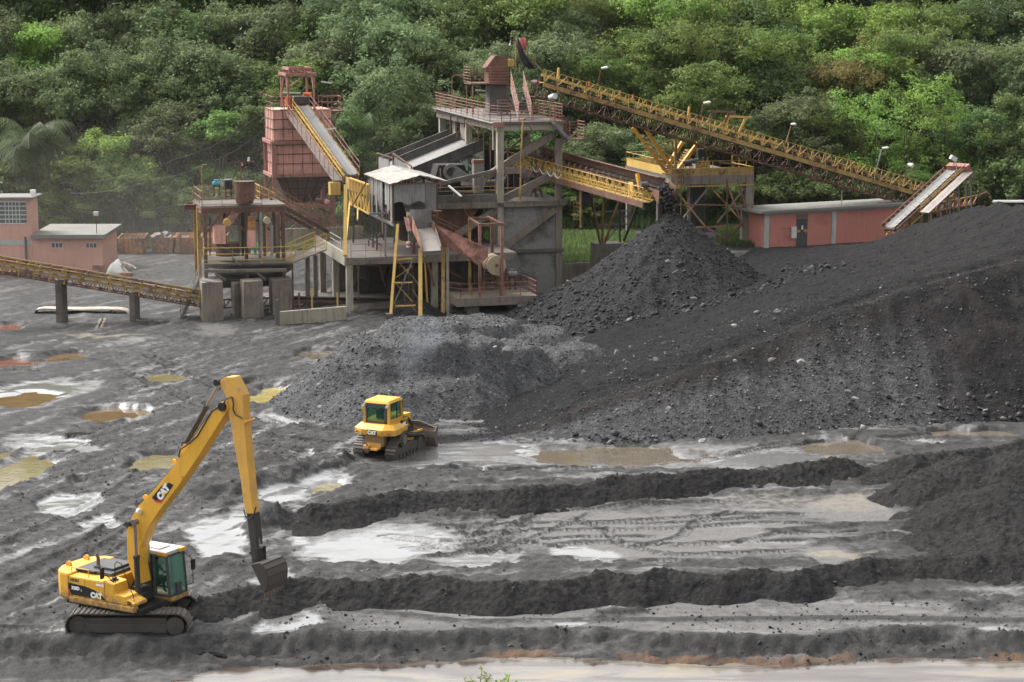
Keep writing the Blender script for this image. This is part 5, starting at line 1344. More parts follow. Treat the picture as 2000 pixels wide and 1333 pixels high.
# low cone of fines under the trestle
mbx = heightfield('fines_heap', -10.5, -3.5, 142, 153, .2, lambda x, y: 1.35 - .62 * np.hypot(x + 6.6, y - 148.2) + .2 * fbm(x, y, 401, 4), M['coal'], 'small dark heap of fines beneath the shed trestle', 'coal pile', attrs=dict(pale=one(.1), brown=one(.2)))

# ---- drum platform in front of the crusher building
O5 = G(893, 584, 1.35)
t_ = thing('drum_platform', (O5.x, O5.y, 0), 'railed concrete platform on a stub pier beside the conical pile', 'platform')
mb = MB(); mb.pbox(L(O5, 0, 0, -.62), 6.2, 4.6, .62); mb.build('slab', M['concrete'], t_, bevel=.03)
for a, b, w_ in ((.9, .5, .9), (4.4, 1.5, .8), (-.3, 2.0, .5)): mb = MB(); mb.pbox(L(O5, a, b, -2.2), w_, w_, 1.57); mb.build('pier', M['concrete'], t_)
mb = MB(); railing(mb, [L(O5, -.3, 1.5), L(O5, .3, .12), L(O5, 2.0, .12)], 1.05, 3, 1.1, .028, low=.3); mb.build('railing', M['rust_rail'], t_)
mb = MB(); railing(mb, [L(O5, 2.2, .5), L(O5, 3.4, .5)], 1.0, 3, 1.2, .028, low=.3); railing(mb, [L(O5, 3.6, .12), L(O5, 6.1, .12), L(O5, 6.1, 4.2), L(O5, 3.4, 4.4)], 1.05, 3, 1.1, .028, low=.3); mb.build('railing', M['rust_rail'], t_)
zz = P(937, 441, O5.y + .5).z - O5.z
for u, v0, b, m_ in ((937, 441, .3, 'pink_frame'), (980, 440, .5, 'pink_frame'), (917, 429, 3.6, 'yellow_dull'), (961, 429, 3.8, 'rust')):
    a = G(u, 572, 1.35); a = P(u, 500, O5.y + (u - 893) / 27 * .28 + b); a.z = O5.z
    top = P(u, v0, a.y); mb = MB(); mb.beam(a - EZ * (1.5 if b > 3 else 0), top, .2); mb.build('portal_post', M[m_], t_)
mb = MB(); y1, y2 = O5.y + .8, O5.y + 4.2
mb.beam(P(937, 440, y1), P(983, 438, y1 + .6), .2, .22); mb.beam(P(915, 427, y2), P(964, 428, y2 + .3), .18, .22); mb.beam(P(937, 440, y1), P(916, 427, y2), .16); mb.beam(P(981, 438, y1 + .6), P(952, 423, y2), .1); mb.beam(P(960, 430, y2), P(985, 440, y1 + .6), .12)
mb.build('portal_beam', M['rust'], t_)
c = P(970, 519, O5.y + 1.4); t2 = thing('magnet_drum', c - EZ * .8, 'cream painted drum cover with rust streaks on the railed platform', 'drum')
mb = MB(); mb.tube(c, c + EB * 1.5, .73, 26); mb.build('cover', M['drum_cream'], t2)
mb = MB(); mb.tube(c - EB * .1, c, .12, 10); mb.tube(c + EB * .3, c + EB * .38, .76, 26); mb.build('hub', M['rust'], t2)
mb = MB(); 
for k in range(5): mb.beam(L(c, -1.0, .2, -.35 - k * .3), L(c, .9, .2, -.35 - k * .3), .1)
for a in (-.9, 0, .8): mb.beam(L(c, a, .2, -1.75), L(c, a, .2, -.2), .12)
mb.build('stand', M['rust_dark'], t2)
motor('electric_motor', P(1001, 536, O5.y + 2.2), .24, .55, 'plate_grey', 'grey electric motor beside the cream drum', .9)

# ---- crusher building: concrete frame with a railed deck
O6 = P(972, 560, 158.0); O6.z = 0
zd = P(978, 243, 158).z; z2 = P(978, 390, 158).z; z1 = P(978, 492, 158).z
t_ = thing('crusher_building', O6, 'sooty open concrete crusher building with brick infill and a railed top deck', 'building')
for a, b, m_, zt_ in ((0, 0, 'concrete_pale', zd), (4.75, 0, 'concrete', zd - 1.2), (4.75, 9, 'concrete', zd - .35), (0, 9.5, 'concrete_pale', zd - .35), (0, 18.3, 'concrete_pale', zd - .35), (2.6, 9.5, 'concrete', zd - .35), (4.75, 18.3, 'concrete', zd - .35), (-7, 0.2, 'concrete', z2 - .3), (-7, 9.5, 'concrete', z2 - .3)):
    mb = MB(); mb.pbox(L(O6, a, b, -.3), .5, .45, zt_ - .05 + .3); mb.build('column', M[m_], t_)
mb = MB(); mb.pbox(L(O6, -.3, -.25, zd - .05), 5.7, 19.2, .22); mb.build('top_deck', M['deck'], t_)
for (a0, b0, da, db) in ((-.1, -.1, 5.4, .4), (-.12, .35, .35, 18.6), (5.0, .35, .35, 18.6)):
    mb = MB(); mb.pbox(L(O6, a0, b0, zd - .5), da, db, .44); mb.build('deck_beam', M['concrete_pale' if db < 1 else 'concrete'], t_)
mb = MB(); mb.prism([L(O6, -.55, -.3, zd + .1), L(O6, -.55, 18.7, zd + .28), L(O6, .4, 18.7, zd + .32), L(O6, .4, -.3, zd + .2)], -EZ * .05); mb.build('side_sheet', M['plate_grey'], t_)
mb = MB(); mb.obox(L(O6, -.45, -.32, zd - .25), EA, EB, EZ, .9, .15, .38); mb.build('edge_plate', M['pink_frame'], t_)
mb = MB(); mb.pbox(L(O6, -7, -.1, z2 - .55), 12.7, 9.8, .28); mb.build('crusher_floor', M['concrete_dark'], t_)
mb = MB(); mb.pbox(L(O6, -7, -.22, z2 - .62), 6.95, .12, .45); mb.build('floor_beam', M['concrete'], t_)
mb = MB(); mb.pbox(L(O6, -7, -.08, z2 - .25), 6.95, .12, .68); mb.build('parapet', M['concrete_dark'], t_)
mb = MB(); mb.pbox(L(O6, .5, -.18, z2 - .6), 5.0, .15, .30); mb.pbox(L(O6, .5, -.22, z2 - .28), 5.1, .2, .13); mb.build('floor_beam', M['concrete'], t_)
mb = MB(); railing(mb, [L(O6, -5.2, .0, z2 + .42), L(O6, -.1, .0, z2 + .42)], .62, 2, 1.7, .028); mb.build('railing', M['yellow_dull'], t_)
# brick wall: built in its own axes so that the courses run level
def wall_panel(a0, a1, z0, z1_, th, name, b=.18):
    m_ = MB(); m_.local = True; m_.box(0, a1 - a0, 0, th, 0, z1_ - z0); o = m_.build(name, M['brick'])
    o.parent = t_; o.location = L(O6, a0, b, z0) - Vector(O6); o.rotation_euler = (0, 0, PA); return o
wall_panel(.5, 4.75, z1 + .1, z2 - .6, .2, 'brick_infill')
wall_panel(.5, 4.75, -.2, z1 - .15, .2, 'brick_infill')
mb = MB(); mb.pbox(L(O6, .4, -.12, z1 - .15), 5.0, .35, .25); mb.build('floor_beam', M['plate_dark'], t_)
def slab_beam(p, q, w_, h_, mat='concrete', name='inclined_beam'):
    mb = MB(); mb.beam(p, q, w_, h_); return mb.build(name, M[mat], t_)
slab_beam(L(O6, .55, .1, z1 + .3), L(O6, 4.7, .1, z2 - .9), .24, .5)
slab_beam(L(O6, .5, .6, z2 - .1), L(O6, 5.2, .6, z2 + 2.0), .3, .55)
slab_beam(L(O6, -.9, .7, z2 + 1.6), L(O6, 4.7, .7, zd - .9), .3, .55)
slab_beam(L(O6, -4.6, .2, z1 + .6), L(O6, .1, .2, z2 - .7), .3, .55)
slab_beam(L(O6, .5, .2, z2 + 2.2), L(O6, 2.3, .2, z2 + 2.2), .25, .5)
slab_beam(L(O6, -4.5, .3, z2 + 1.3), L(O6, 0, .3, z2 + 2.2), .2, .3, 'concrete_dark')
mb = MB(); mb.pbox(L(O6, .3, 9.2, z2 - .2), 4.6, .2, zd - z2 - 2.5); mb.build('rear_shade_sheet', M['dark_void'], t_)  # added black sheet: stands for the see-through shade behind the bay
mb = MB(); mb.pbox(L(O6, -6.9, 4.0, -.2), 6.8, .2, z2 - .5); mb.build('bunker_wall', M['concrete_dark'], t_)
mb = MB(); mb.hexa([L(O6, -3.8, 1, z1 + 1.0), L(O6, -3.2, 1, z1 + 1.0), L(O6, -3.2, 3, z1 + 1.0), L(O6, -3.8, 3, z1 + 1.0)], [L(O6, -5.6, .5, z2 - .6), L(O6, -1.2, .5, z2 - .6), L(O6, -1.2, 3.5, z2 - .6), L(O6, -5.6, 3.5, z2 - .6)]); mb.build('bunker', M['rust'], t_)
# pipes
mb = MB(); a = P(1020, 228, 157.2); mb.path([P(1016, 395, 157.2), P(1018, 305, 157.2), P(1021, 240, 157.2), P(1022, 232, 157.2), P(1027, 233, 157.4)], .07, 8); mb.build('stand_pipe', M['yellow_dull'], t_)
for p_, q_ in (((.8, 3, z2), (2.4, 3, z2 + 3.2)), ((3.8, 2, z2), (1.9, 2, z2 + 2.4)), ((2.2, 2, z2), (3.8, 2, z2 + 2.4)), ((4.4, 2.5, z2 - .2), (3.4, 2.5, z2 + 2.7))):
    mb = MB(); mb.beam(L(O6, *p_), L(O6, *q_), .16); mb.build('steel_brace', M['plate_dark'], t_)
# deck railings: five bar
def rail6(pts, n_=6, h=1.35): 
    mb = MB(); railing(mb, pts, h, n_, 1.7, .024, .03, low=.10); mb.build('deck_railing', M['rust_rail'], t_)
rail6([L(O6, 1.4, 18.6, zd + .25), L(O6, -.35, 18.5, zd + .25), L(O6, -.35, .9, zd + .15)])
rail6([L(O6, -.35, .9, zd + .15), L(O6, .35, .1, zd + .1), L(O6, 1.0, -.1, zd + .1)], 6, 1.25)
rail6([L(O6, 1.0, -.1, zd + .1), L(O6, 4.6, -.1, zd + .1)])
rail6([L(O6, 5.3, .3, zd + .1), L(O6, 5.3, 7.0, zd + .1), L(O6, 2.0, 7.1, zd + .1)])
# stairs
def stair(p, q, w_, nst, m_='plate_grey', rails=6, side=None):
    p, q = Vector(p), Vector(q); dd = q - p; hd = Vector((dd.x, dd.y, 0)).normalized(); sd = side or hd.cross(EZ).normalized()
    mb = MB(); mb.beam(p, q, .06, .25); mb.beam(p + sd * w_, q + sd * w_, .06, .25)
    for i in range(nst): c = p.lerp(q, (i + .5) / nst); mb.hexa([c - hd * .12, c + hd * .12, c + hd * .12 + sd * w_, c - hd * .12 + sd * w_], [c - hd * .12 + EZ * .03, c + hd * .12 + EZ * .03, c + hd * .12 + sd * w_ + EZ * .03, c - hd * .12 + sd * w_ + EZ * .03])
    mb.build('stair', M[m_], t_)
    for o in (sd * 0, sd * w_):
        mb = MB(); railing(mb, [p + o, q + o], 1.3, rails, 1.3, .024, .03, low=.1); mb.build('stair_railing', M['rust_rail'], t_)
ztp = P(950, 163, 168).z
s_top = P(1022, 172, 165.5); s_bot = L(O6, 3.0, .9, zd + .15)
stair(s_top, s_bot, 1.0, 12)
stair(L(O6, 4.3, .1, zd + .1), P(1106, 272, 159.6), 1.0, 10)
lz = P(1106, 272, 159.6)
mb = MB(); mb.pbox(L(lz, 0, -.6, -.08), 1.4, 2.0, .1); mb.build('landing', M['rust'], t_)
rail6([L(lz, .1, -.55), L(lz, 1.35, -.55), L(lz, 1.35, 1.3)])
# head chute tower on the deck
c = P(955, 163, 167.5)
mb = MB(); mb.pbox(L(c, -1.6, -.3, -.08), 3.3, 2.2, .1); mb.build('head_platform', M['rust'], t_)
mb = MB(); railing(mb, [L(c, -1.6, 1.9), L(c, -1.6, -.28), L(c, 1.65, -.28), L(c, 1.65, .6)], 1.3, 6, 1.6, .024, .03, low=.1); mb.build('platform_railing', M['rust_rail'], t_)
mb = MB(); mb.prism([L(c, 0, .1, 0), L(c, 1.65, .1, 0), L(c, 1.65, .1, 2.1), L(c, .55, .1, 2.2), L(c, -.25, .1, 1.2), L(c, 0, .1, .95)], EB * 1.3); mb.build('chute_hood', M['rust'], t_)
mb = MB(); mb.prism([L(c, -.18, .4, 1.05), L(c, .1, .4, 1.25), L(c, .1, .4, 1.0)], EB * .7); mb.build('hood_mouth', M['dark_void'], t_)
mb = MB(); mb.hexa([L(c, .1, .2, zd - c.z + .3), L(c, 1.9, .2, zd - c.z + .3), L(c, 1.9, 1.6, zd - c.z + .3), L(c, .1, 1.6, zd - c.z + .3)], [L(c, .15, .2, -.1), L(c, 1.45, .2, -.1), L(c, 1.45, 1.4, -.1), L(c, .15, 1.4, -.1)]); mb.build('chute_body', M['plate_dark'], t_)
for a, b in ((-1.4, -.2), (1.5, -.2), (-1.4, 1.7), (1.5, 1.7)): mb = MB(); mb.beam(L(c, a, b, zd - c.z + .1), L(c, a, b, -.1), .12); mb.build('platform_post', M['rust'], t_)
mb = MB(); mb.prism([L(c, 1.5, .3, -.9), L(c, 1.75, .3, -1.0), L(c, 3.4, .3, zd - c.z + .3), L(c, 2.6, .3, zd - c.z + .3)], EB * .9); mb.build('chute_leg', M['plate_grey'], t_)
mb = MB(); mb.prism([P(1012, 205, 163), P(1034, 188, 164), P(1040, 196, 164), P(1020, 222, 163)], EB * .5); mb.build('chute_flap', M['black'], t_)
mb = MB(); mb.pbox(P(992, 130, 168), .55, .6, .55); mb.build('yellow_box', M['yellow'], t_)
# white buckets, lamps on the deck
tube_lamp(P(929, 176, 169), P(949, 178, 168.5), 'white tube lamp beneath the head chute platform', [P(949, 178, 168.5), P(955, 180, 168.5)])
mb = MB(); q = P(882, 205, 172); mb.path([q, P(883, 152, 172), P(887, 147, 172), P(901, 147.5, 172)], .045); mb.tube(P(901, 146, 172), P(905, 149, 172), .17, 8)
tag(mb.build('lamp_post', M['rust_rail'], None, loc=q), 'rusty bent lamp post on the side railing of the crusher deck', 'lamp post')
for u, v, Y, lb in ((926, 201, 165, 'blue grey valve'), (948, 205, 163, 'orange standpipe')): pass
# tarpaulin mast
q = P(1010, 128, 169)
t2 = thing('tarpaulin_mast', q - EZ * .6, 'rusty mast draped with red and black tarpaulin above the conveyor head', 'mast')
mb = MB(); mb.beam(P(1008, 130, 169), P(1008, 77, 169), .1); mb.beam(P(1026, 100, 169.6), P(1026, 76, 169.6), .1); mb.beam(P(1026, 98, 169.6), P(1062, 144, 170), .07); mb.beam(P(1008, 77, 169), P(1027, 76, 169.6), .08); mb.beam(P(997, 78, 169), P(1008, 77, 169), .05); mb.beam(P(1008, 80, 169), P(997, 83, 169), .05); mb.build('frame', M['yellow_dull'], t2)
mb = MB(); mb.sphere(P(996, 88, 169), .1, 8, 5); mb.beam(P(996, 88, 169), P(997, 78, 169), .03); mb.build('lamp', M['white_lamp'], t2)
def drape(rows, mat, name, parent, thick=.06):
    """a hanging sheet through rows of left and right edge points"""
    V = []; F = []; nx = 6
    for i, (a, b) in enumerate(rows):
        for k in range(nx + 1):
            f = k / nx; V.append(a.lerp(b, f) + EB * (.10 * math.sin(f * 9 + i)))
    for i in range(len(rows) - 1):
        for k in range(nx): j = i * (nx + 1) + k; F.append((j, j + 1, j + nx + 2, j + nx + 1))
    m_ = LMB(); o0 = Vector(root_of(parent).location); m_.add([p - o0 for p in V], F); o = m_.build(name, M[mat], parent, smooth=True)
    md = o.modifiers.new('thickness', 'SOLIDIFY'); md.thickness = thick
    return o
drape([(P(1009, 74, 168.8), P(1028, 75, 169.4)), (P(1012, 85, 168.7), P(1028, 87, 169.4)), (P(1021, 97, 168.8), P(1026, 99, 169.4))], 'tarp_red', 'red_sheet', t2)
drape([(P(1008, 74, 168.7), P(1013, 74, 168.7)), (P(1010, 92, 168.6), P(1018, 90, 168.8)), (P(1014, 108, 168.7), P(1024, 104, 168.9)), (P(1022, 123, 168.9), P(1032, 117, 169.1)), (P(1034, 136, 169.2), P(1046, 134, 169.6))], 'tarp_black', 'black_sheet', t2)

# ---- two inclined screens
def trough(far0, far1, nr0, nr1, label, peel=False):
    far0, far1, nr0, nr1 = map(Vector, (far0, far1, nr0, nr1))
    b = (far0 + nr0) / 2; t2 = thing('inclined_screen', (b.x, b.y, b.z - 1), label, 'screen')
    dn = EZ * .62
    mb = MB(); mb.plate([far0 - dn, nr0 - dn, nr1 - dn, far1 - dn], .06); mb.build('screen_deck', M['plate_grey'], t2)
    for a, c_, nm in ((far0, far1, 'far'), (nr0, nr1, 'near')):
        mb = MB(); o = EB * .05; lo = EZ * (.75 if nm == 'far' else .85); mb.hexa([a - lo, c_ - lo, c_ - lo + o, a - lo + o], [a, c_, c_ + o, a + o]); mb.beam(a + EZ * .04, c_ + EZ * .04, .12, .08)
        for k in range(1, 6): q = a.lerp(c_, k / 6); mb.beam(q - EZ * .85 - EB * .05, q - EB * .05, .07)
        mb.build('side_wall', M['plate_dark'], t2)
    if peel:
        mb = MB(); a, c_ = nr0 + (nr1 - nr0) * .02, nr1; mb.prism([a - EZ * .9 - EB * .02, c_ - EZ * .9 - EB * .02, c_ - EZ * 2.5 - EB * .02, a.lerp(c_, .35) - EZ * 2.1 - EB * .02, a - EZ * 1.15 - EB * .02], EB * .3); mb.build('spring_frame', M['peeling'], t2)
    mb = MB(); e0 = far0 + EZ * .0
    mb.beam(far0 + Vector((-.1, 0, -.8)), far0 + Vector((-.1, 0, .5)), .1); mb.beam(nr0 + Vector((-.1, 0, -.9)), nr0 + Vector((-.1, 0, .2)), .1); mb.beam(far0 + Vector((-.1, 0, .45)), nr0 + Vector((-.1, 0, .15)), .1); mb.build('end_frame', M['rust'], t2)
    mb = MB(); mb.plate([far1 - dn + EZ * .1, nr1.lerp(far1, .55) - dn + EZ * .1, nr1.lerp(far1, .55) + EZ * .7, far1 + EZ * .7], .05); mb.build('back_plate', M['plate_chute'], t2)
    mb = MB(); mb.plate([far0 - dn - EZ * .3, nr0.lerp(far0, .3) - dn - EZ * .3, nr0.lerp(far0, .3) + EZ * .0, far0 + EZ * .15], .05); mb.build('lip_plate', M['corrugated'], t2)
    for f in (.12, .85):
        for a, c_ in ((far0, far1), (nr0, nr1)): q = a.lerp(c_, f); mb = MB(); mb.beam(Vector((q.x, q.y + .3, z2 - .3)), q - EZ * .8 + Vector((0, .3, 0)), .2); mb.build('support_post', M['plate_dark'], t2)
trough(P(770, 311, 167.5), P(899, 258, 170), P(806, 329, 163.0), P(946, 272, 165.5), 'inclined grey screen with a peeling mint green flank below the crusher deck', True)
trough(P(739, 310, 171.5), P(884, 251, 174), P(770, 313, 167.9), P(897, 262, 170.4), 'second inclined grey screen, behind the one with the mint green flank')
# crusher with belt guard
c = P(881, 336, 160.5); e = P(912, 349, 160.2)
t2 = thing('crusher', (c.x + .6, c.y + .8, z2), 'black jaw crusher with an oval belt guard on the middle floor', 'machine')
mb = MB(); dd = (e - c).normalized(); pp = EB.cross(dd).normalized()
ring = [c + (pp * math.cos(R(a)) - dd * math.sin(R(a))) * .62 for a in range(0, 181, 20)] + [e + (-pp * math.cos(R(a)) + dd * math.sin(R(a))) * .36 for a in range(0, 181, 20)]
mb.prism(ring, EB * .22); mb.build('belt_guard', M['plate_dark'], t2)
for q, r_ in ((c, .38), (e, .2)): mb = MB(); mb.tube(q - EB * .08, q, r_, 18); mb.build('pulley_cover', M['black'], t2)
mb = MB(); mb.hexa([L(c, -1.6, .4, z2 - c.z), L(c, 1.9, .4, z2 - c.z), L(c, 1.9, 2.2, z2 - c.z), L(c, -1.6, 2.2, z2 - c.z)], [L(c, -.9, .4, .5), L(c, 1.2, .4, .5), L(c, 1.2, 2.2, .5), L(c, -.9, 2.2, .5)]); mb.build('body', M['dark_void'], t2)
mb = MB(); mb.tube(L(e, .2, .3, -.4), L(e, 1.1, .3, -.4), .3, 14); mb.build('motor', M['plate_dark'], t2)
mb = MB(); mb.pbox(P(903, 363, 160), .8, .6, .25); mb.build('oil_tray', M['plate_chute'], t2)
c = P(926, 378, 159.6); t2 = thing('control_cabinet', c, 'tall grey steel cabinet with a rusty cap on the middle floor', 'cabinet')
mb = MB(); mb.pbox(c, .8, .6, 2.3); mb.build('cabinet', M['plate_grey'], t2); mb = MB(); mb.pbox(L(c, -.05, -.05, 2.3), .9, .7, .3); mb.build('cap', M['rust'], t2)
mb = MB(); mb.tube(L(c, 1.0, .5, .7), L(c, 2.2, .5, .75), .26, 12); tag(mb.build('pipe', M['plate_dark'], None, loc=L(c, 1, .5, .5)), 'thick grey pipe beside the steel cabinet', 'pipe')

# ---- discharge conveyor over the cone
c0, c1 = P(1025, 300, 166.5), P(1291, 371, 148.6)
t_ = thing('discharge_conveyor', (c0.x, c0.y, c0.z - 1), 'yellow discharge conveyor with a brown belt cover dropping coal on the cone', 'conveyor')
d, near, n = conveyor(t_, c0, c1, 1.0, .75, 'belt_dark', 'rust', 'yellow', 22, 24, 'yellow_dull', .75, True, False, 'yellow_rail', 'yellow_dull', ('rust', .45), (.08, .985, 'rust'), .06, .09, 3, .62, drop=.85)
mb = MB(); o = near * 1.5 - n * .85; zigzag(mb, c0 + o, c1 + o, c0 + o + n * .75, c1 + o + n * .75, 26, .05, False); mb.build('side_lattice', M['yellow'], t_)
mb = MB(); q = c1 + near * .95; mb.pbox(P(1236, 372, 149.6) - EZ * .55, .05, 1.0, .0 + 1.1); mb.build('end_board', M['yellow'], t_)
mb = MB(); mb.prism([c1 + near * .75 - n * .3, c1 + near * .75 + n * .05, c1 + near * .75 + d * .9 + n * .05, c1 + near * .75 + d * .9 - n * .9], -near * .08); mb.prism([c1 - near * .75 - n * .3, c1 - near * .75 + n * .6, c1 - near * .75 + d * .9 + n * .3, c1 - near * .75 + d * .9 - n * .9], near * .08); mb.build('head_plate', M['rust'], t_)
mb = MB(); q = c1 - d * 1.6 + near * 1.1; mb.beam(q + n * 1.0, q + n * -.1 + d * .5, .22); mb.build('pull_guard', M['yellow_bright'], t_)
mb = MB(); q = c1 - d * 1.0; mb.tube(q + near * .6 + n * .25, q + near * 1.2 + n * .25, .24, 12); mb.build('drive', M['plate_dark'], t_)
for (u0, v0, Y0, u1, v1, Y1, w_, m_) in ((1150, 362, 157, 1172, 474, 160.5, .16, 'rust'), (1180, 366, 155, 1176, 474, 160.3, .18, 'yellow_dull'), (1214, 380, 154, 1181, 474, 160, .16, 'yellow_dull'), (1250, 388, 151.5, 1219, 470, 160, .16, 'plate_dark'), (1211, 382, 155.5, 1211, 474, 161, .14, 'plate_dark')):
    mb = MB(); mb.beam(P(u0, v0, Y0), P(u1, v1, Y1), w_); mb.build('support_leg', M[m_], t_)
for (u0, v0, u1, v1) in ((1160, 415, 1232, 412), (1167, 440, 1226, 438), (1185, 470, 1230, 415), (1205, 412, 1222, 440)):
    mb = MB(); mb.beam(P(u0, v0, 158.5), P(u1, v1, 158.5), .1); mb.build('support_brace', M['plate_dark'], t_)
mb = MB(); mb.pbox(P(1166, 480, 159.6) - EZ * 2.4, 2.3, 1.6, 2.5); mb.build('plinth', M['concrete_dark'], t_)
mb = MB(); mb.beam(P(1142, 366, 158), P(1142, 398, 158), 1.0); mb.build('dust_chute', M['dark_void'], t_)
mb = MB(); mb.tube(P(1134, 445, 157), P(1134, 355, 157), .09, 8); 
for k in range(5): mb.tube(P(1121, 428 - k * 8, 157.6), P(1134, 430 - k * 8, 157), .025, 5)
for u in (1121, 1127): mb.tube(P(u, 430, 157.4), P(u, 392, 157.4), .025, 5)
mb.build('hanging_ladder', M['yellow_dull'], t_)
for k in range(4):   # slack cable loops under the walkway
    a = P(1040 + k * 14, 326 + k * 4, 161 - k); b = P(1054 + k * 14, 330 + k * 4, 160 - k); mid_ = a.lerp(b, .5) - EZ * .35
    mb = MB(); mb.path([a, a.lerp(mid_, .6) - EZ * .06, mid_, mid_.lerp(b, .4) - EZ * .06, b], .035); mb.build('cable_loop', M['white_lamp'], t_)
# falling coal
V = []; F = []
g = np.random.default_rng(3)
top = P(1292, 372, 148.2); N = 520
xy = []; 
for i in range(N):
    f = g.uniform(0, 1) ** .8
    p = top + Vector((.62 * f ** .5 * .9, -.2 * f, -1.35 * f * f + .05)) + Vector(g.normal(0, .13 + .07 * f, 3))
    xy.append(p)
xy = np.array([p[:] for p in xy]); sz = g.uniform(.05, .16, N)
VV = ICO_V[None] * (1 + g.uniform(-.3, .3, (N, 12, 1))) * sz[:, None, None] + xy[:, None, :]
FF = (ICO_F[None] + (np.arange(N) * 12)[:, None, None]).reshape(-1, 3)
tag(mesh_np('falling_coal', VV.reshape(-1, 3), FF, M['rocks'], None, False, dict(tone=np.repeat(g.uniform(0, .12, N), 12))), 'stream of black coal falling from the discharge conveyor', 'coal', kind='stuff')

# ---- transfer tower
O7 = G(1311, 345, 7.8)
t_ = thing('transfer_tower', (O7.x, O7.y, 1.4), 'concrete transfer tower with yellow railed deck and cross bracing', 'tower')
TA, TB = 7.7, 12.0
mb = MB(); mb.pbox(L(O7, 0, .3, -.2), TA, TB - .6, .2); mb.build('deck', M['deck'], t_)
mb = MB(); mb.pbox(L(O7, 0, 0, -.75), TA, .3, .75); mb.build('front_beam', M['concrete'], t_)
mb = MB(); mb.pbox(L(O7, 0, TB - .3, -.75), TA, .3, .75); mb.pbox(L(O7, .02, .31, -.65), .3, TB - .62, .45); mb.pbox(L(O7, TA - .32, .31, -.65), .3, TB - .62, .45); mb.build('side_beam', M['concrete'], t_)
for a, b, w_, m_ in ((TA - .75, -.06, .75, 'concrete'), (0.0, .02, .35, 'concrete_pale'), (TA - .6, TB - .5, .6, 'concrete'), (0.0, TB - .5, .4, 'concrete'), (3.0, TB - .5, .4, 'concrete_dark')):
    mb = MB(); mb.pbox(L(O7, a, b, -7.6), w_, w_, 7.6 - .76 if a < TA - 1 else 7.4); mb.build('column', M[m_], t_)
for (a0, z0, a1, z1_, b, m_) in ((.3, -1.0, 3.4, -4.6, .2, 'yellow_dull'), (3.6, -1.0, .6, -4.4, .2, 'concrete'), (3.7, -1.0, TA - .7, -4.4, .2, 'yellow_dull'), (TA - .8, -1.2, 4.4, -4.2, .2, 'concrete'), (3.5, -4.6, TA - .7, -6.6, .2, 'pink_frame'), (TA - .7, -4.2, 4.0, -6.6, .2, 'rust'), (.2, -4.55, TA - .7, -4.5, .2, 'pink_frame'), (.2, -.9, TA, -.9, -.05, 'yellow_dull'), (TA - 2.4, -.9, TA - .6, -5.0, .3, 'pink_frame'), (TA - 2.4, -3.0, TA, -2.9, .3, 'plate_dark'), (TA - .3, -5.4, TA + 1.6, -6.3, .3, 'plate_dark')):
    mb = MB(); mb.beam(L(O7, a0, b, z0), L(O7, a1, b, z1_), .14); mb.build('cross_brace', M[m_], t_)
for a in (3.4, 4.0):
    mb = MB(); mb.pbox(L(O7, a - 1.0, 1.4, -5.2), .75 if a < 3.8 else .7, .6, 4.9 if a < 3.8 else 7.4); mb.build('belt_weight', M['black'], t_)
mb = MB(); mb.pbox(L(O7, .0, -.02, 0.01), TA, .06, .6); mb.build('toe_board', M['yellow_dull'], t_)
mb = MB(); mb.pbox(L(O7, 0.0, .3, 0.01), .06, TB - .6, .6); mb.pbox(L(O7, .1, TB - .1, .01), 3.0, .06, .6); mb.build('toe_board', M['yellow'], t_)
mb = MB(); railing(mb, [L(O7, 0.02, 0, 0), L(O7, TA - .05, 0, 0), L(O7, TA - .05, 5, 0)], 1.25, 2, 1.8, .03); mb.build('railing', M['yellow_rail'], t_)
mb = MB(); railing(mb, [L(O7, 3.2, TB - .1, 0), L(O7, 0.02, TB - .1, 0), L(O7, .02, .3, 0)], 1.25, 2, 1.8, .03); mb.build('railing', M['yellow_rail'], t_)
for a0, z0, b0, a1, b1, z1_ in ((-.0, .3, 1.2, -2.9, 1.9, 4.15), (.5, .3, .5, -2.1, .9, 4.05), (.65, .3, .5, 2.75, .9, 2.75), (.3, .3, 2.4, 2.2, 2.9, 2.9)):
    mb = MB(); mb.beam(L(O7, a0, b0, z0), L(O7, a1, b1, z1_), .24, .3); mb.build('strut', M['yellow_bright'], t_)
mb = MB(); mb.beam(L(O7, .45, .2, 0), L(O7, .45, .2, 3.2), .22); zigzag(mb, L(O7, .45, .2, 0), L(O7, .45, .2, 3.2), L(O7, -.5, .9, 0.2), L(O7, -.9, .9, 3.2), 4, .09); mb.build('strut_lattice', M['yellow_dull'], t_)
mb = MB(); zigzag(mb, L(O7, -.3, .7, .3), L(O7, -2.6, .7, 3.3), L(O7, .3, .5, .3), L(O7, -1.9, .6, 3.3), 6, .08); zigzag(mb, L(O7, .8, .4, .3), L(O7, 2.6, .6, 2.2), L(O7, .6, 1.6, .3), L(O7, 2.2, 2.2, 2.3), 5, .08); mb.build('strut_lattice', M['yellow_dull'], t_)
mb = MB(); railing(mb, [L(O7, .2, -.6, -.9), L(O7, .9, -.6, -.9), L(O7, .9, -.1, -.9)], 1.1, 3, .7, .03); mb.pbox(L(O7, .1, -.6, -1.0), .9, .7, .08); mb.build('side_step', M['yellow_dull'], t_)
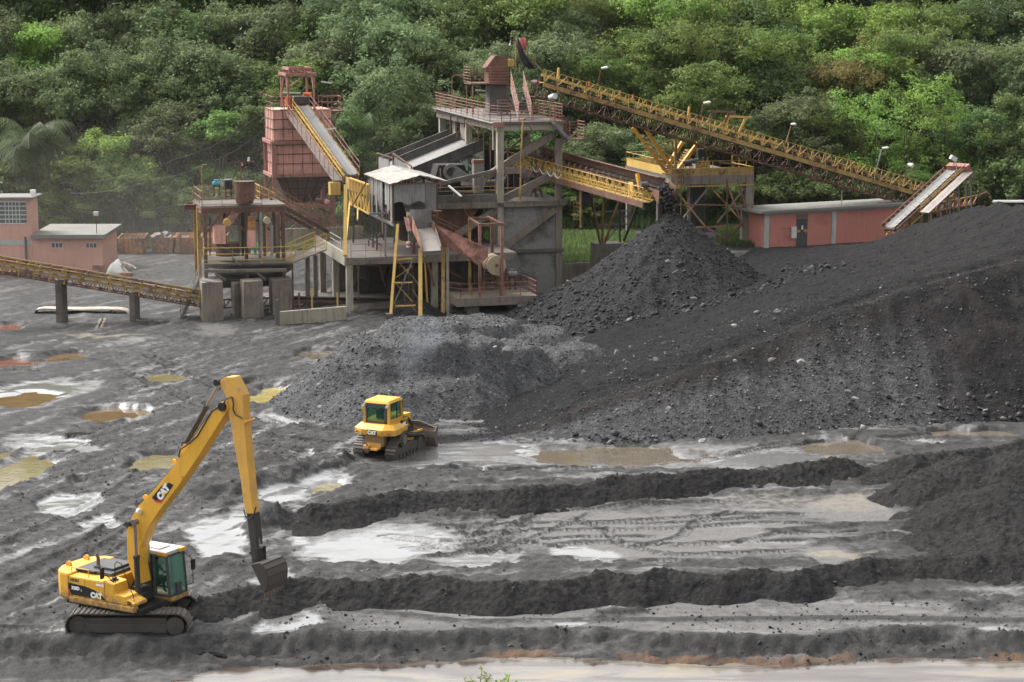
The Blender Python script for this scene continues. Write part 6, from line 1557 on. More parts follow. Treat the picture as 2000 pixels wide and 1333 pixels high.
for k, (u, h) in enumerate(((1376, 1.0), (1385, 1.15), (1394, 1.15))):
    c = L(O7, 2.8 + k * .42, .7, 0.02); t2 = thing('oil_drum', c, ['yellow drum under the long conveyor, next to the black motor', 'middle yellow drum on the transfer tower deck', 'yellow drum at the railing end of the three on the tower deck'][k], 'drum', 'drums on the transfer tower')
    mb = MB(); mb.tube(c, c + EZ * h, .19, 14); mb.build('drum', M['yellow'], t2)
    mb = MB(); [mb.tube(c + EZ * (h * f), c + EZ * (h * f + .04), .2, 14) for f in (.3, .62, .94)]; mb.build('hoops', M['rust_dark'], t2)
    mb = MB(); mb.tube(c + EZ * h, c + EZ * (h + .35), .08, 8); mb.build('neck', M['concrete'], t2)
motor('electric_motor', L(O7, 1.9, 1.0, 1.15), .32, .7, 'plate_dark', 'black electric motor on the transfer tower deck', .75)
# retaining wall of the terrace
q = Vector((3.0, 160.2, 0)); mb = MB(); mb.pbox(q, 9.0, .3, 2.35)
tag(mb.build('retaining_wall', M['concrete'], None, loc=q), 'stained concrete retaining wall beside the brick bay', 'wall')

# ---- long conveyor
c0, c1 = P(1046, 160, 170.5), P(1850, 396, 188.0)
t_ = thing('long_conveyor', (c1.x, c1.y, 1.5), 'very long rusty yellow conveyor sloping from the crusher deck to the far end', 'conveyor')
d, near, n = conveyor(t_, c0, c1, 1.1, 1.25, 'belt_dark', 'yellow_dull', 'rust', 30, 40, 'rust', .8, True, False, 'yellow', 'yellow_dull', ('yellow_dull', .38), None, .065, .12, 2, 1.35)
mb = MB(); o = near * 1.6
zigzag(mb, c0 + o + n * .02, c1 + o + n * .02, c0 + o + n * .95, c1 + o + n * .95, 34, .065, True); mb.build('side_lattice', M['yellow_dull'], t_)
mb = MB(); mb.beam(c0 + near * .75 + n * .62, c0.lerp(c1, .55) + near * .75 + n * .62, .06, .22, n); mb.build('wind_board', M['yellow'], t_)
mb = MB(); mb.beam(c0.lerp(c1, .5) + near * .8 + n * .5, c1 + near * .8 + n * .5, .06, .16, n); mb.build('wind_board', M['rust'], t_)
for f in (.18, .31, .51, .72, .84):
    q = c0.lerp(c1, f) + near * 1.62 + n * .75; mb = MB(); mb.prism([q, q + d * .7, q + d * .3 - n * .25], near * .08); mb.build('gusset', M['yellow'], t_)
for f in (.13, .20, .23):
    q = c0.lerp(c1, f) - near * 1.5 + n * 1.0; mb = MB(); mb.beam(q, q + EZ * .45, .12); mb.build('rail_cap', M['orange'], t_)
for f, m_, h in ((.435, 'rust', 1.3), (.475, 'rust', 1.3)):
    pass
q = c0.lerp(c1, .435)
for f0, f1, m_ in ((.40, .435, 'rust'), (.44, .475, 'yellow')):
    a, b = c0.lerp(c1, f0) - near * .9 + n * .9, c0.lerp(c1, f1) - near * .9 + n * .9
    mb = MB(); tz = max(a.z, b.z) + .95; a2 = Vector((a.x + .35, a.y, tz)); b2 = Vector((b.x + .55, b.y, tz - .1)); mb.beam(a, a2, .2); mb.beam(b, b2, .2); mb.beam(a2 + (a2 - b2) * .2, b2 + (b2 - a2) * .35, .16); mb.build('portal_frame', M[m_], t_)
for f in (.06, .36):
    q = c0.lerp(c1, f) - near * 1.5 + n * .9; mb = MB(); mb.beam(q, q + EZ * .9 + EA * .1, .16); mb.build('tie_post', M['yellow'], t_)
for f, u in ((.88, 1), (.93, 2), (.98, 3)):
    q = c0.lerp(c1, f) - n * 1.2
    for sg in (-.7, .7): mb = MB(); mb.beam(Vector((q.x, q.y, 1.3)) + near * sg, q + near * sg, .2); mb.build('support_leg', M['rust'], t_)
mb = MB(); q = c0.lerp(c1, .93); mb.prism([q + n * .3 - near * .9, q + n * .9 - near * 1.3, c1 + n * 1.2 - near * 1.3, c1 + n * .3 - near * .9], near * .06); mb.prism([q + n * .3 + near * .7, q + n * .7 + near * .9, c1 + n * .9 + near * .9, c1 + n * .3 + near * .7], near * .06); mb.build('skirt', M['rust'], t_)
def rail_lamp(pts, head, label, m='gal', r=.05):
    pts = [Vector(p) for p in pts]; t = thing('lamp_post', pts[0], label, 'lamp post')
    mm = MB(); mm.path(pts, r, 6); mm.build('post', M[m], t)
    a, b = map(Vector, head); mm = MB(); mm.tube(a, b, .09, 10, .13); mm.sphere(b, .13, 10, 6, (1, 1, .6)); mm.build('lamp_head', M['white_lamp'], t)
    return t
rail_lamp([P(1166, 172, 174), P(1174, 135, 174)], [P(1175, 134, 173.9), P(1186, 132, 173.7)], 'leaning lamp post on the upper third of the long conveyor', 'rust')
rail_lamp([P(1366, 238, 178.5), P(1374, 203, 178.5)], [P(1374, 202, 178.5), P(1386, 200, 178.3)], 'lamp post beside the brown portal on the long conveyor', 'rust')
rail_lamp([P(1534, 282, 182), P(1545, 246, 182)], [P(1545, 243, 182), P(1553, 243, 181.8)], 'yellow based lamp post past the middle of the long conveyor', 'yellow_dull')
rail_lamp([P(1710, 337, 185.6), P(1722, 292, 185.6)], [P(1723, 290, 185.6), P(1734, 289, 185.4)], 'pale lamp post over the lower third of the long conveyor', 'gal')
t2 = thing('flood_lamp', P(1775, 360, 184), 'white flood lamp on a tripod frame over the conveyor tail', 'lamp'); mb = MB()
for u, v in ((1745, 345), (1765, 350), (1788, 332)): mb.beam(P(u, v, 184), P(1778, 324, 184), .06)
mb.beam(P(1788, 332, 184), P(1767, 352, 184), .06); mb.build('frame', M['rust'], t2); mb = MB(); mb.tube(P(1774, 322, 183.8), P(1783, 324, 183.5), .16, 10, .2); mb.build('lamp', M['white_lamp'], t2)
q = P(1074, 191, 165.5); t2 = thing('bucket_lamp', q, 'white bucket shaped lamp under the head of the long conveyor', 'lamp'); mb = MB(); mb.tube(q, P(1084, 188, 165.0), .2, 14, .24); mb.build('shade', M['white_lamp'], t2); mb = MB(); mb.tube(P(1084, 188, 165.0), P(1090, 178, 166), .03, 5); mb.build('bracket', M['rust'], t2)

# ---- stacker conveyor at the right
c0, c1 = P(1739, 447, 168.0), P(1860, 336, 175.0)
t_ = thing('stacker_conveyor', (c0.x, c0.y, c0.z - .5), 'short pale belt conveyor rising out of the coal pile', 'conveyor')
d, near, n = conveyor(t_, c0, c1, .95, .7, 'belt', 'rust', 'yellow_dull', 12, 14, 'yellow_dull')
mb = MB(); mb.beam(c0 - near * .72 + n * .25, c1 - near * .72 + n * .25, .06, .3, n); mb.build('skirt_board', M['rust'], t_)
a0, a1 = c0.lerp(c1, .30) + near * 1.0, c1 + near * 1.0 + d * .2
mb = MB(); mb.prism([a0 + n * .0, a0 + near * .85, a0 + near * .85 - n * .07, a0 - n * .07], a1 - a0); mb.build('walkway', M['plate_chute'], t_)
mb = MB(); railing(mb, [a0 + near * .1 + n * .1, a1 + near * .1 + n * .1], .5, 2, 1.4, .03); mb.build('handrail', M['yellow_dull'], t_)
q = c1 + d * .1; mb = MB(); mb.hexa([q - near * .6 - n * .8, q + near * 1.4 - n * .8, q + near * 1.4 - n * .8 + d * .8, q - near * .6 - n * .8 + d * .8], [q - near * .6 + n * .5, q + near * 1.4 + n * .5, q + near * 1.4 + n * .5 + d * .6, q - near * .6 + n * .5 + d * .6]); mb.build('head_box', M['rust_patchy'], t_)
for f in (.35, .5, .65, .8, .92, 1.0):
    q = c0.lerp(c1, f)
    for k, o in ((0, near * 1.7), (1, near * .6)):
        mb = MB(); e = Vector((q.x, q.y, q.z - 1.4 - f * 2.4)) + o + EA * (.3 - .2 * k); mb.beam(e, q + o - n * (.1 if k == 0 else .7), .09); mb.build('support_leg', M['rust' if k else 'plate_grey'], t_)
mb = MB(); zigzag(mb, P(1820, 400, 173), P(1910, 382, 178), P(1822, 414, 173), P(1905, 398, 178), 8, .08); mb.beam(P(1820, 400, 173), P(1910, 382, 178), .12); mb.beam(P(1822, 414, 173), P(1905, 398, 178), .12); mb.build('base_frame', M['orange_box'], t_)
t2 = thing('flood_mast', P(1868, 352, 175), 'thin mast with a white square floodlight above the stacker conveyor', 'lamp'); mb = MB(); mb.tube(P(1872, 380, 174.5), P(1867, 308, 174.5), .05, 6); mb.tube(P(1861, 330, 175), P(1866, 312, 174.5), .03, 5); mb.tube(P(1852, 345, 176), P(1866, 312, 174.5), .025, 5); mb.build('mast', M['gal'], t2)
mb = MB(); q = P(1864, 303, 174.4); mb.obox(q + Vector((-.35, -.15, -.3)), Vector((.85, 0, -.5)), EB, Vector((.5, 0, .85)), .55, .3, .35); mb.build('lamp', M['white_lamp'], t2)
mb = MB(); pts = [P(1912, 388, 178), P(1914, 381, 178), P(1926, 376, 178), P(1932, 379, 178), P(1936, 390, 178)]; mb.path(pts, .07, 7); mb.path([P(1926, 376, 178), P(1921, 380, 178.2)], .06, 6)
tag(mb.build('bent_pipe', M['rust'], None, loc=pts[0]), 'bent rusty pipe rail beyond the stacker conveyor head', 'pipe')
a = P(1942, 395, 172); mb = MB(); mb.plate([P(1938, 395, 176), P(2040, 395, 171), P(2040, 392, 176), P(1940, 392, 180)], .1)
tag(mb.build('sheet_roof', M['corrugated'], None, loc=a), 'pale flat sheet roof showing over the crest of the big pile', 'roof')

# ---- small steel and pipework inside the plant: each run hangs on its own building
def clutter(parent_name, runs, names=('pipe', 'brace')):
    par = bpy.data.objects[parent_name]
    for (u0, v0, Y0_, u1, v1, Y1_, w_, m_, kind) in runs:
        mb = MB()
        if kind == 'p': mb.tube(P(u0, v0, Y0_), P(u1, v1, Y1_), w_ / 2, 8)
        else: mb.beam(P(u0, v0, Y0_), P(u1, v1, Y1_), w_)
        mb.build(names[0] if kind == 'p' else names[1], M[m_], par)
clutter('crusher_building', [
 (992, 262, 160, 992, 382, 160, .12, 'rust', 'p'), (1004, 300, 161, 1004, 384, 161, .09, 'rust_dark', 'p'), (1012, 350, 160.5, 1085, 346, 162, .10, 'rust_dark', 'p'), (985, 368, 159.5, 1088, 366, 160.5, .09, 'yellow_dull', 'p'), (1046, 290, 162, 1046, 386, 162, .14, 'rust', 'b'), (1060, 262, 163, 1060, 330, 163, .12, 'concrete_dark', 'b'),
 (1008, 330, 161, 1050, 384, 162, .10, 'plate_dark', 'b'), (1070, 300, 161, 1035, 384, 160, .10, 'rust_dark', 'b'), (985, 300, 160, 1030, 262, 162, .10, 'rust', 'b'), (860, 372, 159, 860, 330, 160, .10, 'rust_dark', 'b'), (890, 376, 159, 925, 376, 159, .16, 'rust', 'b'), (945, 250, 162, 945, 318, 162, .08, 'rust', 'p'), (958, 262, 160, 958, 378, 160, .10, 'rust_dark', 'p'), (967, 270, 160, 967, 378, 160, .07, 'plate_grey', 'p'),
 (880, 222, 168, 880, 262, 168, .10, 'rust_dark', 'b'), (893, 226, 168, 893, 270, 168, .08, 'rust', 'p'), (907, 228, 166, 907, 250, 166, .10, 'rust_dark', 'b'), (935, 236, 163, 935, 275, 163, .10, 'rust_dark', 'b'), (900, 232, 165, 940, 262, 163, .07, 'rust_dark', 'b'), (905, 400, 158.6, 905, 470, 158.6, .10, 'rust_dark', 'p'), (925, 402, 158.6, 925, 440, 158.6, .08, 'rust', 'p'), (870, 420, 158.8, 972, 424, 158.8, .08, 'rust', 'p'),
 (1030, 240, 157.4, 1040, 256, 157.4, .08, 'rust', 'b'), (1095, 275, 158.5, 1112, 274, 158.8, .10, 'rust', 'b'), (1100, 276, 159, 1086, 300, 159, .08, 'plate_dark', 'b')])
clutter('concrete_platform', [
 (700, 512, 149, 700, 585, 149, .12, 'rust_dark', 'p'), (690, 520, 152, 860, 516, 154, .14, 'rust_dark', 'p'), (790, 515, 152, 790, 590, 152, .14, 'plate_dark', 'b'), (740, 515, 151, 752, 560, 151, .10, 'rust_dark', 'b'), (835, 512, 151, 848, 560, 151, .16, 'rust', 'b'), (850, 515, 152, 905, 545, 153, .14, 'rust', 'b'), (858, 560, 151, 900, 556, 152, .10, 'rust', 'b'), (720, 470, 157, 720, 500, 157, .10, 'rust_dark', 'b'), (770, 455, 158, 770, 500, 158, .12, 'plate_dark', 'b'), (700, 455, 158, 765, 490, 157, .09, 'rust_dark', 'b'), (690, 430, 159, 690, 480, 159, .12, 'rust_dark', 'b'), (745, 452, 158, 720, 492, 157, .08, 'plate_dark', 'b')])
clutter('feeder_station', [
 (455, 420, 150.5, 440, 445, 150, .10, 'rust_dark', 'b'), (410, 425, 151, 410, 500, 151, .10, 'rust_dark', 'p'), (430, 482, 149, 470, 500, 149, .12, 'plate_dark', 'b'), (500, 430, 151, 556, 470, 151, .09, 'rust_dark', 'b'), (545, 412, 150, 545, 505, 150, .12, 'rust', 'b'), (398, 440, 151, 480, 438, 151, .08, 'rust', 'p'), (520, 440, 148.6, 521, 500, 148.6, .06, 'yellow_dull', 'p'), (400, 530, 147.6, 560, 528, 147.8, .22, 'concrete_dark', 'b'), (420, 535, 147.2, 440, 548, 147.2, .16, 'rust_dark', 'b'), (500, 532, 147.3, 520, 548, 147.3, .16, 'rust_dark', 'b'), (455, 505, 147.8, 470, 520, 147.8, .10, 'plate_dark', 'b')])
clutter('transfer_tower', [
 (1330, 350, 175, 1330, 440, 175, .12, 'rust_dark', 'p'), (1345, 352, 178, 1345, 460, 178, .18, 'concrete_dark', 'b'), (1420, 350, 178, 1420, 470, 178, .12, 'rust_dark', 'b'), (1320, 400, 174, 1460, 402, 175, .10, 'rust', 'b'), (1335, 318, 176, 1365, 312, 176, .3, 'plate_dark', 'p'), (1405, 318, 176, 1440, 322, 176, .2, 'rust_dark', 'p'), (1440, 350, 173, 1462, 420, 173, .10, 'rust', 'b')])
# ------------------------------------------------------------------ buildings, skips, yard things, cables
# pink store at the right, turned 28 degrees
O8 = G(1492, 487, 1.5); BA = R(27)
fa = Vector((math.cos(BA), math.sin(BA), 0)); fb = Vector((-math.sin(BA), math.cos(BA), 0))
def B8(a, b, z): return O8 + fa * a + fb * b + EZ * z
t_ = thing('store_building', O8, 'long low red store with pale pilasters and a grey door under the conveyor', 'building')
HW, LW, DW = 3.15, 15.5, 3.8
mb = MB(); mb.obox(B8(0, 0, -1.5), fa, fb, EZ, LW, DW, HW + 1.5); mb.build('wall', M['wall_red'], t_)
mb = MB(); mb.obox(B8(-.75, -.5, HW), fa, fb, EZ, LW + 1.2, DW + .9, .16); mb.obox(B8(-.7, -.45, HW + .161), fa, fb, EZ, LW + 1.1, DW + .8, .05); mb.build('roof', M['roof_conc'], t_)
mb = MB(); mb.obox(B8(-.04, -.05, HW - .22), fa, fb, EZ, LW + .05, .049, .2); mb.build('cornice', M['wall_trim'], t_)
for a in (0.0, 7.1): mb = MB(); mb.obox(B8(a, -.06, -1.5), fa, fb, EZ, .46, .055, HW + 1.27); mb.build('pilaster', M['wall_trim'], t_)
mb = MB(); mb.obox(B8(-.06, 3.4, -1.5), fa, fb, EZ, .055, .3, HW + 1.4); mb.build('pilaster', M['wall_trim'], t_)
dr = None
mb = MB(); mb.obox(B8(3.35, -.05, .02), fa, fb, EZ, 1.15, .045, 2.4); dr = mb.build('door', M['door_dark'], t_)
mb = MB(); mb.obox(B8(3.32, -.056, 2.45), fa, fb, EZ, 1.2, .05, .42); mb.build('transom_board', M['timber'], t_)
mb = MB(); mb.obox(B8(3.86, -.062, 1.5), fa, fb, EZ, .17, .01, .36); mb.build('notice', M['sign_white'], dr)
for a in (3.40, 4.12): mb = MB(); mb.obox(B8(a, -.062, 1.28), fa, fb, EZ, .34, .01, .24); mb.build('warning_plate', M['sign_orange'], dr)
mb = MB(); mb.obox(B8(4.3, -.09, 1.1), fa, fb, EZ, .05, .04, .2); mb.build('handle', M['gal'], dr)
c = B8(2.72, -.28, .82); t2 = thing('meter_box', c, 'pale grey meter box on the red store wall beside the door', 'meter box')
mb = MB(); mb.obox(c, fa, fb, EZ, .5, .22, 1.0); mb.build('box', M['white_lamp'], t2, bevel=.02)
mb = MB(); mb.obox(c + fa * -.9 + fb * .2 + EZ * .25, fa, fb, EZ, .9, .03, .03); mb.obox(c + fa * -.9 + fb * .2 + EZ * .9, fa, fb, EZ, .9, .03, .03); mb.obox(c + fa * -1.2 + fb * .2 + EZ * -.8, fa, fb, EZ, .03, .03, .7); mb.build('conduit', M['wall_red'], t2)
mb = MB(); mb.obox(B8(13.0, -.05, 1.0), fa, fb, EZ, .5, .04, 1.0); mb.build('window', M['pane'], t_)
q = B8(8.5, .5, HW + .2); mb = MB(); mb.tube(q, q + EZ * 1.3, .04, 6); mb.tube(q + EZ * .5, q + EZ * .7, .07, 8)
tag(mb.build('vent_pipe', M['gal'], None, loc=q), 'thin pipe standing on the red store roof', 'pipe')

# pink two storey house and its annex, far left
Y0 = G(65, 536).y; xr = G(65, 536).x; xa = G(203, 535).x
zh = P(65, 388, Y0).z
t_ = thing('pink_house', (xr - 4, Y0, 0), 'pink two storey house with a barred white window', 'building')
mb = MB(); mb.box(xr - 13, xr, Y0, Y0 + 2.6, -.3, zh); mb.build('wall', M['wall_pink'], t_)
mb = MB(); mb.box(xr - 13.5, xr + .35, Y0 - .45, Y0 + 2.9, zh, zh + .14); mb.build('roof', M['roof_conc'], t_)
za, zb_ = P(65, 479, Y0).z, P(65, 470, Y0).z
mb = MB(); mb.box(xr - 13, xr + .02, Y0 - .03, Y0 - .002, za, zb_); mb.build('band', M['wall_trim'], t_)
wx1 = P(51, 400, Y0).x; wz0, wz1 = P(50, 437, Y0).z, P(50, 394, Y0).z; wx0 = wx1 - 3.6
mb = MB(); mb.box(wx0, wx1, Y0 - .05, Y0 - .003, wz0 - .05, wz1 + .05); wf = mb.build('window', M['win_frame'], t_)
mb = MB()
for i in range(6):
    for j in range(5):
        a = wx0 + .06 + i * .6; b = wz0 + .02 + j * (wz1 - wz0 - .04) / 5
        if i in (1, 3, 4) : 
            mb.box(a, a + .24, Y0 - .062, Y0 - .052, b + .03, b + (wz1 - wz0) / 5 - .05); mb.box(a + .30, a + .54, Y0 - .062, Y0 - .052, b + .03, b + (wz1 - wz0) / 5 - .05)
        else: mb.box(a, a + .54, Y0 - .062, Y0 - .052, b + .03, b + (wz1 - wz0) / 5 - .05)
mb.build('pane', M['pane'], wf)
px_ = P(51, 490, Y0).x
mb = MB(); mb.tube((px_, Y0 - .12, P(51, 520, Y0).z - 1), (px_, Y0 - .12, P(51, 463, Y0).z), .09, 8); mb.build('downpipe', M['plate_dark'], t_)
q = Vector((P(63, 380, Y0 + 1.5).x, Y0 + 1.5, zh + .14)); mb = MB(); mb.box(q.x - .2, q.x + .25, q.y, q.y + .4, q.z, q.z + .42)
tag(mb.build('roof_tank', M['sign_white'], None, bevel=.03, loc=q), 'small white box on the pink house roof corner', 'box')
zA = P(203, 462, Y0).z
t_ = thing('pink_annex', ((xr + xa) / 2, Y0, 0), 'single storey pink annex with a flat mossy roof', 'building')
mb = MB(); mb.box(xr + .02, xa, Y0 - .02, Y0 + 6.5, -.3, zA); mb.build('wall', M['wall_pink'], t_)
mb = MB(); mb.hexa([Vector((xr + .03, Y0 - .6, zA - .12)), Vector((xa + .35, Y0 - .6, zA - .12)), Vector((xa + .35, Y0 + 7, zA + .0)), Vector((xr + .03, Y0 + 7, zA + .0))], [Vector((xr + .03, Y0 - .6, zA + .2)), Vector((xa + .35, Y0 - .6, zA + .2)), Vector((xa + .35, Y0 + 7, zA + .28)), Vector((xr + .03, Y0 + 7, zA + .28))]); mb.build('roof', M['roof_conc'], t_)
for u0, u1 in ((101, 122), (168, 189)):
    a, b = P(u0, 485, Y0), P(u1, 474, Y0); mb = MB(); mb.box(a.x, b.x, Y0 - .06, Y0 - .022, a.z, b.z); w_ = mb.build('window', M['win_frame'], t_)
    mb = MB(); k = (b.x - a.x) / 3; [mb.box(a.x + .04 + i * k, a.x + k - .02 + i * k, Y0 - .07, Y0 - .061, a.z + .05, b.z - .05) for i in range(3)]; mb.build('pane', M['pane'], w_)
q = P(189, 462, Y0 + .3); t2 = thing('floodlight_pole', q, 'thin pole with a square white floodlight on the annex roof', 'lamp'); mb = MB(); mb.tube(q, q + EZ * 2.0, .035, 6); mb.build('pole', M['rust_dark'], t2)
mb = MB(); mb.box(q.x - .2, q.x + .2, q.y - .15, q.y + .1, q.z + 1.75, q.z + 2.1); mb.build('floodlight', M['white_lamp'], t2, bevel=.04)

# skips
def skip(u0, u1, vb, label, load=None):
    a, b = G(u0, vb), G(u1, vb); w_ = b.x - a.x; h = 1.45; D = 1.9
    t2 = thing('waste_skip', ((a.x + b.x) / 2, a.y, 0), label, 'skip', 'orange skips by the forest edge')
    o = a
    i0 = .16
    def ring(f, ins=0.0):  # inner offset at height fraction f
        e = i0 * (1 - f) + ins
        return [o + Vector((e, e * .8 + ins * .2, h * f)), o + Vector((w_ - e, e * .8 + ins * .2, h * f)), o + Vector((w_ - e, D - e + .5 * f, h * (f * 1.12))), o + Vector((e, D - e + .5 * f, h * (f * 1.12)))]
    r0, r1 = ring(0), ring(1); s0, s1 = ring(.08, .06), ring(1, .06)
    m_ = MB(); m_.hexa(r0, [p + EZ * .08 for p in r0])
    for k in range(4): j = (k + 1) % 4; m_.add([r0[k], r0[j], r1[j], r1[k], s0[k], s0[j], s1[j], s1[k]], [(0, 1, 2, 3), (5, 4, 7, 6), (3, 2, 6, 7), (0, 4, 5, 1), (1, 5, 6, 2), (4, 0, 3, 7)])
    m_.build('body', M['orange_box'], t2)
    m_ = MB()
    for k in range(4): j = (k + 1) % 4; m_.beam(r1[k], r1[j], .1, .08)
    q = ring(.55); m_.beam(q[0] - EB * .03, q[1] - EB * .03, .08, .08); m_.build('rim', M['orange_box'], t2)
    m_ = MB(); 
    for k in range(1, 5): f = k / 5; m_.beam(r0[0].lerp(r0[1], f) - Vector((0, .02, 0)), r1[0].lerp(r1[1], f) - Vector((0, .02, 0)), .06)
    m_.build('ribs', M['rust'], t2)
    if load:
        g = random.Random(int(u0)); m_ = MB(); c = o + Vector((w_ / 2, D / 2, h * load[2]))
        m_.hexa([s0[0], s0[1], s0[2], s0[3]], [Vector((p.x, p.y, h * load[2])) for p in (ring(load[2], .07))])
        for i in range(load[3]):
            p = c + Vector((g.uniform(-w_ * .34, w_ * .34), g.uniform(-D * .3, D * .3), g.uniform(0, load[4])))
            v = Vector((g.uniform(-1, 1), g.uniform(-1, 1), g.uniform(-.4, .6))).normalized() * g.uniform(.2, .55)
            m_.beam(p - v, p + v, g.uniform(.15, .5), .05, up=Vector((g.uniform(-1, 1), g.uniform(-1, 1), 1)))
        lo = m_.build('scrap_load', M[load[1]], None, loc=c); tag(lo, load[0], 'scrap')
skip(231, 281, 497, 'orange skip with little scrap, the one next to the annex', ('low tangle of dark scrap inside the orange skip by the annex', 'plate_dark', .62, 16, .25))
skip(295, 339, 496, 'rusty skip heaped with grey sheet scrap', ('heap of torn grey sheets overflowing the middle skip', 'plate_grey', .75, 26, .6))
skip(343, 389, 496, 'empty orange skip with a small white notice on its rim', None)
skip(392, 440, 496, 'orange skip half hidden behind the feeder station posts', ('dark rubble in the skip behind the feeder posts', 'rust_dark', .7, 10, .2))
a = P(362, 463, G(343, 496).y + 2.2); mb = MB(); mb.box(a.x - .35, a.x + .35, a.y - .02, a.y, a.z - .12, a.z + .12)
tag(mb.build('notice_plate', M['sign_white'], None, loc=a), 'small white notice plate on the empty skip rim', 'sign')
# pallet with cans
q = G(217, 498); t2 = thing('pallet', q, 'low timber pallet between the annex and the first skip', 'pallet'); mb = MB()
for k in range(5): mb.box(q.x - .6, q.x + .65, q.y + k * .2, q.y + k * .2 + .14, .3, .34)
for k in (-.5, 0, .55): mb.box(q.x + k - .05, q.x + k + .05, q.y, q.y + 1, 0, .29)
mb.build('boards', M['timber'], t2)
for k, (dx, h, m_, lb) in enumerate(((-.42, .62, 'sign_white', 'white can with a red base at the annex end of the pallet'), (-.02, .55, 'sign_white', 'second white can with a red base, in the middle of the pallet'), (.42, .6, 'plate_dark', 'dark drum at the skip end of the pallet'))):
    c = Vector((q.x + dx, q.y + .35, .345)); t3 = thing('jerry_can', c, lb, 'can'); mb = MB(); mb.tube(c + EZ * .14, c + EZ * h, .19, 12); mb.tube(c + EZ * h, c + EZ * (h + .08), .06, 8); mb.build('body', M[m_], t3)
    mb = MB(); mb.tube(c, c + EZ * .14, .195, 12); mb.build('base', M['sign_red' if k < 2 else 'black'], t3)
c = Vector((q.x - .1, q.y + 1.2, 0.0)); mb = MB(); mb.box(c.x - .5, c.x + .5, c.y, c.y + .7, 0, 1.15); mb.box(c.x - .53, c.x + .53, c.y - .03, c.y + .73, 1.15, 1.3)
tag(mb.build('orange_chest', M['orange_box'], None, bevel=.03, loc=c), 'orange chest standing behind the white cans', 'chest')
# white sheet over something, orange box, brown board
q = G(225, 541); g = np.random.default_rng(4); V = []; F = []; NX, NY = 14, 10
for j in range(NY + 1):
    for i in range(NX + 1):
        x, y = i / NX * 2 - 1, j / NY * 2 - 1; r = math.hypot(x, y)
        h = 1.35 * max(0, 1 - max(abs(x) ** 1.6, abs(y) ** 2) * .98) * (1 - .35 * (x > .2) * x) + .1 * math.sin(x * 6 + y * 3) * (1 - r * .6)
        V.append((q.x + x * .95, q.y + .9 + y * .8, max(0.02, h)))
for j in range(NY):
    for i in range(NX): k = j * (NX + 1) + i; F.append((k, k + 1, k + NX + 2, k + NX + 1))
o = mesh_np('white_sheet', np.array(V) - np.array(q[:]), F, M['white'], None, True); o.location = q
tag(o, 'white sheet draped over a lump in the yard by the annex', 'sheet'); md = o.modifiers.new('t', 'SOLIDIFY'); md.thickness = .03
mb = MB(); c = G(246, 541); mb.prism([c + Vector((-.5, .4, .85)), c + Vector((.75, .4, .62)), c + Vector((.4, .4, .9)), c + Vector((-.3, .4, 1.15))], Vector((0, .5, 0))); tag(mb.build('canvas_flap', M['cream_cloth'], None, loc=c), 'cream canvas flap sticking out beside the white sheet', 'sheet')
c = G(244, 544); mb = MB(); mb.hexa([c + Vector((-.62, 0, 0)), c + Vector((.62, 0, 0)), c + Vector((.62, .8, 0)), c + Vector((-.62, .8, 0))], [c + Vector((-.45, .1, .42)), c + Vector((.45, .1, .42)), c + Vector((.45, .7, .42)), c + Vector((-.45, .7, .42))])
tag(mb.build('orange_crate', M['orange_box'], None, loc=c), 'flat orange crate in front of the cream canvas', 'crate')
c = G(193, 545); mb = MB(); mb.box(c.x - .5, c.x + .5, c.y, c.y + .12, 0, 1.15); tag(mb.build('brown_board', M['rust_patchy'], None, loc=c), 'brown board leaning against the annex corner', 'board')

# conveyor in the west yard
c0, c1 = P(-140, 488, 142.5), P(398, 579, 147.5)
t_ = thing('feed_conveyor', (P(99, 560, 142).x, 142, 0), 'low dusty yellow conveyor crossing the yard to the feeder', 'conveyor')
d, near, n = conveyor(t_, c0, c1, .9, .75, 'belt', 'yellow_dull', 'rust', 20, 24, 'yellow_dull', carry=.3)
for f in np.linspace(.05, .98, 18):
    q = c0.lerp(c1, float(f)) + near * .62; mb = MB(); mb.beam(q - n * .75, q + n * .42, .12); mb.build('side_post', M['yellow_dull'], t_)
mb = MB(); mb.beam(c0 + near * .64 + n * .45, c1 + near * .64 + n * .45, .06, .12, n); mb.beam(c0 + near * .64 - n * .3, c1 + near * .64 - n * .3, .06, .12, n); mb.build('side_rail', M['yellow_dull'], t_)
for u, vb, w_ in ((99, 650, .42), (249, 640, .38)):
    a = G(u, vb); 
    f = (a.x - c0.x) / (c1.x - c0.x); q = c0.lerp(c1, f)
    for k, yy in enumerate((-.5, .5)): mb = MB(); mb.box(a.x - w_ / 2 + k * .12, a.x + w_ / 2 + k * .12, q.y + yy - .2, q.y + yy + .2, -.3, q.z - .62); mb.build('column', M['concrete_dark'], t_)
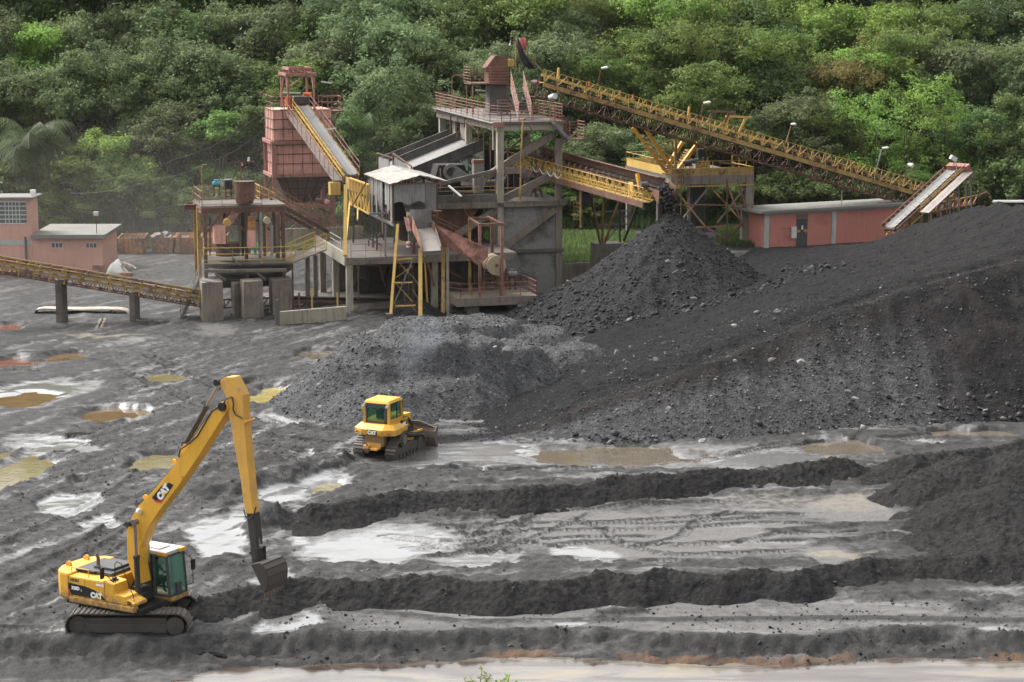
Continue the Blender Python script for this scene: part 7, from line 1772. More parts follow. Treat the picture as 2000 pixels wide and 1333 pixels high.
# cloth strip on small trestles
t2 = thing('cloth_rack', G(160, 640), 'long soiled cloth strip sagging over little trestles under the conveyor', 'rack')
yy = 149.5; top = [P(u, v, yy) for u, v in ((60, 626), (72, 604), (85, 601), (120, 602), (160, 603), (200, 602), (235, 603), (248, 606), (262, 622))]
drape([(p + Vector((0, -.5, 0)), p + Vector((0, .6, .02))) for p in top], 'cream_cloth', 'cloth', t2, .05)
for u in (113, 218):
    p = P(u, 604, yy); mb = MB()
    for dx in (-.28, .28):
        for dy in (-.4, .5): mb.beam(Vector((p.x + dx, p.y + dy, 0)), Vector((p.x, p.y + dy * .6, p.z - .05)), .05)
    mb.beam(Vector((p.x, p.y - .3, p.z - .06)), Vector((p.x, p.y + .4, p.z - .06)), .06); mb.build('trestle', M['rust_dark'], t2)
for k, (u0, v0, u1, v1) in enumerate(((188, 648, 198, 624), (194, 647, 204, 623))):
    mb = MB(); mb.beam(G(u0, v0, .12), G(u1, v1, .12), .3, .12); tag(mb.build('plank', M['timber'], None, loc=G(u0, v0, .1)), ('grey plank lying in the yard below the conveyor', 'second grey plank beside it, next to the conveyor column')[k], 'plank')
# small rail at the edge of the red puddle
t2 = thing('low_barrier', G(30, 728), 'low pale barred barrier standing in the red puddle', 'barrier'); mb = MB(); a, b = G(-20, 729, 0), G(74, 727, 0); railing(mb, [a, b], .42, 2, .5, .03, low=.3); mb.build('bars', M['concrete_pale'], t2)

# cables
def cable(pts, label, r=.035, m='cable'):
    pts = [Vector(p) for p in pts]; n = 10; out = []
    for a, b, sag in zip(pts[:-1], pts[1:], [0] * 9):
        L_ = (b - a).length
        for k in range(n): f = k / n; out.append(a.lerp(b, f) - EZ * (.035 * L_ * 4 * f * (1 - f)))
    out.append(pts[-1]); mb = MB(); mb.path(out, r, 5); tag(mb.build('power_cable', M[m], None, loc=pts[0]), label, 'cable')
cable([P(506, 224, 167), P(345, 310, 180), P(180, 355, 186)], 'black cable falling from the silo corner into the trees, the upper of two')
cable([P(500, 268, 167), P(300, 352, 180), P(140, 378, 186)], 'lower black cable from the silo ring beam into the trees')
cable([P(63, 383, 172), P(215, 412, 182), P(350, 402, 186)], 'slack cable from the pink house roof past the annex floodlight')
cable([P(350, 402, 186), P(430, 350, 176), P(462, 330, 151.2)], 'cable rising from the forest edge to the lamp mast on the feeder')
# weeds at the very bottom of the view
def weed(u, v, h, n_, seed, label):
    g = random.Random(seed); c = G(u, v, -.62); V = []; F = []; T = []; mb = LMB()
    t2 = empty('weed', c, label, 'plant')
    for s in range(n_):
        a = g.uniform(0, 6.28); e = Vector((math.cos(a) * h * g.uniform(.3, .9), math.sin(a) * h * g.uniform(.2, .6), h * g.uniform(.6, 1.1))); mb.tube((0, 0, 0), e, .018, 5, .008)
        for k in range(14):
            f = g.uniform(.35, 1.05); p = e * f; q = p + Vector((g.uniform(-.25, .25), g.uniform(-.2, .2), g.uniform(-.05, .12))); w_ = Vector((g.uniform(-1, 1), g.uniform(-1, 1), .2)).normalized() * .05
            j = len(V); mid_ = p.lerp(q, .5); V += [p, mid_ + w_, q, mid_ - w_]; F.append((j, j + 1, j + 2, j + 3)); T += [g.uniform(.4, 1)] * 4
    mesh_np('leaves', V, F, M['leaf_bright'], t2, False, dict(tone=T)); mb.build('stems', M['leaf_bright'], t2)
weed(935, 1356, .75, 7, 1, 'pale green weed at the bottom edge, the taller one')
weed(985, 1354, .6, 6, 2, 'small pale green weed beside the taller weed')
# ------------------------------------------------------------------ machines
def track_part(path, width, name, parent, shoe=.19, th=.05, mat='track', xf=None):
    """shoes along a closed path in the machine's own x-z plane; y runs across"""
    pts = [Vector((p[0], 0, p[1])) for p in path]; n = len(pts)
    segs = [(pts[i], pts[(i + 1) % n]) for i in range(n)]
    tot = sum((b - a).length for a, b in segs); N = round(tot / shoe); step = tot / N
    mb = LMB(xf); i = 0; acc = 0.0
    def at(s):
        s %= tot
        for a, b in segs:
            l = (b - a).length
            if s <= l: return a.lerp(b, s / l)
            s -= l
        return pts[0]
    for k in range(N):
        p, q = at(k * step), at(k * step + step * .94)
        d = (q - p).normalized(); nn = Vector((-d.z, 0, d.x))      # outward for a path that runs clockwise seen from -y
        y0, y1 = -width / 2, width / 2
        b = [p, q, q + Vector((0, width, 0)), p + Vector((0, width, 0))]
        b = [v + Vector((0, y0, 0)) for v in b]
        mb.hexa(b, [v + nn * th for v in b])
        g0 = p + d * step * .12; g1 = p + d * step * .30
        b = [v + nn * th for v in (g0 + Vector((0, y0, 0)), g1 + Vector((0, y0, 0)), g1 + Vector((0, y1, 0)), g0 + Vector((0, y1, 0)))]
        mb.hexa(b, [v + nn * .045 for v in b])
    # inner chain
    for k in range(N):
        p, q = at(k * step), at(k * step + step); d = (q - p).normalized(); nn = Vector((-d.z, 0, d.x))
        for y in (-.12, .06): b = [p + Vector((0, y, 0)), q + Vector((0, y, 0)), q + Vector((0, y + .06, 0)), p + Vector((0, y + .06, 0))]; mb.hexa([v - nn * .1 for v in b], b)
    return mb.build(name, M[mat], parent)
def arc(cx, cz, r, a0, a1, n):
    return [(cx + r * math.cos(R(a0 + (a1 - a0) * i / n)), cz + r * math.sin(R(a0 + (a1 - a0) * i / n))) for i in range(n + 1)]
def shift(y): return Matrix.Translation((0, y, 0))
def person_mesh(name, parent_loc, joints, edges, label, shirt, xf):
    """one continuous skinned body; head and limbs grow from the spine"""
    me = bpy.data.meshes.new(name); me.from_pydata([xf @ Vector(p) - Vector(parent_loc) for p, r in joints], edges, [])
    o = bpy.data.objects.new(name, me); COL.objects.link(o)
    sk = o.modifiers.new('skin', 'SKIN')
    for v, (p, r) in zip(me.skin_vertices[0].data, joints): v.radius = (r, r)
    me.skin_vertices[0].data[0].use_root = True
    ss = o.modifiers.new('sub', 'SUBSURF'); ss.levels = 1; ss.render_levels = 2
    dg = bpy.context.evaluated_depsgraph_get(); m2 = bpy.data.meshes.new_from_object(o.evaluated_get(dg))
    bpy.data.objects.remove(o)
    return m2
def operator(seat, yaw, label, shirt='green_shirt'):
    """a seated driver: hips at seat, facing +x before the turn"""
    X = Matrix.Translation(seat) @ Matrix.Rotation(yaw, 4, 'Z')
    J = [((0, 0, .05), .15), ((0, 0, .28), .14), ((.02, 0, .46), .15), ((.03, 0, .56), .06), ((.05, 0, .63), .055)]
    E = [(0, 1), (1, 2), (2, 3), (3, 4)]
    J += [((.06, 0, .72), .098), ((.075, 0, .80), .085)]; E += [(4, 5), (5, 6)]
    for s in (1, -1):
        k = len(J)
        J += [((.02, .19 * s, .47), .058), ((.12, .25 * s, .24), .048), ((.36, .22 * s, .20), .036), ((.44, .21 * s, .21), .036)]
        E += [(2, k), (k, k + 1), (k + 1, k + 2), (k + 2, k + 3)]
        for f in range(4):     # fingers closed round the lever
            j = len(J); y = .21 * s + (f - 1.5) * .006
            J += [((.47, y, .245 - f * .022), .011), ((.505, y - .02 * s, .245 - f * .022), .009), ((.49, y - .05 * s, .245 - f * .022), .008)]; E += [(k + 3, j), (j, j + 1), (j + 1, j + 2)]
        j = len(J); J += [((.45, .18 * s, .25), .012), ((.48, .165 * s, .275), .010)]; E += [(k + 3, j), (j, j + 1)]
        k = len(J); J += [((.04, .1 * s, .02), .085), ((.44, .13 * s, .06), .065), ((.50, .13 * s, -.36), .045), ((.62, .13 * s, -.41), .04)]; E += [(0, k), (k, k + 1), (k + 1, k + 2), (k + 2, k + 3)]
    m2 = person_mesh('person', seat, J, E, label, shirt, X)
    for m_ in (shirt, 'trousers', 'skin'): m2.materials.append(M[m_])
    Xi = X.inverted()
    for p in m2.polygons:
        c = Xi @ (p.center + Vector(seat)); p.use_smooth = True
        p.material_index = 2 if c.z > .575 or (c.x > .22 and .12 < c.z < .40) else (1 if c.z < .09 else 0)
    o = bpy.data.objects.new('person', m2); o.location = seat; COL.objects.link(o); tag(o, label, 'person')
    def part(mb, nm, m_): mb.xf = X; ob = mb.build(nm, M[m_], o); return ob
    mb = MB(); mb.sphere((.045, 0, .775), .105, 12, 8, (1, .95, 1)); part(mb, 'hair', 'hair')
    mb = MB(); mb.add([(.155, -.016, .755), (.155, .016, .755), (.185, 0, .72), (.16, 0, .715), (.15, 0, .765)], [(0, 1, 2), (0, 2, 4), (1, 4, 2), (0, 3, 2), (1, 2, 3)]); part(mb, 'nose', 'skin')
    mb = MB(); [mb.sphere((.148, s * .036, .765), .012, 6, 5) for s in (1, -1)]; part(mb, 'eyes', 'hair')
    mb = MB(); mb.box(.148, .158, -.026, .026, .675, .684); part(mb, 'mouth', 'sign_red')
    mb = MB(); [mb.sphere((.055, s * .1, .745), .026, 6, 5, (.7, .4, 1.2)) for s in (1, -1)]; part(mb, 'ears', 'skin')
    return o

M['bucket_steel'] = weathered('muddy bucket steel', (0.085, 0.072, 0.062), 0.2, 0.4, 0.5, 0.1, rustcol=(.06, .045, .035), streak=0.4, local=True)
# ---- excavator
EXC = Vector((-14.12, 73.85, 0.0))
YAW = R(-29)
ex = empty('excavator', EXC, 'yellow long reach crawler excavator with its bucket lowered to the mud', 'excavator')
TH_, TL, RZ = .80, 4.5, .46
pth = [(-1.75, .0)] + [(1.75, .0)] + arc(1.78, RZ, RZ, -80, 80, 8) + [(1.0, RZ * 2 + .0), (0, RZ * 2 - .02), (-1.0, RZ * 2 - .02)] + arc(-1.78, RZ, RZ, 100, 260, 8)
pth = pth[::-1]
for y in (-1.19, 1.19):
    tk = track_part(pth, .8, 'track', ex, xf=shift(y))
    mb = LMB(shift(y)); mb.box(-1.85, 1.45, -.24, .24, .2, .74); mb.box(-1.9, 1.45, -.30, .30, .18, .55); mb.build('track_frame', M['idler'], tk, bevel=.05)
    mb = LMB(shift(y)); mb.tube((1.76, -.34, RZ), (1.76, .34, RZ), .33, 22); mb.tube((1.76, -.36, RZ), (1.76, .36, RZ), .12, 14); mb.build('idler_wheel', M['idler'], tk)
    mb = LMB(shift(y)); mb.tube((-1.78, -.28, RZ), (-1.78, .28, RZ), .36, 20); mb.tube((-1.78, -.33, RZ), (-1.78, .33, RZ), .2, 14); mb.build('sprocket', M['idler'], tk)
    mb = LMB(shift(y)); [mb.tube((-1.3 + k * .42, -.26, .16), (-1.3 + k * .42, .26, .16), .12, 10) for k in range(7)]; mb.build('roller', M['idler'], tk)
mb = LMB(); mb.box(-1.0, 1.0, -.95, .95, .42, .78); mb.beam((-.9, -1.1, .5), (.9, 1.1, .5), .5, .3); mb.beam((-.9, 1.1, .5), (.9, -1.1, .5), .5, .3); mb.tube((0, 0, .7), (0, 0, 1.0), .62, 24); mb.build('car_body', M['steel_dark'], ex)
HX = Matrix.Translation((-.15, -.1, 0)) @ Matrix.Rotation(YAW, 4, 'Z')     # the upper works are swung
def hp(name, fn, mat, bevel=0.0, parent=None, smooth=False):
    mb = LMB(HX); fn(mb); return mb.build(name, M[mat], parent or ex, bevel=bevel, smooth=smooth)
hp('turntable', lambda m: m.box(-2.0, 1.5, -1.2, 1.25, .96, 1.16), 'cat_black')
# counterweight: rounded rear
cwp = [(-1.75, -1.33), (-2.2, -1.28), (-2.5, -1.05), (-2.72, -.6), (-2.78, 0), (-2.72, .6), (-2.5, 1.05), (-2.2, 1.28), (-1.75, 1.33)]
hp('counterweight', lambda m: m.prism([(x, y, 1.12) for x, y in cwp], (0, 0, 1.02)), 'cat_yellow', .09)
hp('engine_housing', lambda m: m.box(-1.745, -.05, -1.33, 1.2, 1.12, 2.06), 'cat_yellow', .07)
hp('side_skirt', lambda m: m.box(-1.74, 1.32, -1.36, -1.1, 1.06, 1.28), 'cat_yellow', .04)
hp('tool_box', lambda m: m.prism([(-.04, -1.32, 1.29), (1.3, -1.32, 1.29), (1.28, -1.32, 1.40), (.95, -1.32, 1.52), (.92, -1.32, 1.62), (.42, -1.32, 1.66), (.40, -1.32, 2.02), (-.04, -1.32, 2.06)], (0, .78, 0)), 'cat_yellow', .045)
hp('step_plate', lambda m: [m.box(1.0, 1.16, -1.345, -1.325, 1.34 + k * .055, 1.37 + k * .055) for k in range(3)], 'cat_black')
hp('engine_hood', lambda m: (m.box(-1.9, -.2, -.75, .85, 2.07, 2.20), m.box(-1.3, -.35, -.45, .7, 2.20, 2.30)), 'cat_grey', .05)
hp('hood_grille', lambda m: [m.box(-1.85 + .0, -.95, -.80 - .012 * k, -.755, 2.09 + k * .028, 2.105 + k * .028) for k in range(4)] and m.box(-1.86, -.92, -.79, -.76, 2.08, 2.19), 'cat_black')
hp('exhaust', lambda m: (m.tube((-1.15, -.35, 2.1), (-1.15, -.35, 2.62), .07, 10), m.tube((-1.15, -.35, 2.62), (-1.22, -.38, 2.74), .07, 10)), 'steel_worn')
for xx, yy in ((-2.45, -.5), (-2.45, .5)): hp('lifting_eye', lambda m: m.tube((xx, yy - .05, 2.2), (xx, yy + .05, 2.2), .12, 12), 'cat_yellow')
hp('fuel_cap', lambda m: (m.tube((.12, -.95, 2.05), (.12, -.95, 2.16), .09, 10), m.box(.0, .2, -1.1, -.8, 2.04, 2.08)), 'cat_black')
hp('mirror', lambda m: (m.beam((.3, -1.2, 2.04), (-.05, -1.28, 2.35), .025), m.box(-.22, -.16, -1.36, -1.18, 2.14, 2.56)), 'cat_black')
hp('hand_rail', lambda m: m.path([Vector(p) for p in ((.38, -1.22, 2.05), (.38, -1.22, 2.75), (.45, -1.2, 2.86), (.62, -1.15, 2.80), (.95, -1.1, 1.9), (1.12, -1.1, 1.6), (1.18, -1.15, 1.1))], .016, 5), 'cat_black')
# black side panel with lettering
yy = -1.333
hp('side_panel', lambda m: m.prism([(-1.9 + .12, yy, 1.36), (-.02, yy, 1.36), (-.22, yy, 1.55), (-.55, yy, 1.68), (-1.0, yy, 1.76), (-1.9 + .12, yy, 1.80)], (0, -.012, 0)), 'cat_black')
hp('red_flash', lambda m: m.prism([(-1.78, yy - .013, 1.36), (-1.64, yy - .013, 1.36), (-1.78, yy - .013, 1.66)], (0, -.006, 0)), 'sign_red')
hp('panel_seam', lambda m: (m.box(-.98, -.97, -1.336, -1.33, 1.3, 2.0), m.box(-1.752, -1.744, -1.335, -1.32, 1.2, 2.05)), 'cat_black')
FX = HX @ Matrix.Translation((0, yy - .02, 0)) @ Matrix.Rotation(math.pi / 2, 4, 'X')
def letters(s, x, z, size, mat='letter_white', bold=.012, depth=.004, X=None, sq=1.0):
    return text_mesh(s, size, 'lettering', M[mat], (X or FX) @ Matrix.Translation((x, z, 0)) @ Matrix.Diagonal((sq, 1, 1, 1)), ex, depth, 0.0, bold)
letters('CAT', -.43, 1.47, .27, bold=.02)
hp('triangle', lambda m: m.prism([(-.54, yy - .026, 1.385), (-.32, yy - .026, 1.385), (-.43, yy - .026, 1.48)], (0, -.005, 0)), 'letter_yellow')
letters('320D', -1.42, 1.62, .17, bold=.008); letters('L', -1.14, 1.58, .10, bold=.003)
hp('small_plate', lambda m: (m.box(-.45, -.2, -1.338, -1.33, 1.86, 1.93), m.box(-.18, -.08, -1.338, -1.33, 1.84, 1.94)), 'letter_white')
# cab on the far side of the boom
X0, X1, Y0_, Y1_ = .0, 1.62, .36, 1.34
hp('cab_floor', lambda m: m.box(X0, X1 + .12, Y0_ - .02, Y1_, 1.12, 1.26), 'cat_yellow', .02)
def cabframe(m):
    w_ = .075
    for x, y, lean in ((X0, Y0_, 0), (X0, Y1_, 0), (X1, Y0_, -.12), (X1, Y1_, -.12), (.95, Y0_, -.02), (.95, Y1_, -.02)): m.beam((x, y, 1.26), (x + lean, y, 2.83), w_ * (1.35 if x == .95 else 1.2))
    for z, l in ((1.30, 0), (2.80, -.12)):
        m.beam((X0, Y0_, z), (X1 + l, Y0_, z), w_); m.beam((X0, Y1_, z), (X1 + l, Y1_, z), w_); m.beam((X0, Y0_, z), (X0, Y1_, z), w_); m.beam((X1 + l, Y0_, z), (X1 + l, Y1_, z), w_ * .9)
cf = hp('cab_frame', cabframe, 'cat_grey')
hp('cab_lower_panel', lambda m: (m.box(X0, .95, Y0_ + .01, Y0_ + .04, 1.27, 1.75), m.box(X0 + .01, X0 + .04, Y0_, Y1_, 1.27, 1.7)), 'cat_grey')
hp('side_glass', lambda m: (m.box(.98, X1 - .08, Y0_ + .01, Y0_ + .025, 1.5, 2.78), m.box(X0 + .05, .92, Y0_ + .012, Y0_ + .026, 1.78, 2.78), m.box(.98, X1 - .08, Y1_ - .03, Y1_ - .015, 1.4, 2.78)), 'cab_glass')
hp('windscreen', lambda m: m.hexa([(X1, Y0_ + .05, 1.34), (X1 + .02, Y0_ + .05, 1.34), (X1 + .02, Y1_ - .05, 1.34), (X1, Y1_ - .05, 1.34)], [(X1 - .12, Y0_ + .05, 2.77), (X1 - .10, Y0_ + .05, 2.77), (X1 - .10, Y1_ - .05, 2.77), (X1 - .12, Y1_ - .05, 2.77)]), 'cab_glass_front')
hp('rear_window', lambda m: m.box(X0 + .02, X0 + .035, Y0_ + .06, Y1_ - .06, 1.75, 2.75), 'cab_glass')
hp('cab_roof', lambda m: (m.box(X0 - .08, X1 - .1, Y0_ - .06, Y1_ + .06, 2.84, 2.97), m.box(X0 + .25, X1 - .55, Y0_ + .2, Y1_ - .2, 2.97, 3.02)), 'cat_pale', .04)
hp('roof_edge', lambda m: m.box(X1 - .5, X1 - .08, Y0_ - .07, Y0_ + .02, 2.82, 2.95), 'cat_yellow', .02)
hp('roof_lamp', lambda m: m.box(X1 - .16, X1 - .0, Y1_ - .3, Y1_ + .03, 2.84, 2.98), 'cat_yellow', .02)
hp('seat', lambda m: (m.box(.42, .88, .58, 1.06, 1.55, 1.72), m.box(.34, .46, .58, 1.06, 1.7, 2.25)), 'cat_black', .04)
hp('control_console', lambda m: (m.box(.55, 1.0, .40, .53, 1.6, 1.82), m.box(.55, 1.0, 1.1, 1.23, 1.6, 1.82), m.box(1.5, 1.72, .7, .95, 1.3, 1.75), m.tube((.98, .52, 1.8), (1.03, .56, 2.02), .02, 6), m.tube((.98, 1.1, 1.8), (1.03, 1.05, 2.02), .02, 6)), 'cat_grey')
hp('cab_mirror', lambda m: (m.path([Vector(p) for p in ((X1 + .02, Y1_, 1.5), (X1 + .25, Y1_ + .1, 1.6), (X1 + .25, Y1_ + .1, 2.5), (X1 - .05, Y1_, 2.75))], .016, 5), m.box(X1 + .2, X1 + .28, Y1_ + .05, Y1_ + .22, 2.1, 2.5)), 'cat_black')
seat = (HX @ Vector((.6, .82, 1.76))) + EXC
operator(seat, YAW, 'excavator driver in a green shirt sitting at the levers in the cab')
# boom, stick and bucket: outline in the boom's own plane (r forward, z up)
hd = Vector((math.cos(YAW), math.sin(YAW), 0)); rt = Vector((math.sin(YAW), -math.cos(YAW), 0))
HC = EXC + HX.to_translation()
def EP(u, v, off=0.0):
    """picture position -> (r, z) in the upright plane of the boom, off metres towards the right of the machine"""
    c = HC + rt * off; d = ray(u, v); cam0 = Vector((0, 0, CAM_H)); t = (c - cam0).dot(rt) / d.dot(rt); p = cam0 + d * t
    return ((p - c).dot(hd), p.z)
def RZ3(q, y): return Vector((q[0], y, q[1]))
BO = 0.12                                      # boom centre lies a little right of the house centre
def slab(name, pix, w_, mat, ctr=BO, bevel=.03, parent=None, face=None):
    off = ctr + w_ / 2
    pts = [EP(u, v, off) for u, v in pix]
    return hp(name, lambda m: m.prism([RZ3(q, -off) for q in pts], (0, w_, 0)), mat, bevel, parent)
boom = slab('boom', [(266, 1143), (249, 1095), (247.5, 1040), (256, 1013), (270, 989), (297, 961), (336, 915), (371, 866), (406, 813), (431, 786), (443, 784), (447, 798), (427, 829), (385, 896), (346, 953), (311, 998), (290, 1030), (273, 1072), (272, 1108), (278, 1140)], .52, 'cat_yellow')
stick = slab('stick', [(429, 752), (431, 743), (441, 737), (456, 737), (474, 773), (476, 822), (483, 896), (490, 974), (495, 1004), (481, 1004), (476, 985), (470, 938), (459, 879), (450, 826), (443, 795), (441, 775)], .42, 'cat_muddy')
slab('stick_lower', [(481, 1003), (495, 1003), (500, 1050), (503, 1098), (492, 1102), (488, 1060)], .38, 'steel_dark', parent=stick)
hp('pivot_pin', lambda m: m.tube(RZ3(EP(444, 792, BO), -BO - .36), RZ3(EP(444, 792, BO), -BO + .36), .16, 14), 'cat_black')
hp('nose_bracket', lambda m: m.tube(RZ3(EP(431, 746, BO), -BO - .28), RZ3(EP(431, 746, BO), -BO + .28), .12, 12), 'cat_black')
def cyl(name, pa, pb, frac, off, r=.095, parent=None):
    a, b = RZ3(EP(*pa, off), -off), RZ3(EP(*pb, off), -off); k = a.lerp(b, frac)
    c = hp(name, lambda m: (m.tube(a, k, r, 12), m.tube(k - (k - a).normalized() * .12, k, r * 1.25, 12), m.tube(a - Vector((0, .1, 0)), a + Vector((0, .1, 0)), r * 1.2, 10)), 'steel_dark', 0, parent)
    hp('rod', lambda m: (m.tube(k, b, r * .55, 10), m.tube(b - Vector((0, .1, 0)), b + Vector((0, .1, 0)), r * 1.1, 10)), 'chrome', 0, c)
cyl('boom_cylinder', (270, 1168), (263.5, 1020), .56, BO + .44, .105)
cyl('boom_cylinder', (294, 1163), (289, 1052), .6, BO - .44, .105)
cyl('stick_cylinder', (362, 868), (430, 747), .62, BO, .10)
hp('cylinder_lug', lambda m: (m.prism([RZ3(EP(350, 893, BO), -BO - .12), RZ3(EP(362, 866, BO), -BO - .12), RZ3(EP(372, 868, BO), -BO - .12), RZ3(EP(368, 880, BO), -BO - .12)], (0, .24, 0))), 'cat_yellow')
o_ = BO + .27
hp('hose', lambda m: m.path([RZ3(EP(u, v, o_), -o_) for u, v in ((349, 893), (352, 878), (362, 872), (385, 852), (398, 830), (414, 803), (430, 793))], .03, 6), 'cat_black')
hp('hose', lambda m: m.path([RZ3(EP(u, v, o_), -o_) for u, v in ((436, 788), (444, 778), (453, 776), (456, 788), (455, 800), (460, 811), (473, 817))], .025, 6), 'cat_black')
hp('hose', lambda m: m.path([RZ3(EP(u, v, o_), -o_) for u, v in ((476, 995), (480, 1010), (488, 1014), (496, 1006), (500, 990))], .025, 6), 'cat_black')
hp('work_light', lambda m: m.tube(RZ3(EP(270, 998, o_), -o_), RZ3(EP(273, 1000, o_ + .1), -o_ - .1), .09, 12), 'white_lamp')
for pq in ((340, 902), (284, 971)): hp('boom_lug', lambda m: m.tube(RZ3(EP(*pq, BO), -BO - .05), RZ3(EP(*pq, BO), -BO + .05), .09, 10), 'cat_yellow')
for pq in ((364, 928), (487, 822)): hp('hose_clamp', lambda m: m.tube(RZ3(EP(*pq, BO), -BO - .3), RZ3(EP(*pq, BO), -BO + .3), .05, 8), 'cat_muddy')
yb = -(BO + .26) - .004
hp('badge', lambda m: m.prism([RZ3(EP(u, v, BO + .26), yb) for u, v in ((297, 972), (316, 949), (331, 943), (339, 948), (318, 978), (301, 977))], (0, -.006, 0)), 'cat_black')
hp('badge_stripe', lambda m: m.prism([RZ3(EP(u, v, BO + .26), yb - .006) for u, v in ((301, 977.5), (318, 978), (314, 983), (304, 981))], (0, -.004, 0)), 'sign_red')
a_, b_ = EP(312, 972, BO + .26), EP(327, 952, BO + .26); ang = math.atan2(b_[1] - a_[1], b_[0] - a_[0]); mid_ = ((a_[0] + b_[0]) / 2, (a_[1] + b_[1]) / 2)
CX_ = HX @ Matrix.Translation((mid_[0], yb - .012, mid_[1])) @ Matrix.Rotation(math.pi / 2, 4, 'X') @ Matrix.Rotation(ang, 4, 'Z')
text_mesh('CAT', .34, 'lettering', M['letter_white'], CX_, ex, .004, 0.0, .03)
tri = [CX_ @ Vector(p) for p in ((-.14, -.12, .007), (.14, -.12, .007), (0, .0, .007))]
mb = LMB(); mb.prism(tri, rt * .004); mb.build('triangle', M['letter_yellow'], ex)
hp('red_stripe', lambda m: m.prism([RZ3(EP(u, v, BO), -BO - .1) for u, v in ((349, 952), (362, 930), (364, 932), (351, 955))], (0, .2, 0)), 'sign_red')
# service pipes along the boom, seams and rails of the house
for k_, dy in enumerate((.05, .12)):
    hp('boom_pipe', lambda m: m.path([RZ3(EP(u + k_ * 2, v + k_ * 2, BO), -BO + .05 + dy) for u, v in ((258, 1008), (272, 984), (299, 956), (338, 910), (372, 862), (404, 812))], .028, 6), 'steel_dark')
hp('boom_plate', lambda m: m.prism([RZ3(EP(u, v, BO + .265), -BO - .265) for u, v in ((258, 1030), (270, 1030), (276, 1050), (262, 1060), (254, 1050))], (0, -.015, 0)), 'cat_yellow')
hp('pivot_boss', lambda m: m.tube(RZ3(EP(264, 1019, BO), -BO - .5), RZ3(EP(264, 1019, BO), -BO + .5), .11, 12), 'steel_dark')
hp('house_rail', lambda m: m.path([Vector(p) for p in ((-1.7, -1.2, 2.06), (-1.7, -1.2, 2.36), (-.9, -1.2, 2.36), (-.9, -1.2, 2.06))], .018, 5), 'cat_yellow')
hp('door_latch', lambda m: (m.box(-1.02, -.98, -1.345, -1.33, 1.62, 1.70), ), 'cat_black')
hp('air_vent', lambda m: [m.box(-1.66 + k * .07, -1.62 + k * .07, -1.336, -1.33, 1.86, 1.98) for k in range(6)], 'cat_black')
hp('hydraulic_hoses', lambda m: [m.path([Vector((.35 + .06 * k, -.35 + .12 * k, 1.6)), Vector((.55 + .05 * k, -.3 + .12 * k, 2.0)), Vector((.42 + .03 * k, -.22 + .1 * k, 2.35))], .028, 5) for k in range(4)], 'cat_black')
hp('valve_block', lambda m: (m.box(.2, .95, -.4, .28, 1.17, 1.5), m.box(.4, .8, -.3, .2, 1.5, 1.68)), 'steel_dark', .03)
# bucket
bp = [EP(u, v, BO + .6) for u, v in ((491, 1103), (505, 1100), (513, 1103), (520, 1113), (523, 1128), (522, 1146), (517, 1158))]
bw = 1.15
bk = None
def bshell(m):
    th = .05
    for a, b in zip(bp[:-1], bp[1:]):
        dx, dz = b[0] - a[0], b[1] - a[1]; l = math.hypot(dx, dz); nx, nz = dz / l * th, -dx / l * th
        m.prism([RZ3(a, -BO - bw / 2), RZ3(b, -BO - bw / 2), (b[0] + nx, -BO - bw / 2, b[1] + nz), (a[0] + nx, -BO - bw / 2, a[1] + nz)], (0, bw, 0))
bk = hp('bucket', bshell, 'bucket_steel')
for sg in (-1, 1): hp('bucket_side', lambda m: m.prism([RZ3(q, -BO + sg * (bw / 2 + .001)) for q in bp], (0, sg * .05, 0)), 'steel_dark', 0, bk)
tip = bp[-1]; dn_ = (bp[-1][0] - bp[-2][0], bp[-1][1] - bp[-2][1]); l_ = math.hypot(*dn_)
for k in range(6):
    y = -BO - bw / 2 + .08 + k * (bw - .16) / 5
    hp('tooth', lambda m: m.hexa([RZ3(tip, y - .045) + Vector((-.04, 0, 0)), RZ3(tip, y - .045) + Vector((.04, 0, 0)), RZ3(tip, y + .045) + Vector((.04, 0, 0)), RZ3(tip, y + .045) + Vector((-.04, 0, 0))], [Vector((tip[0] + dn_[0] / l_ * .24, y - .02, tip[1] + dn_[1] / l_ * .24))] * 1 + [Vector((tip[0] + dn_[0] / l_ * .24 + .02, y - .02, tip[1] + dn_[1] / l_ * .24)), Vector((tip[0] + dn_[0] / l_ * .24 + .02, y + .02, tip[1] + dn_[1] / l_ * .24)), Vector((tip[0] + dn_[0] / l_ * .24, y + .02, tip[1] + dn_[1] / l_ * .24))]), 'steel_worn', 0, bk)
hp('wear_strip', lambda m: [m.tube(RZ3(bp[k], -BO - bw / 2), RZ3(bp[k], -BO + bw / 2), .03, 6) for k in (2, 3, 4, 5)], 'steel_dark', 0, bk)
cyl('bucket_cylinder', (493, 990), (508, 1068), .55, BO, .075)
hp('bucket_link', lambda m: [(m.beam(RZ3(EP(511, 1069, BO), -BO + s * .2), RZ3(EP(503, 1092, BO), -BO + s * .2), .07), m.beam(RZ3(EP(509, 1068, BO), -BO + s * .24), RZ3(EP(510, 1100, BO), -BO + s * .24), .08)) for s in (1, -1)], 'steel_dark')

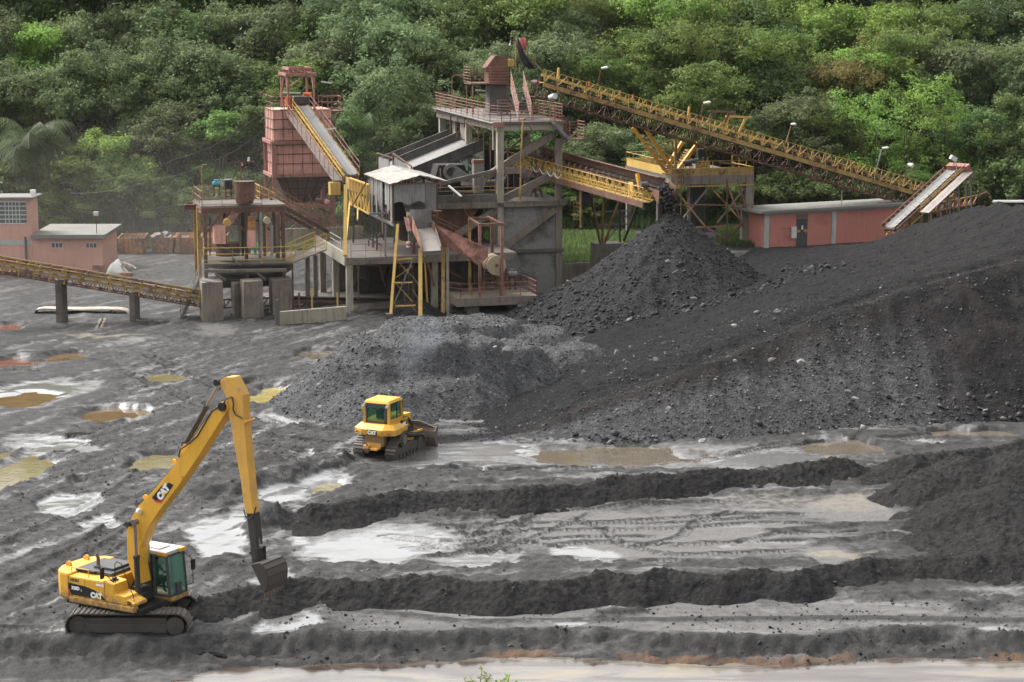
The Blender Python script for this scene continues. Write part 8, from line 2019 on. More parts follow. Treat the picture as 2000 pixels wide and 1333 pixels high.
# ---- bulldozer
DZ = G(762, 884) + Vector((-0.05, -.15, 0)); DY = R(66)
dz = empty('bulldozer', DZ, 'yellow crawler bulldozer seen from behind pushing towards the coal piles', 'bulldozer', None, DY)
def dp(name, fn, mat, bevel=0.0, parent=None):
    mb = LMB(); fn(mb); return mb.build(name, M[mat], parent or dz, bevel=bevel)
pth = [(-1.25, 0), (1.45, 0)] + arc(1.5, .42, .42, -80, 75, 7) + [(.9, .98), (0, 1.14)] + arc(-.62, .98, .40, 60, 150, 5) + [(-1.3, .85)] + arc(-1.3, .40, .40, 150, 265, 5)
pth = pth[::-1]
for y in (-.97, .97):
    tk = LMB(); tk = track_part(pth, .6, 'track', dz, .17, .05, xf=shift(y))
    s = -1 if y < 0 else 1
    mb = LMB(shift(y)); mb.prism([(-1.2, -.16, .14), (1.3, -.16, .14), (1.35, -.16, .55), (.4, -.16, .72), (-1.1, -.16, .55)], (0, .32, 0)); mb.build('track_frame', M['idler'], tk, bevel=.04)
    mb = LMB(shift(y)); mb.tube((-.62, -.24, .98), (-.62, .24, .98), .36, 20); mb.tube((-.62, -.34, .98), (-.62, .34, .98), .27, 18); mb.build('sprocket', M['steel_worn'], tk)
    for xx in (1.5, -1.3): mb = LMB(shift(y)); mb.tube((xx, -.2, .41), (xx, .2, .41), .32, 18); mb.build('idler_wheel', M['idler'], tk)
    mb = LMB(shift(y)); [mb.tube((-.9 + k * .42, -.22, .16), (-.9 + k * .42, .22, .16), .12, 10) for k in range(6)]; mb.build('roller', M['idler'], tk)
dp('main_frame', lambda m: (m.box(-1.35, 1.9, -.55, .55, .55, 1.25), m.tube((.1, -1.0, .75), (.1, 1.0, .75), .14, 10)), 'steel_dark', .04)
dp('rear_case', lambda m: m.box(-1.7, -1.3, -.55, .55, .72, 1.28), 'cat_yellow', .05)
# tank: bevelled rear body
def tank(m):
    out = [(-1.95, -.62, 1.34), (-1.95, .62, 1.34), (-1.6, 1.22, 1.34), (-.45, 1.22, 1.34), (-.45, -1.22, 1.34), (-1.6, -1.22, 1.34)]
    top = [(-1.62, -.6, 1.92), (-1.62, .6, 1.92), (-1.35, 1.0, 1.90), (-.5, 1.0, 1.86), (-.5, -1.0, 1.86), (-1.35, -1.0, 1.90)]
    mid = [(p[0], p[1], 1.66) for p in out]
    m.add(out + mid + top, [(5, 4, 3, 2, 1, 0)] + [(i, (i + 1) % 6, 6 + (i + 1) % 6, 6 + i) for i in range(6)] + [(6 + i, 6 + (i + 1) % 6, 12 + (i + 1) % 6, 12 + i) for i in range(6)] + [(12, 13, 14, 15, 16, 17)])
dp('fuel_tank', tank, 'cat_yellow', .035)
dp('tank_seam', lambda m: (m.box(-1.955, -1.945, -.62, -.605, 1.36, 1.66), m.box(-1.955, -1.945, .605, .62, 1.36, 1.66)), 'cat_black')
dp('tail_light', lambda m: (m.tube((-1.93, .95, 1.5), (-1.80, .95, 1.5), .05, 8), m.tube((-1.9, -.9, 1.48), (-1.78, -.9, 1.48), .05, 8)), 'sign_red')
dp('badge', lambda m: m.box(-1.975, -1.952, -.30, .28, 1.36, 1.67), 'cat_black')
BX_ = Matrix.Translation((-1.982, -.01, 1.51)) @ Matrix.Rotation(-math.pi / 2, 4, 'Z') @ Matrix.Rotation(math.pi / 2, 4, 'X')
text_mesh('CAT', .26, 'lettering', M['letter_white'], BX_, dz, .004, 0, .022)
dp('triangle', lambda m: m.prism([(-1.988, .09, 1.40), (-1.988, -.11, 1.40), (-1.988, -.01, 1.5)], (-.004, 0, 0)), 'letter_yellow')
dp('drawbar', lambda m: (m.box(-2.15, -1.6, -.38, .38, .58, .68), m.box(-2.2, -1.9, .1, .42, .62, .84), m.box(-1.75, -1.5, -.42, .42, .68, .9)), 'cat_muddy', .02)
dp('drawbar_jaw', lambda m: (m.box(-2.28, -2.1, .05, .3, .5, .7), m.tube((-2.15, .2, .45), (-2.15, .2, .95), .05, 8)), 'rust')
# cab
cx0, cx1, cy = -1.38, .12, .74
def dcab(m):
    for x, y in ((cx0, -cy), (cx0, cy), (cx1, -cy), (cx1, cy)): m.beam((x, y, 1.86), (x * .94, y * .93, 3.02), .15)
    m.beam((cx0, -cy, 2.06), (cx1, -cy, 2.06), .09); m.beam((cx0, cy, 2.06), (cx1, cy, 2.06), .09)
dp('cab_posts', dcab, 'cat_yellow', .015)
dp('cab_base', lambda m: m.box(cx0, cx1, -cy, cy, 1.84, 2.08), 'cat_yellow', .02)
dp('rear_frame', lambda m: (m.box(cx0 - .03, cx0 + .03, -cy + .13, -cy + .27, 1.95, 2.98), m.box(cx0 - .03, cx0 + .03, cy - .16, cy - .09, 1.95, 2.98), m.box(cx0 - .04, cx0 + .03, -cy + .1, cy - .1, 2.76, 2.98), m.box(cx0 - .03, cx0 + .03, -cy + .1, cy - .1, 1.92, 2.02)), 'cat_grey')
dp('rear_window', lambda m: m.box(cx0 - .01, cx0 + .01, -cy + .27, cy - .16, 2.02, 2.76), 'cab_glass')
dp('side_glass', lambda m: (m.box(cx0 + .1, cx1 - .1, -cy + .01, -cy + .03, 2.08, 2.95), m.box(cx0 + .1, cx1 - .1, cy - .03, cy - .01, 2.08, 2.95), m.box(cx1 - .04, cx1 - .02, -cy + .1, cy - .1, 2.08, 2.95)), 'cab_glass')
dp('door_frame', lambda m: (m.beam((-.45, -cy, 2.06), (-.45, -cy * .96, 3.0), .06), m.box(cx1 + .02, cx1 + .10, -cy - .05, -cy + .12, 1.6, 3.0)), 'cat_black')
dp('cab_roof', lambda m: m.hexa([(cx0 - .02, -cy - .02, 2.99), (cx1 + .08, -cy - .02, 2.99), (cx1 + .08, cy + .02, 2.99), (cx0 - .02, cy + .02, 2.99)], [(cx0 + .08, -cy + .06, 3.14), (cx1, -cy + .06, 3.14), (cx1, cy - .06, 3.14), (cx0 + .08, cy - .06, 3.14)]), 'cat_yellow', .03)
for y in (-cy + .08, cy + .0): dp('work_light', lambda m: (m.tube((cx0 - .12, y, 2.86), (cx0 - .03, y, 2.86), .075, 10), m.tube((cx0 - .125, y, 2.86), (cx0 - .12, y, 2.86), .05, 10)), 'white_lamp')
dp('lamp_pod', lambda m: m.box(cx0 - .05, cx0 + .1, cy + .01, cy + .16, 2.62, 2.84), 'cat_yellow', .02)
dp('seat', lambda m: (m.box(-.95, -.5, -.22, .22, 2.0, 2.14), m.box(-1.03, -.92, -.22, .22, 2.1, 2.55)), 'cat_black', .03)
DM = Matrix.Translation(DZ) @ Matrix.Rotation(DY, 4, 'Z')
operator(DM @ Vector((-.69, -.05, 1.92)), DY, 'bulldozer driver in dark clothing seen through the rear window', 'trousers')
# hood
dp('engine_hood', lambda m: m.prism([(.14, -.48, 1.25), (1.72, -.48, 1.25), (1.72, -.48, 1.98), (.14, -.48, 2.08)], (0, .96, 0)), 'cat_yellow', .04)
dp('hood_vent', lambda m: (m.prism([(.45, -.485, 1.42), (1.25, -.485, 1.42), (1.25, -.485, 1.72), (.45, -.485, 1.72)], (0, -.012, 0)), m.prism([(.35, -.485, 1.82), (1.35, -.485, 1.84), (.35, -.485, 1.98)], (0, -.012, 0))), 'steel_worn')
dp('hood_brace', lambda m: m.beam((.5, -.5, 1.4), (1.2, -.5, 1.74), .07, .03), 'cat_yellow')
dp('step_fender', lambda m: (m.prism([(-.4, -1.1, 1.34), (.5, -.9, 1.28), (.5, -.5, 1.28), (-.4, -.5, 1.34)], (0, 0, .3)), m.box(.3, 1.0, -.62, -.5, 1.2, 1.4)), 'cat_muddy', .03)
dp('number_plate', lambda m: m.box(-.38, -.02, -1.04, -1.02, 1.66, 1.84), 'letter_white')
dp('exhaust_stack', lambda m: (m.tube((.85, -.2, 2.0), (.85, -.2, 2.55), .07, 10), m.tube((.85, -.2, 2.55), (.95, -.24, 2.74), .065, 10)), 'cat_pale')
# blade
def blade(m):
    prof = [(2.55, .02), (2.40, .25), (2.34, .55), (2.38, .85), (2.52, 1.12)]; th = .06
    for a, b in zip(prof[:-1], prof[1:]): m.prism([(a[0], -1.62, a[1]), (b[0], -1.62, b[1]), (b[0] - th, -1.62, b[1]), (a[0] - th, -1.62, a[1])], (0, 3.24, 0))
bl = dp('blade', blade, 'steel_worn')
for y in (-1.68, 1.61): dp('blade_end', lambda m: m.prism([(2.62, y, .0), (2.34, y, .2), (2.26, y, .55), (2.3, y, .9), (2.5, y, 1.16), (2.66, y, 1.1), (2.55, y, .6)], (0, .07, 0)), 'steel_worn', 0, bl)
dp('spill_plate', lambda m: m.hexa([(2.42, -1.0, 1.1), (2.5, -1.0, 1.1), (2.5, 1.0, 1.1), (2.42, 1.0, 1.1)], [(2.2, -.8, 1.42), (2.26, -.8, 1.42), (2.26, .8, 1.42), (2.2, .8, 1.42)]) and m.hexa([(2.42, -1.62, 1.08), (2.5, -1.62, 1.08), (2.5, -1.0, 1.1), (2.42, -1.0, 1.1)], [(2.38, -1.55, 1.12), (2.44, -1.55, 1.12), (2.26, -.8, 1.42), (2.2, -.8, 1.42)]), 'plate_grey', 0, bl)
for s in (-1, 1):
    dp('push_arm', lambda m: (m.beam((.5, s * .75, .72), (2.3, s * .8, .45), .18, .22), m.beam((1.2, s * .55, .9), (2.25, s * .9, .95), .1)), 'cat_muddy')
    lc = dp('lift_cylinder', lambda m: m.tube((1.3, s * .5, 1.72), (1.75, s * .55, 1.3), .09, 10), 'steel_dark')
    dp('rod', lambda m: m.tube((1.75, s * .55, 1.3), (2.3, s * .6, .8), .05, 8), 'chrome', 0, lc)
dz.scale = (.95, .95, .95)
# exhaust smoke
t = NT('thin exhaust smoke'); vv = t.n('ShaderNodeVolumePrincipled'); vv.inputs['Color'].default_value = (.62, .68, .78, 1)
nn = t.noise(t.pos(), .9, 4, .6)
tc = t.n('ShaderNodeTexCoord'); 
vv.inputs['Density'].default_value = .05
t.l(t.math('MULTIPLY', t.ramp(nn, [(0.42, 0.0), (0.7, 1.0)]), .13), vv.inputs['Density'])
t.l(vv.outputs[0], t.out.inputs['Volume']); M['smoke'] = t.m
mb = MB(); p = (DM @ Vector((1.0, -.3, 2.75)))
for k in range(7): f = k / 6; mb.sphere(p + Vector((-.3 + 1.4 * f + .2 * math.sin(k), .3 + 2.6 * f, .2 + 2.6 * f)), .22 + .95 * f, 10, 7)
o = mb.build('exhaust_smoke', M['smoke'], None, loc=p)
rm = o.modifiers.new('merge', 'REMESH'); rm.mode = 'VOXEL'; rm.voxel_size = .16
tag(o, 'faint bluish smoke drifting from the bulldozer exhaust', 'smoke', kind='stuff')
# ------------------------------------------------------------------ forest: every tree is a trunk with limbs and a crown of leaves
def crown_mesh(seed, rx, rz, nlobe, nclump, nleaf, leaf, mat, drop=0.0, spiky=False):
    """crown around the origin: lobes -> leaf clumps -> leaves"""
    g = np.random.default_rng(seed)
    lobes = []
    for i in range(nlobe):
        a = 2 * math.pi * (i + g.uniform(-.3, .3)) / nlobe * 1.618 * 1.0
        zz = g.uniform(-1.0, 0.85)
        rr = math.sqrt(max(0.0, 1 - (zz * 0.85) ** 2)) * g.uniform(0.35, 0.72)
        lobes.append((rx * rr * math.cos(a), rx * rr * math.sin(a), rz * zz * 0.75, g.uniform(0.34, 0.52) * rx))
    lobes.append((0, 0, rz * 0.55, 0.45 * rx))
    P_ = []; N_ = []; T_ = []
    for (lx, ly, lz, lr) in lobes:
        for k in range(nclump):
            d = g.normal(size=3); d /= np.linalg.norm(d)
            if d[2] < -0.35: d[2] *= -0.6
            rad = lr * g.uniform(0.78, 1.08)
            c = np.array([lx, ly, lz]) + d * rad * np.array([1, 1, 0.85])
            cr = g.uniform(0.45, 0.95) * (0.18 * rx + 0.25)
            n = int(nleaf * (cr / (0.18 * rx + 0.25)) ** 2 * 2.9) + 6
            q = g.normal(size=(n, 3)); q /= np.linalg.norm(q, axis=1)[:, None]
            q = q + d * 0.55
            q /= np.linalg.norm(q, axis=1)[:, None]
            rad_ = np.where(g.uniform(0, 1, (n, 1)) < .13, g.uniform(1.05, 1.9, (n, 1)), g.uniform(0.5, 1.08, (n, 1))); pos = c + q * cr * rad_ * np.array([1, 1, g.uniform(.5, .95)])
            P_.append(pos); N_.append(q); T_.append(np.full(n, g.uniform(0.15, 0.85)) + g.normal(0, 0.13, n))
    Pp = np.concatenate(P_); Nn = np.concatenate(N_); T = np.concatenate(T_)
    n = len(Pp)
    nrm = Nn + g.normal(0, 0.55, (n, 3)) + np.array([0, 0, 0.35]); nrm /= np.linalg.norm(nrm, axis=1)[:, None]
    t = np.cross(nrm, g.normal(size=(n, 3))); t /= np.linalg.norm(t, axis=1)[:, None] + 1e-9
    if drop: t = t + np.array([0, 0, -drop]); t /= np.linalg.norm(t, axis=1)[:, None]
    b = np.cross(nrm, t)
    L = 0.76 * leaf * g.uniform(0.6, 1.35, (n, 1)); W = L * (0.28 if spiky else 0.52)
    fold = nrm * L * 0.12
    V = np.stack([Pp - t * L, Pp + b * W + fold, Pp + t * L, Pp - b * W + fold], 1).reshape(-1, 3)
    F = np.arange(n * 4).reshape(n, 4)
    return V, F, np.repeat(T, 4), lobes
def trunk_mb(h, r, lobes, zc, lean=(0, 0), seed=0):
    g = random.Random(seed)
    m = LMB()
    pts = [Vector((0, 0, -0.6))]
    n = 5
    for i in range(1, n + 1):
        f = i / n
        pts.append(Vector((lean[0] * f + g.uniform(-.12, .12) * h * .04, lean[1] * f + g.uniform(-.12, .12) * h * .04, zc * 0.92 * f)))
    for i in range(n): m.tube(pts[i], pts[i + 1], r * (1 - 0.15 * i), 7, r * (1 - 0.15 * (i + 1)), cap=False)
    for (lx, ly, lz, lr) in lobes[:-1]:
        k = g.choice([2, 3, 4])
        a = pts[k]; e = Vector((lean[0] + lx * .9, lean[1] + ly * .9, zc + lz * .9)); mid = a.lerp(e, 0.5) + Vector((0, 0, -0.15 * (e - a).length * .5))
        m.tube(a, mid, r * 0.45, 6, r * 0.3, cap=False); m.tube(mid, e, r * 0.3, 5, r * 0.1, cap=False)
    return m
TREE_KINDS = {}
def make_tree(key, seed, mat, R_, Rz, H, r, nlobe=9, nclump=9, nleaf=60, leaf=0.22, name='broadleaf_tree', drop=0.0, spiky=False, sink=0.0):
    V, F, T, lobes = crown_mesh(seed, R_, Rz, nlobe, nclump, nleaf, leaf, M[mat], drop, spiky)
    zc = H - Rz * 1.0
    V = V + np.array([0, 0, zc])
    root = bpy.data.objects.new(name, None); COL.objects.link(root)
    cr = mesh_np('crown', V, F, M[mat], root, False, dict(tone=T))
    tr = trunk_mb(H, r, lobes, zc, seed=seed).build('trunk', M['bark'], root, smooth=True)
    TREE_KINDS[key] = [root, False, H]
    return root
make_tree('grey_a', 1, 'leaf_grey', 5.4, 5.4, 14.5, .30, 11, 11, 62, .21)
make_tree('grey_b', 2, 'leaf_grey', 4.6, 6.2, 15.0, .28, 11, 11, 58, .21, drop=.4)
make_tree('dark_a', 3, 'leaf_dark', 5.0, 4.8, 13.5, .28, 10, 11, 60, .21)
make_tree('dark_b', 4, 'leaf_dark', 4.4, 5.6, 14.5, .26, 10, 11, 60, .20)
make_tree('mid_a', 5, 'leaf_mid', 5.2, 4.6, 13.5, .28, 12, 11, 60, .19)
make_tree('mid_b', 6, 'leaf_mid', 4.3, 4.4, 12.5, .24, 10, 11, 60, .18)
make_tree('bright_a', 7, 'leaf_bright', 5.0, 4.6, 13.5, .26, 12, 11, 60, .18)
make_tree('bright_b', 8, 'leaf_bright', 3.6, 3.6, 9.5, .20, 9, 11, 60, .17)
make_tree('ochre', 9, 'leaf_ochre', 3.8, 3.2, 12.0, .22, 8, 10, 50, .18)
make_tree('bush_mid', 12, 'leaf_mid', 2.7, 2.3, 5.4, .12, 7, 10, 55, .17, name='bushy_tree')
make_tree('bush_bright', 13, 'leaf_bright', 2.6, 2.4, 5.4, .12, 7, 10, 55, .17, name='bushy_tree')
make_tree('bush_dark', 14, 'leaf_dark', 3.0, 2.6, 6.0, .14, 7, 10, 55, .18, name='bushy_tree')
make_tree('cone', 15, 'leaf_mid', 2.8, 4.6, 11.0, .20, 9, 11, 55, .18)
make_tree('airy', 16, 'leaf_bright', 4.6, 5.0, 13.5, .20, 12, 6, 42, .16)
def make_palm(key, seed, H, fl, nf):
    g = random.Random(seed)
    root = bpy.data.objects.new('palm_tree', None); COL.objects.link(root)
    m = LMB(); m.tube((0, 0, -.6), (0.15, 0, H * .5), .17, 8, .14, False); m.tube((0.15, 0, H * .5), (0.05, 0, H), .14, 8, .11, False)
    V = []; F = []; T = []
    for i in range(nf):
        a = 2 * math.pi * i / nf * 1.618; el = g.uniform(0.15, 1.25); L = fl * g.uniform(.8, 1.1)
        p = Vector((0.05, 0, H)); d = Vector((math.cos(a) * math.cos(el), math.sin(a) * math.cos(el), math.sin(el)))
        n = 16; tone = g.uniform(.2, .9)
        for k in range(n):
            s = k / n
            q = p + d * (L / n)
            d = (d + Vector((0, 0, -0.16 * (0.6 + s)))).normalized()
            sd_ = d.cross(Vector((0, 0, 1))).normalized(); ln = fl * 0.34 * math.sin(math.pi * min(1, s * 0.9 + 0.12)) + .1
            for sg in (-1, 1):
                for off in (0, .5):
                    b0 = p.lerp(q, off)
                    tip = b0 + sd_ * sg * ln + d * ln * 0.35 + Vector((0, 0, -ln * g.uniform(.45, 1.0)))
                    wv = d * 0.045
                    j = len(V); V += [b0 - wv, b0 + wv, tip]; F.append((j, j + 1, j + 2)); T += [tone] * 3
            m.tube(p, q, .03, 4, .025, False)
            p = q
    mesh_np('crown', V, F, M['leaf_palm'], root, False, dict(tone=T))
    m.build('trunk', M['bark'], root)
    TREE_KINDS[key] = [root, False, H + fl * .5]
make_palm('palm', 21, 6.2, 3.6, 26)
make_palm('dark_palm', 22, 6.2, 3.4, 22)
TREE_KINDS['dark_palm'][0].children[0].data.materials[0] = M['leaf_dark']
LOOK = dict(grey_a='broad grey green tree', grey_b='tall grey green tree with hanging sprays', dark_a='broad dark green tree', dark_b='tall dark green tree', mid_a='round mid green tree', mid_b='small round mid green tree', bright_a='billowing bright green tree', bright_b='small bright green tree',
            ochre='olive brown tree', bush_mid='low bushy green tree', bush_bright='low bushy yellow green tree', bush_dark='low bushy dark tree', cone='pointed mid green tree', airy='airy bright thin branched tree', palm='feathery palm', dark_palm='drooping dark palm')
TCAT = dict(palm='palm', dark_palm='palm')
LANDMARK = [(-420, 'far past the pink house'), (-300, 'past the pink house'), (-180, 'beyond the pink house'), (-60, 'behind the pink two storey house'), (60, 'over the pink house roof'), (150, 'over the pink annex roof'), (215, 'over the annex roof floodlight'), (260, 'behind the first orange skip'), (320, 'behind the scrap filled skip'), (380, 'behind the empty orange skip'), (430, 'behind the light blue motor'),
            (480, 'behind the rusty feeder tank'), (520, 'behind the silo corner'), (580, 'behind the silo head frame'), (645, 'behind the top of the silo conveyor'), (690, 'behind the middle of the silo conveyor'), (735, 'behind the foot of the silo conveyor'), (790, 'behind the tin roofed shed'), (850, 'behind the screen troughs'), (900, 'behind the crusher deck corner'),
            (955, 'behind the rusty head chute'), (1010, 'behind the tarpaulin mast'), (1080, 'behind the crusher stairs'), (1140, 'behind the white bucket lamp'), (1200, 'behind the first long conveyor lamp'), (1260, 'over the transfer tower struts'), (1330, 'over the transfer tower'),
            (1390, 'behind the second conveyor lamp'), (1440, 'behind the yellow conveyor portal'), (1500, 'over the pink store gable'), (1545, 'behind the third conveyor lamp'), (1600, 'over the pink store door'), (1660, 'over the middle of the pink store'), (1715, 'behind the fourth conveyor lamp'), (1780, 'over the tail of the long conveyor'), (1850, 'behind the white floodlight mast'), (1910, 'beside the stacker head'), (1960, 'over the crest of the big pile'), (2060, 'past the crest of the big pile')]
_used = {}
def place_tree(key, u, Y, top_v, squash=1.12, seed=None):
    """a tree whose trunk stands at depth Y below picture column u, tall enough to reach the picture row top_v"""
    g = random.Random(int(u * 13 + Y * 7))
    p = P(u, top_v, Y)
    gz = plain_h(np.array([[p.x]]), np.array([[Y]]))[0][0, 0]
    root, used, H = TREE_KINDS[key]
    sc = (p.z - gz) / H
    o = root if not used else copy_tree(root)
    TREE_KINDS[key][1] = True
    o.location = (p.x, Y, gz)
    o.rotation_euler = (0, 0, g.uniform(0, 6.28))
    wd = min(1.6, max(0.85, sc)) * squash * (1.0 if Y < 204 or key.startswith('bush') else 0.96)
    o.scale = (wd, wd, sc)
    row = 'front row' if Y < 203 else ('second row' if Y < 213 else ('third row' if Y < 225 else 'hilltop'))
    lm = min(LANDMARK, key=lambda a: abs(a[0] - u))[1]
    lab = f"{LOOK[key]}, {row}, {lm}"
    for tail in ('', ', the shorter', ', the darker', ', the lower'):
        if lab + tail not in _used and len((lab + tail).replace('-', ' ').split()) < 16: lab += tail; break
    _used[lab] = 1
    tag(o, lab, TCAT.get(key, 'tree'), 'trees of the forest on the hillside')
    return o
F1 = [  # forest edge, in the order they stand
    ('bush_bright', 25, 197, 305), ('palm', 62, 196, 232), ('bush_bright', 95, 194, 370), ('bush_mid', 150, 195, 300), ('bright_b', 215, 196, 262), ('bush_mid', 265, 195, 330), ('bush_dark', 310, 196, 340), ('grey_b', 330, 201, 190), ('cone', 422, 199, 205), ('bush_mid', 372, 194, 372),
    ('bush_dark', 470, 196, 330), ('dark_b', 520, 201, 190), ('dark_a', 600, 200, 235), ('dark_palm', 712, 203, 190), ('bush_dark', 560, 195, 360), ('dark_b', 690, 199, 215), ('grey_a', 770, 201, 120), ('grey_b', 830, 199, 170), ('bush_dark', 690, 194, 370), ('dark_b', 905, 200, 170), ('bush_mid', 960, 196, 320), ('dark_a', 1010, 199, 240),
    ('bush_mid', 1080, 195, 370), ('mid_b', 1110, 198, 290), ('grey_b', 1170, 199, 232), ('bush_mid', 1150, 194, 380), ('grey_a', 1230, 199, 270), ('bush_dark', 1270, 195, 340), ('mid_b', 1310, 200, 205), ('bush_mid', 1345, 195, 350), ('mid_b', 1405, 200, 120), ('bush_dark', 1400, 195, 330), ('bush_mid', 1450, 194, 350),
    ('grey_b', 1500, 199, 205), ('grey_a', 1570, 198, 182), ('bush_dark', 1540, 194, 330), ('mid_b', 1640, 198, 200), ('bush_dark', 1630, 194, 320), ('airy', 1700, 197, 160), ('airy', 1775, 198, 130), ('bush_dark', 1720, 194, 340), ('bush_mid', 1800, 194, 330), ('airy', 1850, 199, 190), ('dark_a', 1925, 199, 210), ('bush_dark', 1900, 194, 330), ('dark_b', 1985, 197, 170), ('bush_dark', 1965, 194, 300), ('dark_a', 2060, 198, 200), ('dark_b', -60, 199, 250), ('bush_dark', -30, 195, 300)]
F2 = [('dark_a', -40, 208, 110), ('grey_a', 40, 207, 125), ('grey_b', 130, 206, 105), ('grey_a', 215, 208, 90), ('dark_b', 290, 206, 130), ('grey_a', 375, 209, 70), ('grey_b', 450, 207, 95), ('dark_a', 525, 208, 120), ('mid_b', 590, 207, 110), ('grey_a', 660, 209, 60), ('grey_a', 745, 209, 20), ('dark_a', 850, 208, 80), ('grey_b', 915, 207, 90), ('grey_a', 985, 209, 75), ('grey_b', 1050, 207, 110),
      ('grey_a', 1100, 210, 55), ('mid_a', 1190, 208, 110), ('mid_a', 1260, 209, 60), ('mid_a', 1350, 209, 45), ('mid_b', 1430, 208, 90), ('mid_a', 1490, 209, 60), ('dark_a', 1555, 207, 120), ('mid_b', 1610, 208, 110), ('bright_a', 1670, 209, 90), ('ochre', 1655, 205, 118), ('bright_b', 1730, 207, 100), ('mid_a', 1790, 209, 60), ('grey_a', 1870, 208, 70), ('dark_a', 1940, 208, 90), ('grey_b', 2010, 207, 60), ('dark_a', 2090, 208, 90)]
F3 = [('grey_a', -20, 219, 25), ('bright_a', 70, 218, 40), ('grey_b', 165, 219, 10), ('grey_a', 260, 220, -5), ('dark_a', 345, 218, 20), ('grey_b', 430, 220, -10), ('grey_a', 520, 219, 0), ('mid_a', 610, 218, 30), ('grey_a', 690, 220, -30), ('grey_b', 790, 219, -40), ('dark_a', 880, 218, -10), ('dark_b', 960, 219, 0), ('mid_a', 1040, 220, -20), ('grey_b', 1120, 218, 0), ('mid_a', 1210, 220, -10), ('bright_a', 1300, 219, -20), ('mid_a', 1395, 220, -15), ('dark_a', 1470, 218, 0), ('bright_a', 1560, 220, -10), ('bright_a', 1640, 219, 10), ('bright_a', 1725, 220, 0), ('mid_a', 1810, 218, 10), ('ochre', 1760, 214, 60), ('mid_b', 1880, 219, 15), ('grey_a', 1950, 220, -10), ('dark_a', 2040, 219, 0)]
F4 = [(('dark_a', 'grey_a', 'mid_a', 'bright_a')[i % 4], -110 + i * 84, 229 + (i % 4) * 1.5, (-170, -90, -190, -120)[i % 4]) for i in range(28)]
_g = random.Random(3)
F5 = [(('dark_a', 'grey_a', 'mid_a')[i % 3], -160 + i * 95, 247 + (i % 3) * 2, (-200, -240, -170)[i % 3]) for i in range(26)]
for i in range(24): F5.append((('grey_b', 'dark_a', 'mid_a', 'bright_a')[i % 4], -140 + i * 100, 237 + (i % 2) * 2, (-150, -110, -180)[i % 3]))
for i in range(24):
    F5.append((_g.choice(['bush_dark', 'bush_dark', 'bush_mid']), -50 + i * 90 + _g.uniform(-15, 15), 204.5 + _g.uniform(0, 4), 270 + _g.uniform(-25, 30)))
for i in range(30):
    F5.append((_g.choice(['bush_dark', 'dark_b', 'mid_b', 'cone']), -50 + i * 71 + _g.uniform(-15, 15), 213.5 + _g.uniform(0, 2.5), 150 + _g.uniform(-25, 30)))
for i in range(26):
    F5.append((_g.choice(['dark_b', 'mid_b', 'cone', 'grey_b']), -50 + i * 82 + _g.uniform(-15, 15), 224 + _g.uniform(0, 3), 50 + _g.uniform(-25, 25)))
F6 = [(('dark_a', 'grey_b', 'mid_a', 'dark_b')[i % 4], -150 - (i // 4) * 80, (198, 208, 219, 231)[i % 4], (210, 110, 20, -100)[i % 4]) for i in range(20)]
for a in F1 + F2 + F3 + F4 + F5 + F6: place_tree(*a)
for k, (r, used, H) in TREE_KINDS.items():
    if not used:
        for c in list(r.children): bpy.data.objects.remove(c)
        bpy.data.objects.remove(r)
# grass and low growth at the forest edge
def tufts(name, n, boxes, seed, h0, label):
    g = np.random.default_rng(seed)
    V = []; T = []
    for (u0, u1, Y0, Y1) in boxes:
        k = n // len(boxes)
        Y = g.uniform(Y0, Y1, k); uu = g.uniform(u0, u1, k)
        X = (uu - PCX) / FPX * (Y * _c + CAM_H * _s)
        Z = plain_h(X[None], Y[None])[0][0]
        a = g.uniform(0, 6.28, k); h = h0 * g.uniform(.4, 1.3, k); lean = g.uniform(0, .6, k); a2 = g.uniform(0, 6.28, k); w_ = 0.05 + 0.05 * g.uniform(0, 1, k)
        dx, dy = np.cos(a) * w_, np.sin(a) * w_
        tx, ty = X + np.cos(a2) * lean * h, Y + np.sin(a2) * lean * h
        V.append(np.stack([np.stack([X - dx, Y - dy, Z - .05], -1), np.stack([X + dx, Y + dy, Z - .05], -1), np.stack([tx, ty, Z + h], -1)], 1).reshape(-1, 3)); T.append(np.repeat(g.uniform(0, 1, k), 3))
    V = np.concatenate(V); T = np.concatenate(T)
    o = mesh_np(name, V, np.arange(len(V)).reshape(-1, 3), M['grass' if name == 'grass' else 'leaf_dark'], None, False, dict(tone=T))
    return tag(o, label, 'grass', kind='stuff')
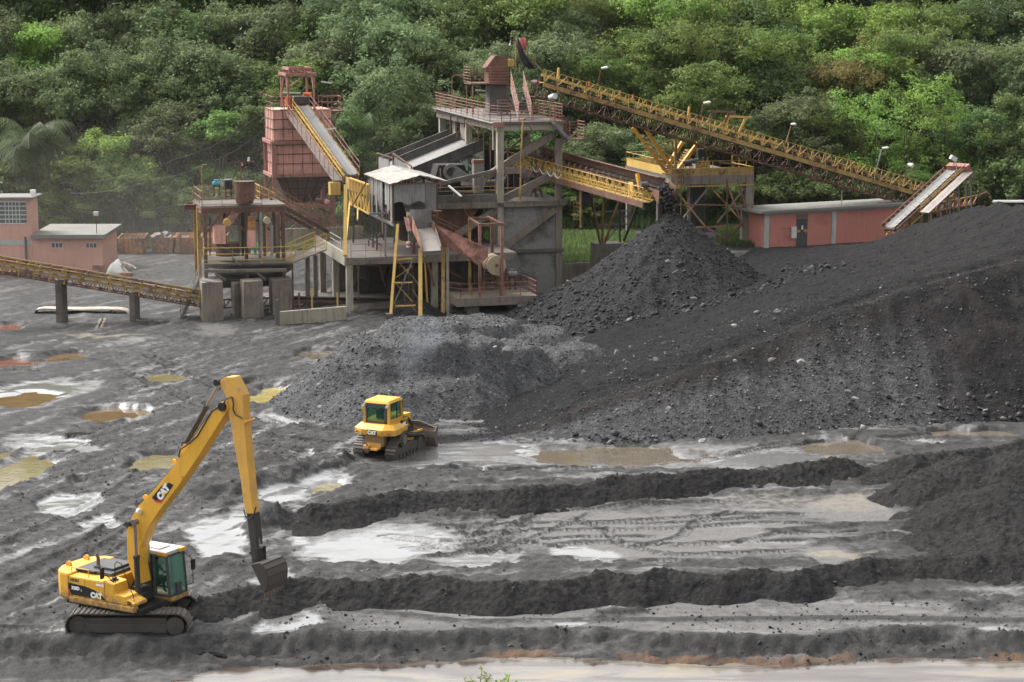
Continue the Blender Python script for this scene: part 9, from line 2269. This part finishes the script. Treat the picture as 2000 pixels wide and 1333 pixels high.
tufts('grass', 40000, [(225, 420, 189.5, 194), (430, 620, 188, 194), (1090, 1240, 166, 188), (1400, 1480, 178, 192)], 5, 0.55, 'green grass and weeds along the forest edge')
tufts('undergrowth', 60000, [(-60, 2060, 193, 203)], 6, 1.0, 'dark undergrowth below the forest trees')
# ------------------------------------------------------------------ dust hanging over the west yard
t = NT('drifting coal dust'); vv = t.n('ShaderNodeVolumePrincipled'); vv.inputs['Color'].default_value = (.80, .75, .69, 1)
tc = t.n('ShaderNodeTexCoord'); sp = t.n('ShaderNodeSeparateXYZ'); t.l(tc.outputs['Generated'], sp.inputs[0])
def fade(o, a, b): 
    k = t.math('SUBTRACT', 1.0, t.math('ABSOLUTE', t.math('SUBTRACT', t.math('MULTIPLY', o, 2.0), 1.0)), True)
    return t.ramp(k, [(a, 0.0), (b, 1.0)])
dn = t.math('MULTIPLY', t.math('MULTIPLY', fade(sp.outputs[0], 0.0, .6), fade(sp.outputs[1], 0.0, .5)), t.ramp(sp.outputs[2], [(0.1, 1.0), (0.95, 0.0)]))
nn = t.noise(t.pos((1, 1, 1.5)), .11, 2, .5)
t.l(t.math('MULTIPLY', t.math('MULTIPLY', dn, t.ramp(nn, [(0.3, .25), (0.7, 1.0)])), 0.0042), vv.inputs['Density'])
t.l(vv.outputs[0], t.out.inputs['Volume'])
t.m.cycles.homogeneous_volume = False
mb = MB(); mb.box(-52, -6, 134, 206, .4, 15)
tag(mb.build('dust', t.m, None, loc=(-29, 165, .4)), 'thin coal dust hanging over the yard and the feeder station', 'dust', kind='stuff')
scene.cycles.volume_step_rate = 4.0
scene.cycles.volume_max_steps = 64
# thin even air over the whole site
t = NT('thin air'); vv = t.n('ShaderNodeVolumePrincipled'); vv.inputs['Color'].default_value = (.85, .88, .88, 1); vv.inputs['Density'].default_value = 0.00004
t.l(vv.outputs[0], t.out.inputs['Volume'])
mb = MB(); mb.box(-120, 120, -12, 300, -4, 62)
tag(mb.build('haze', t.m), 'thin even haze over the whole site', 'haze', kind='stuff')
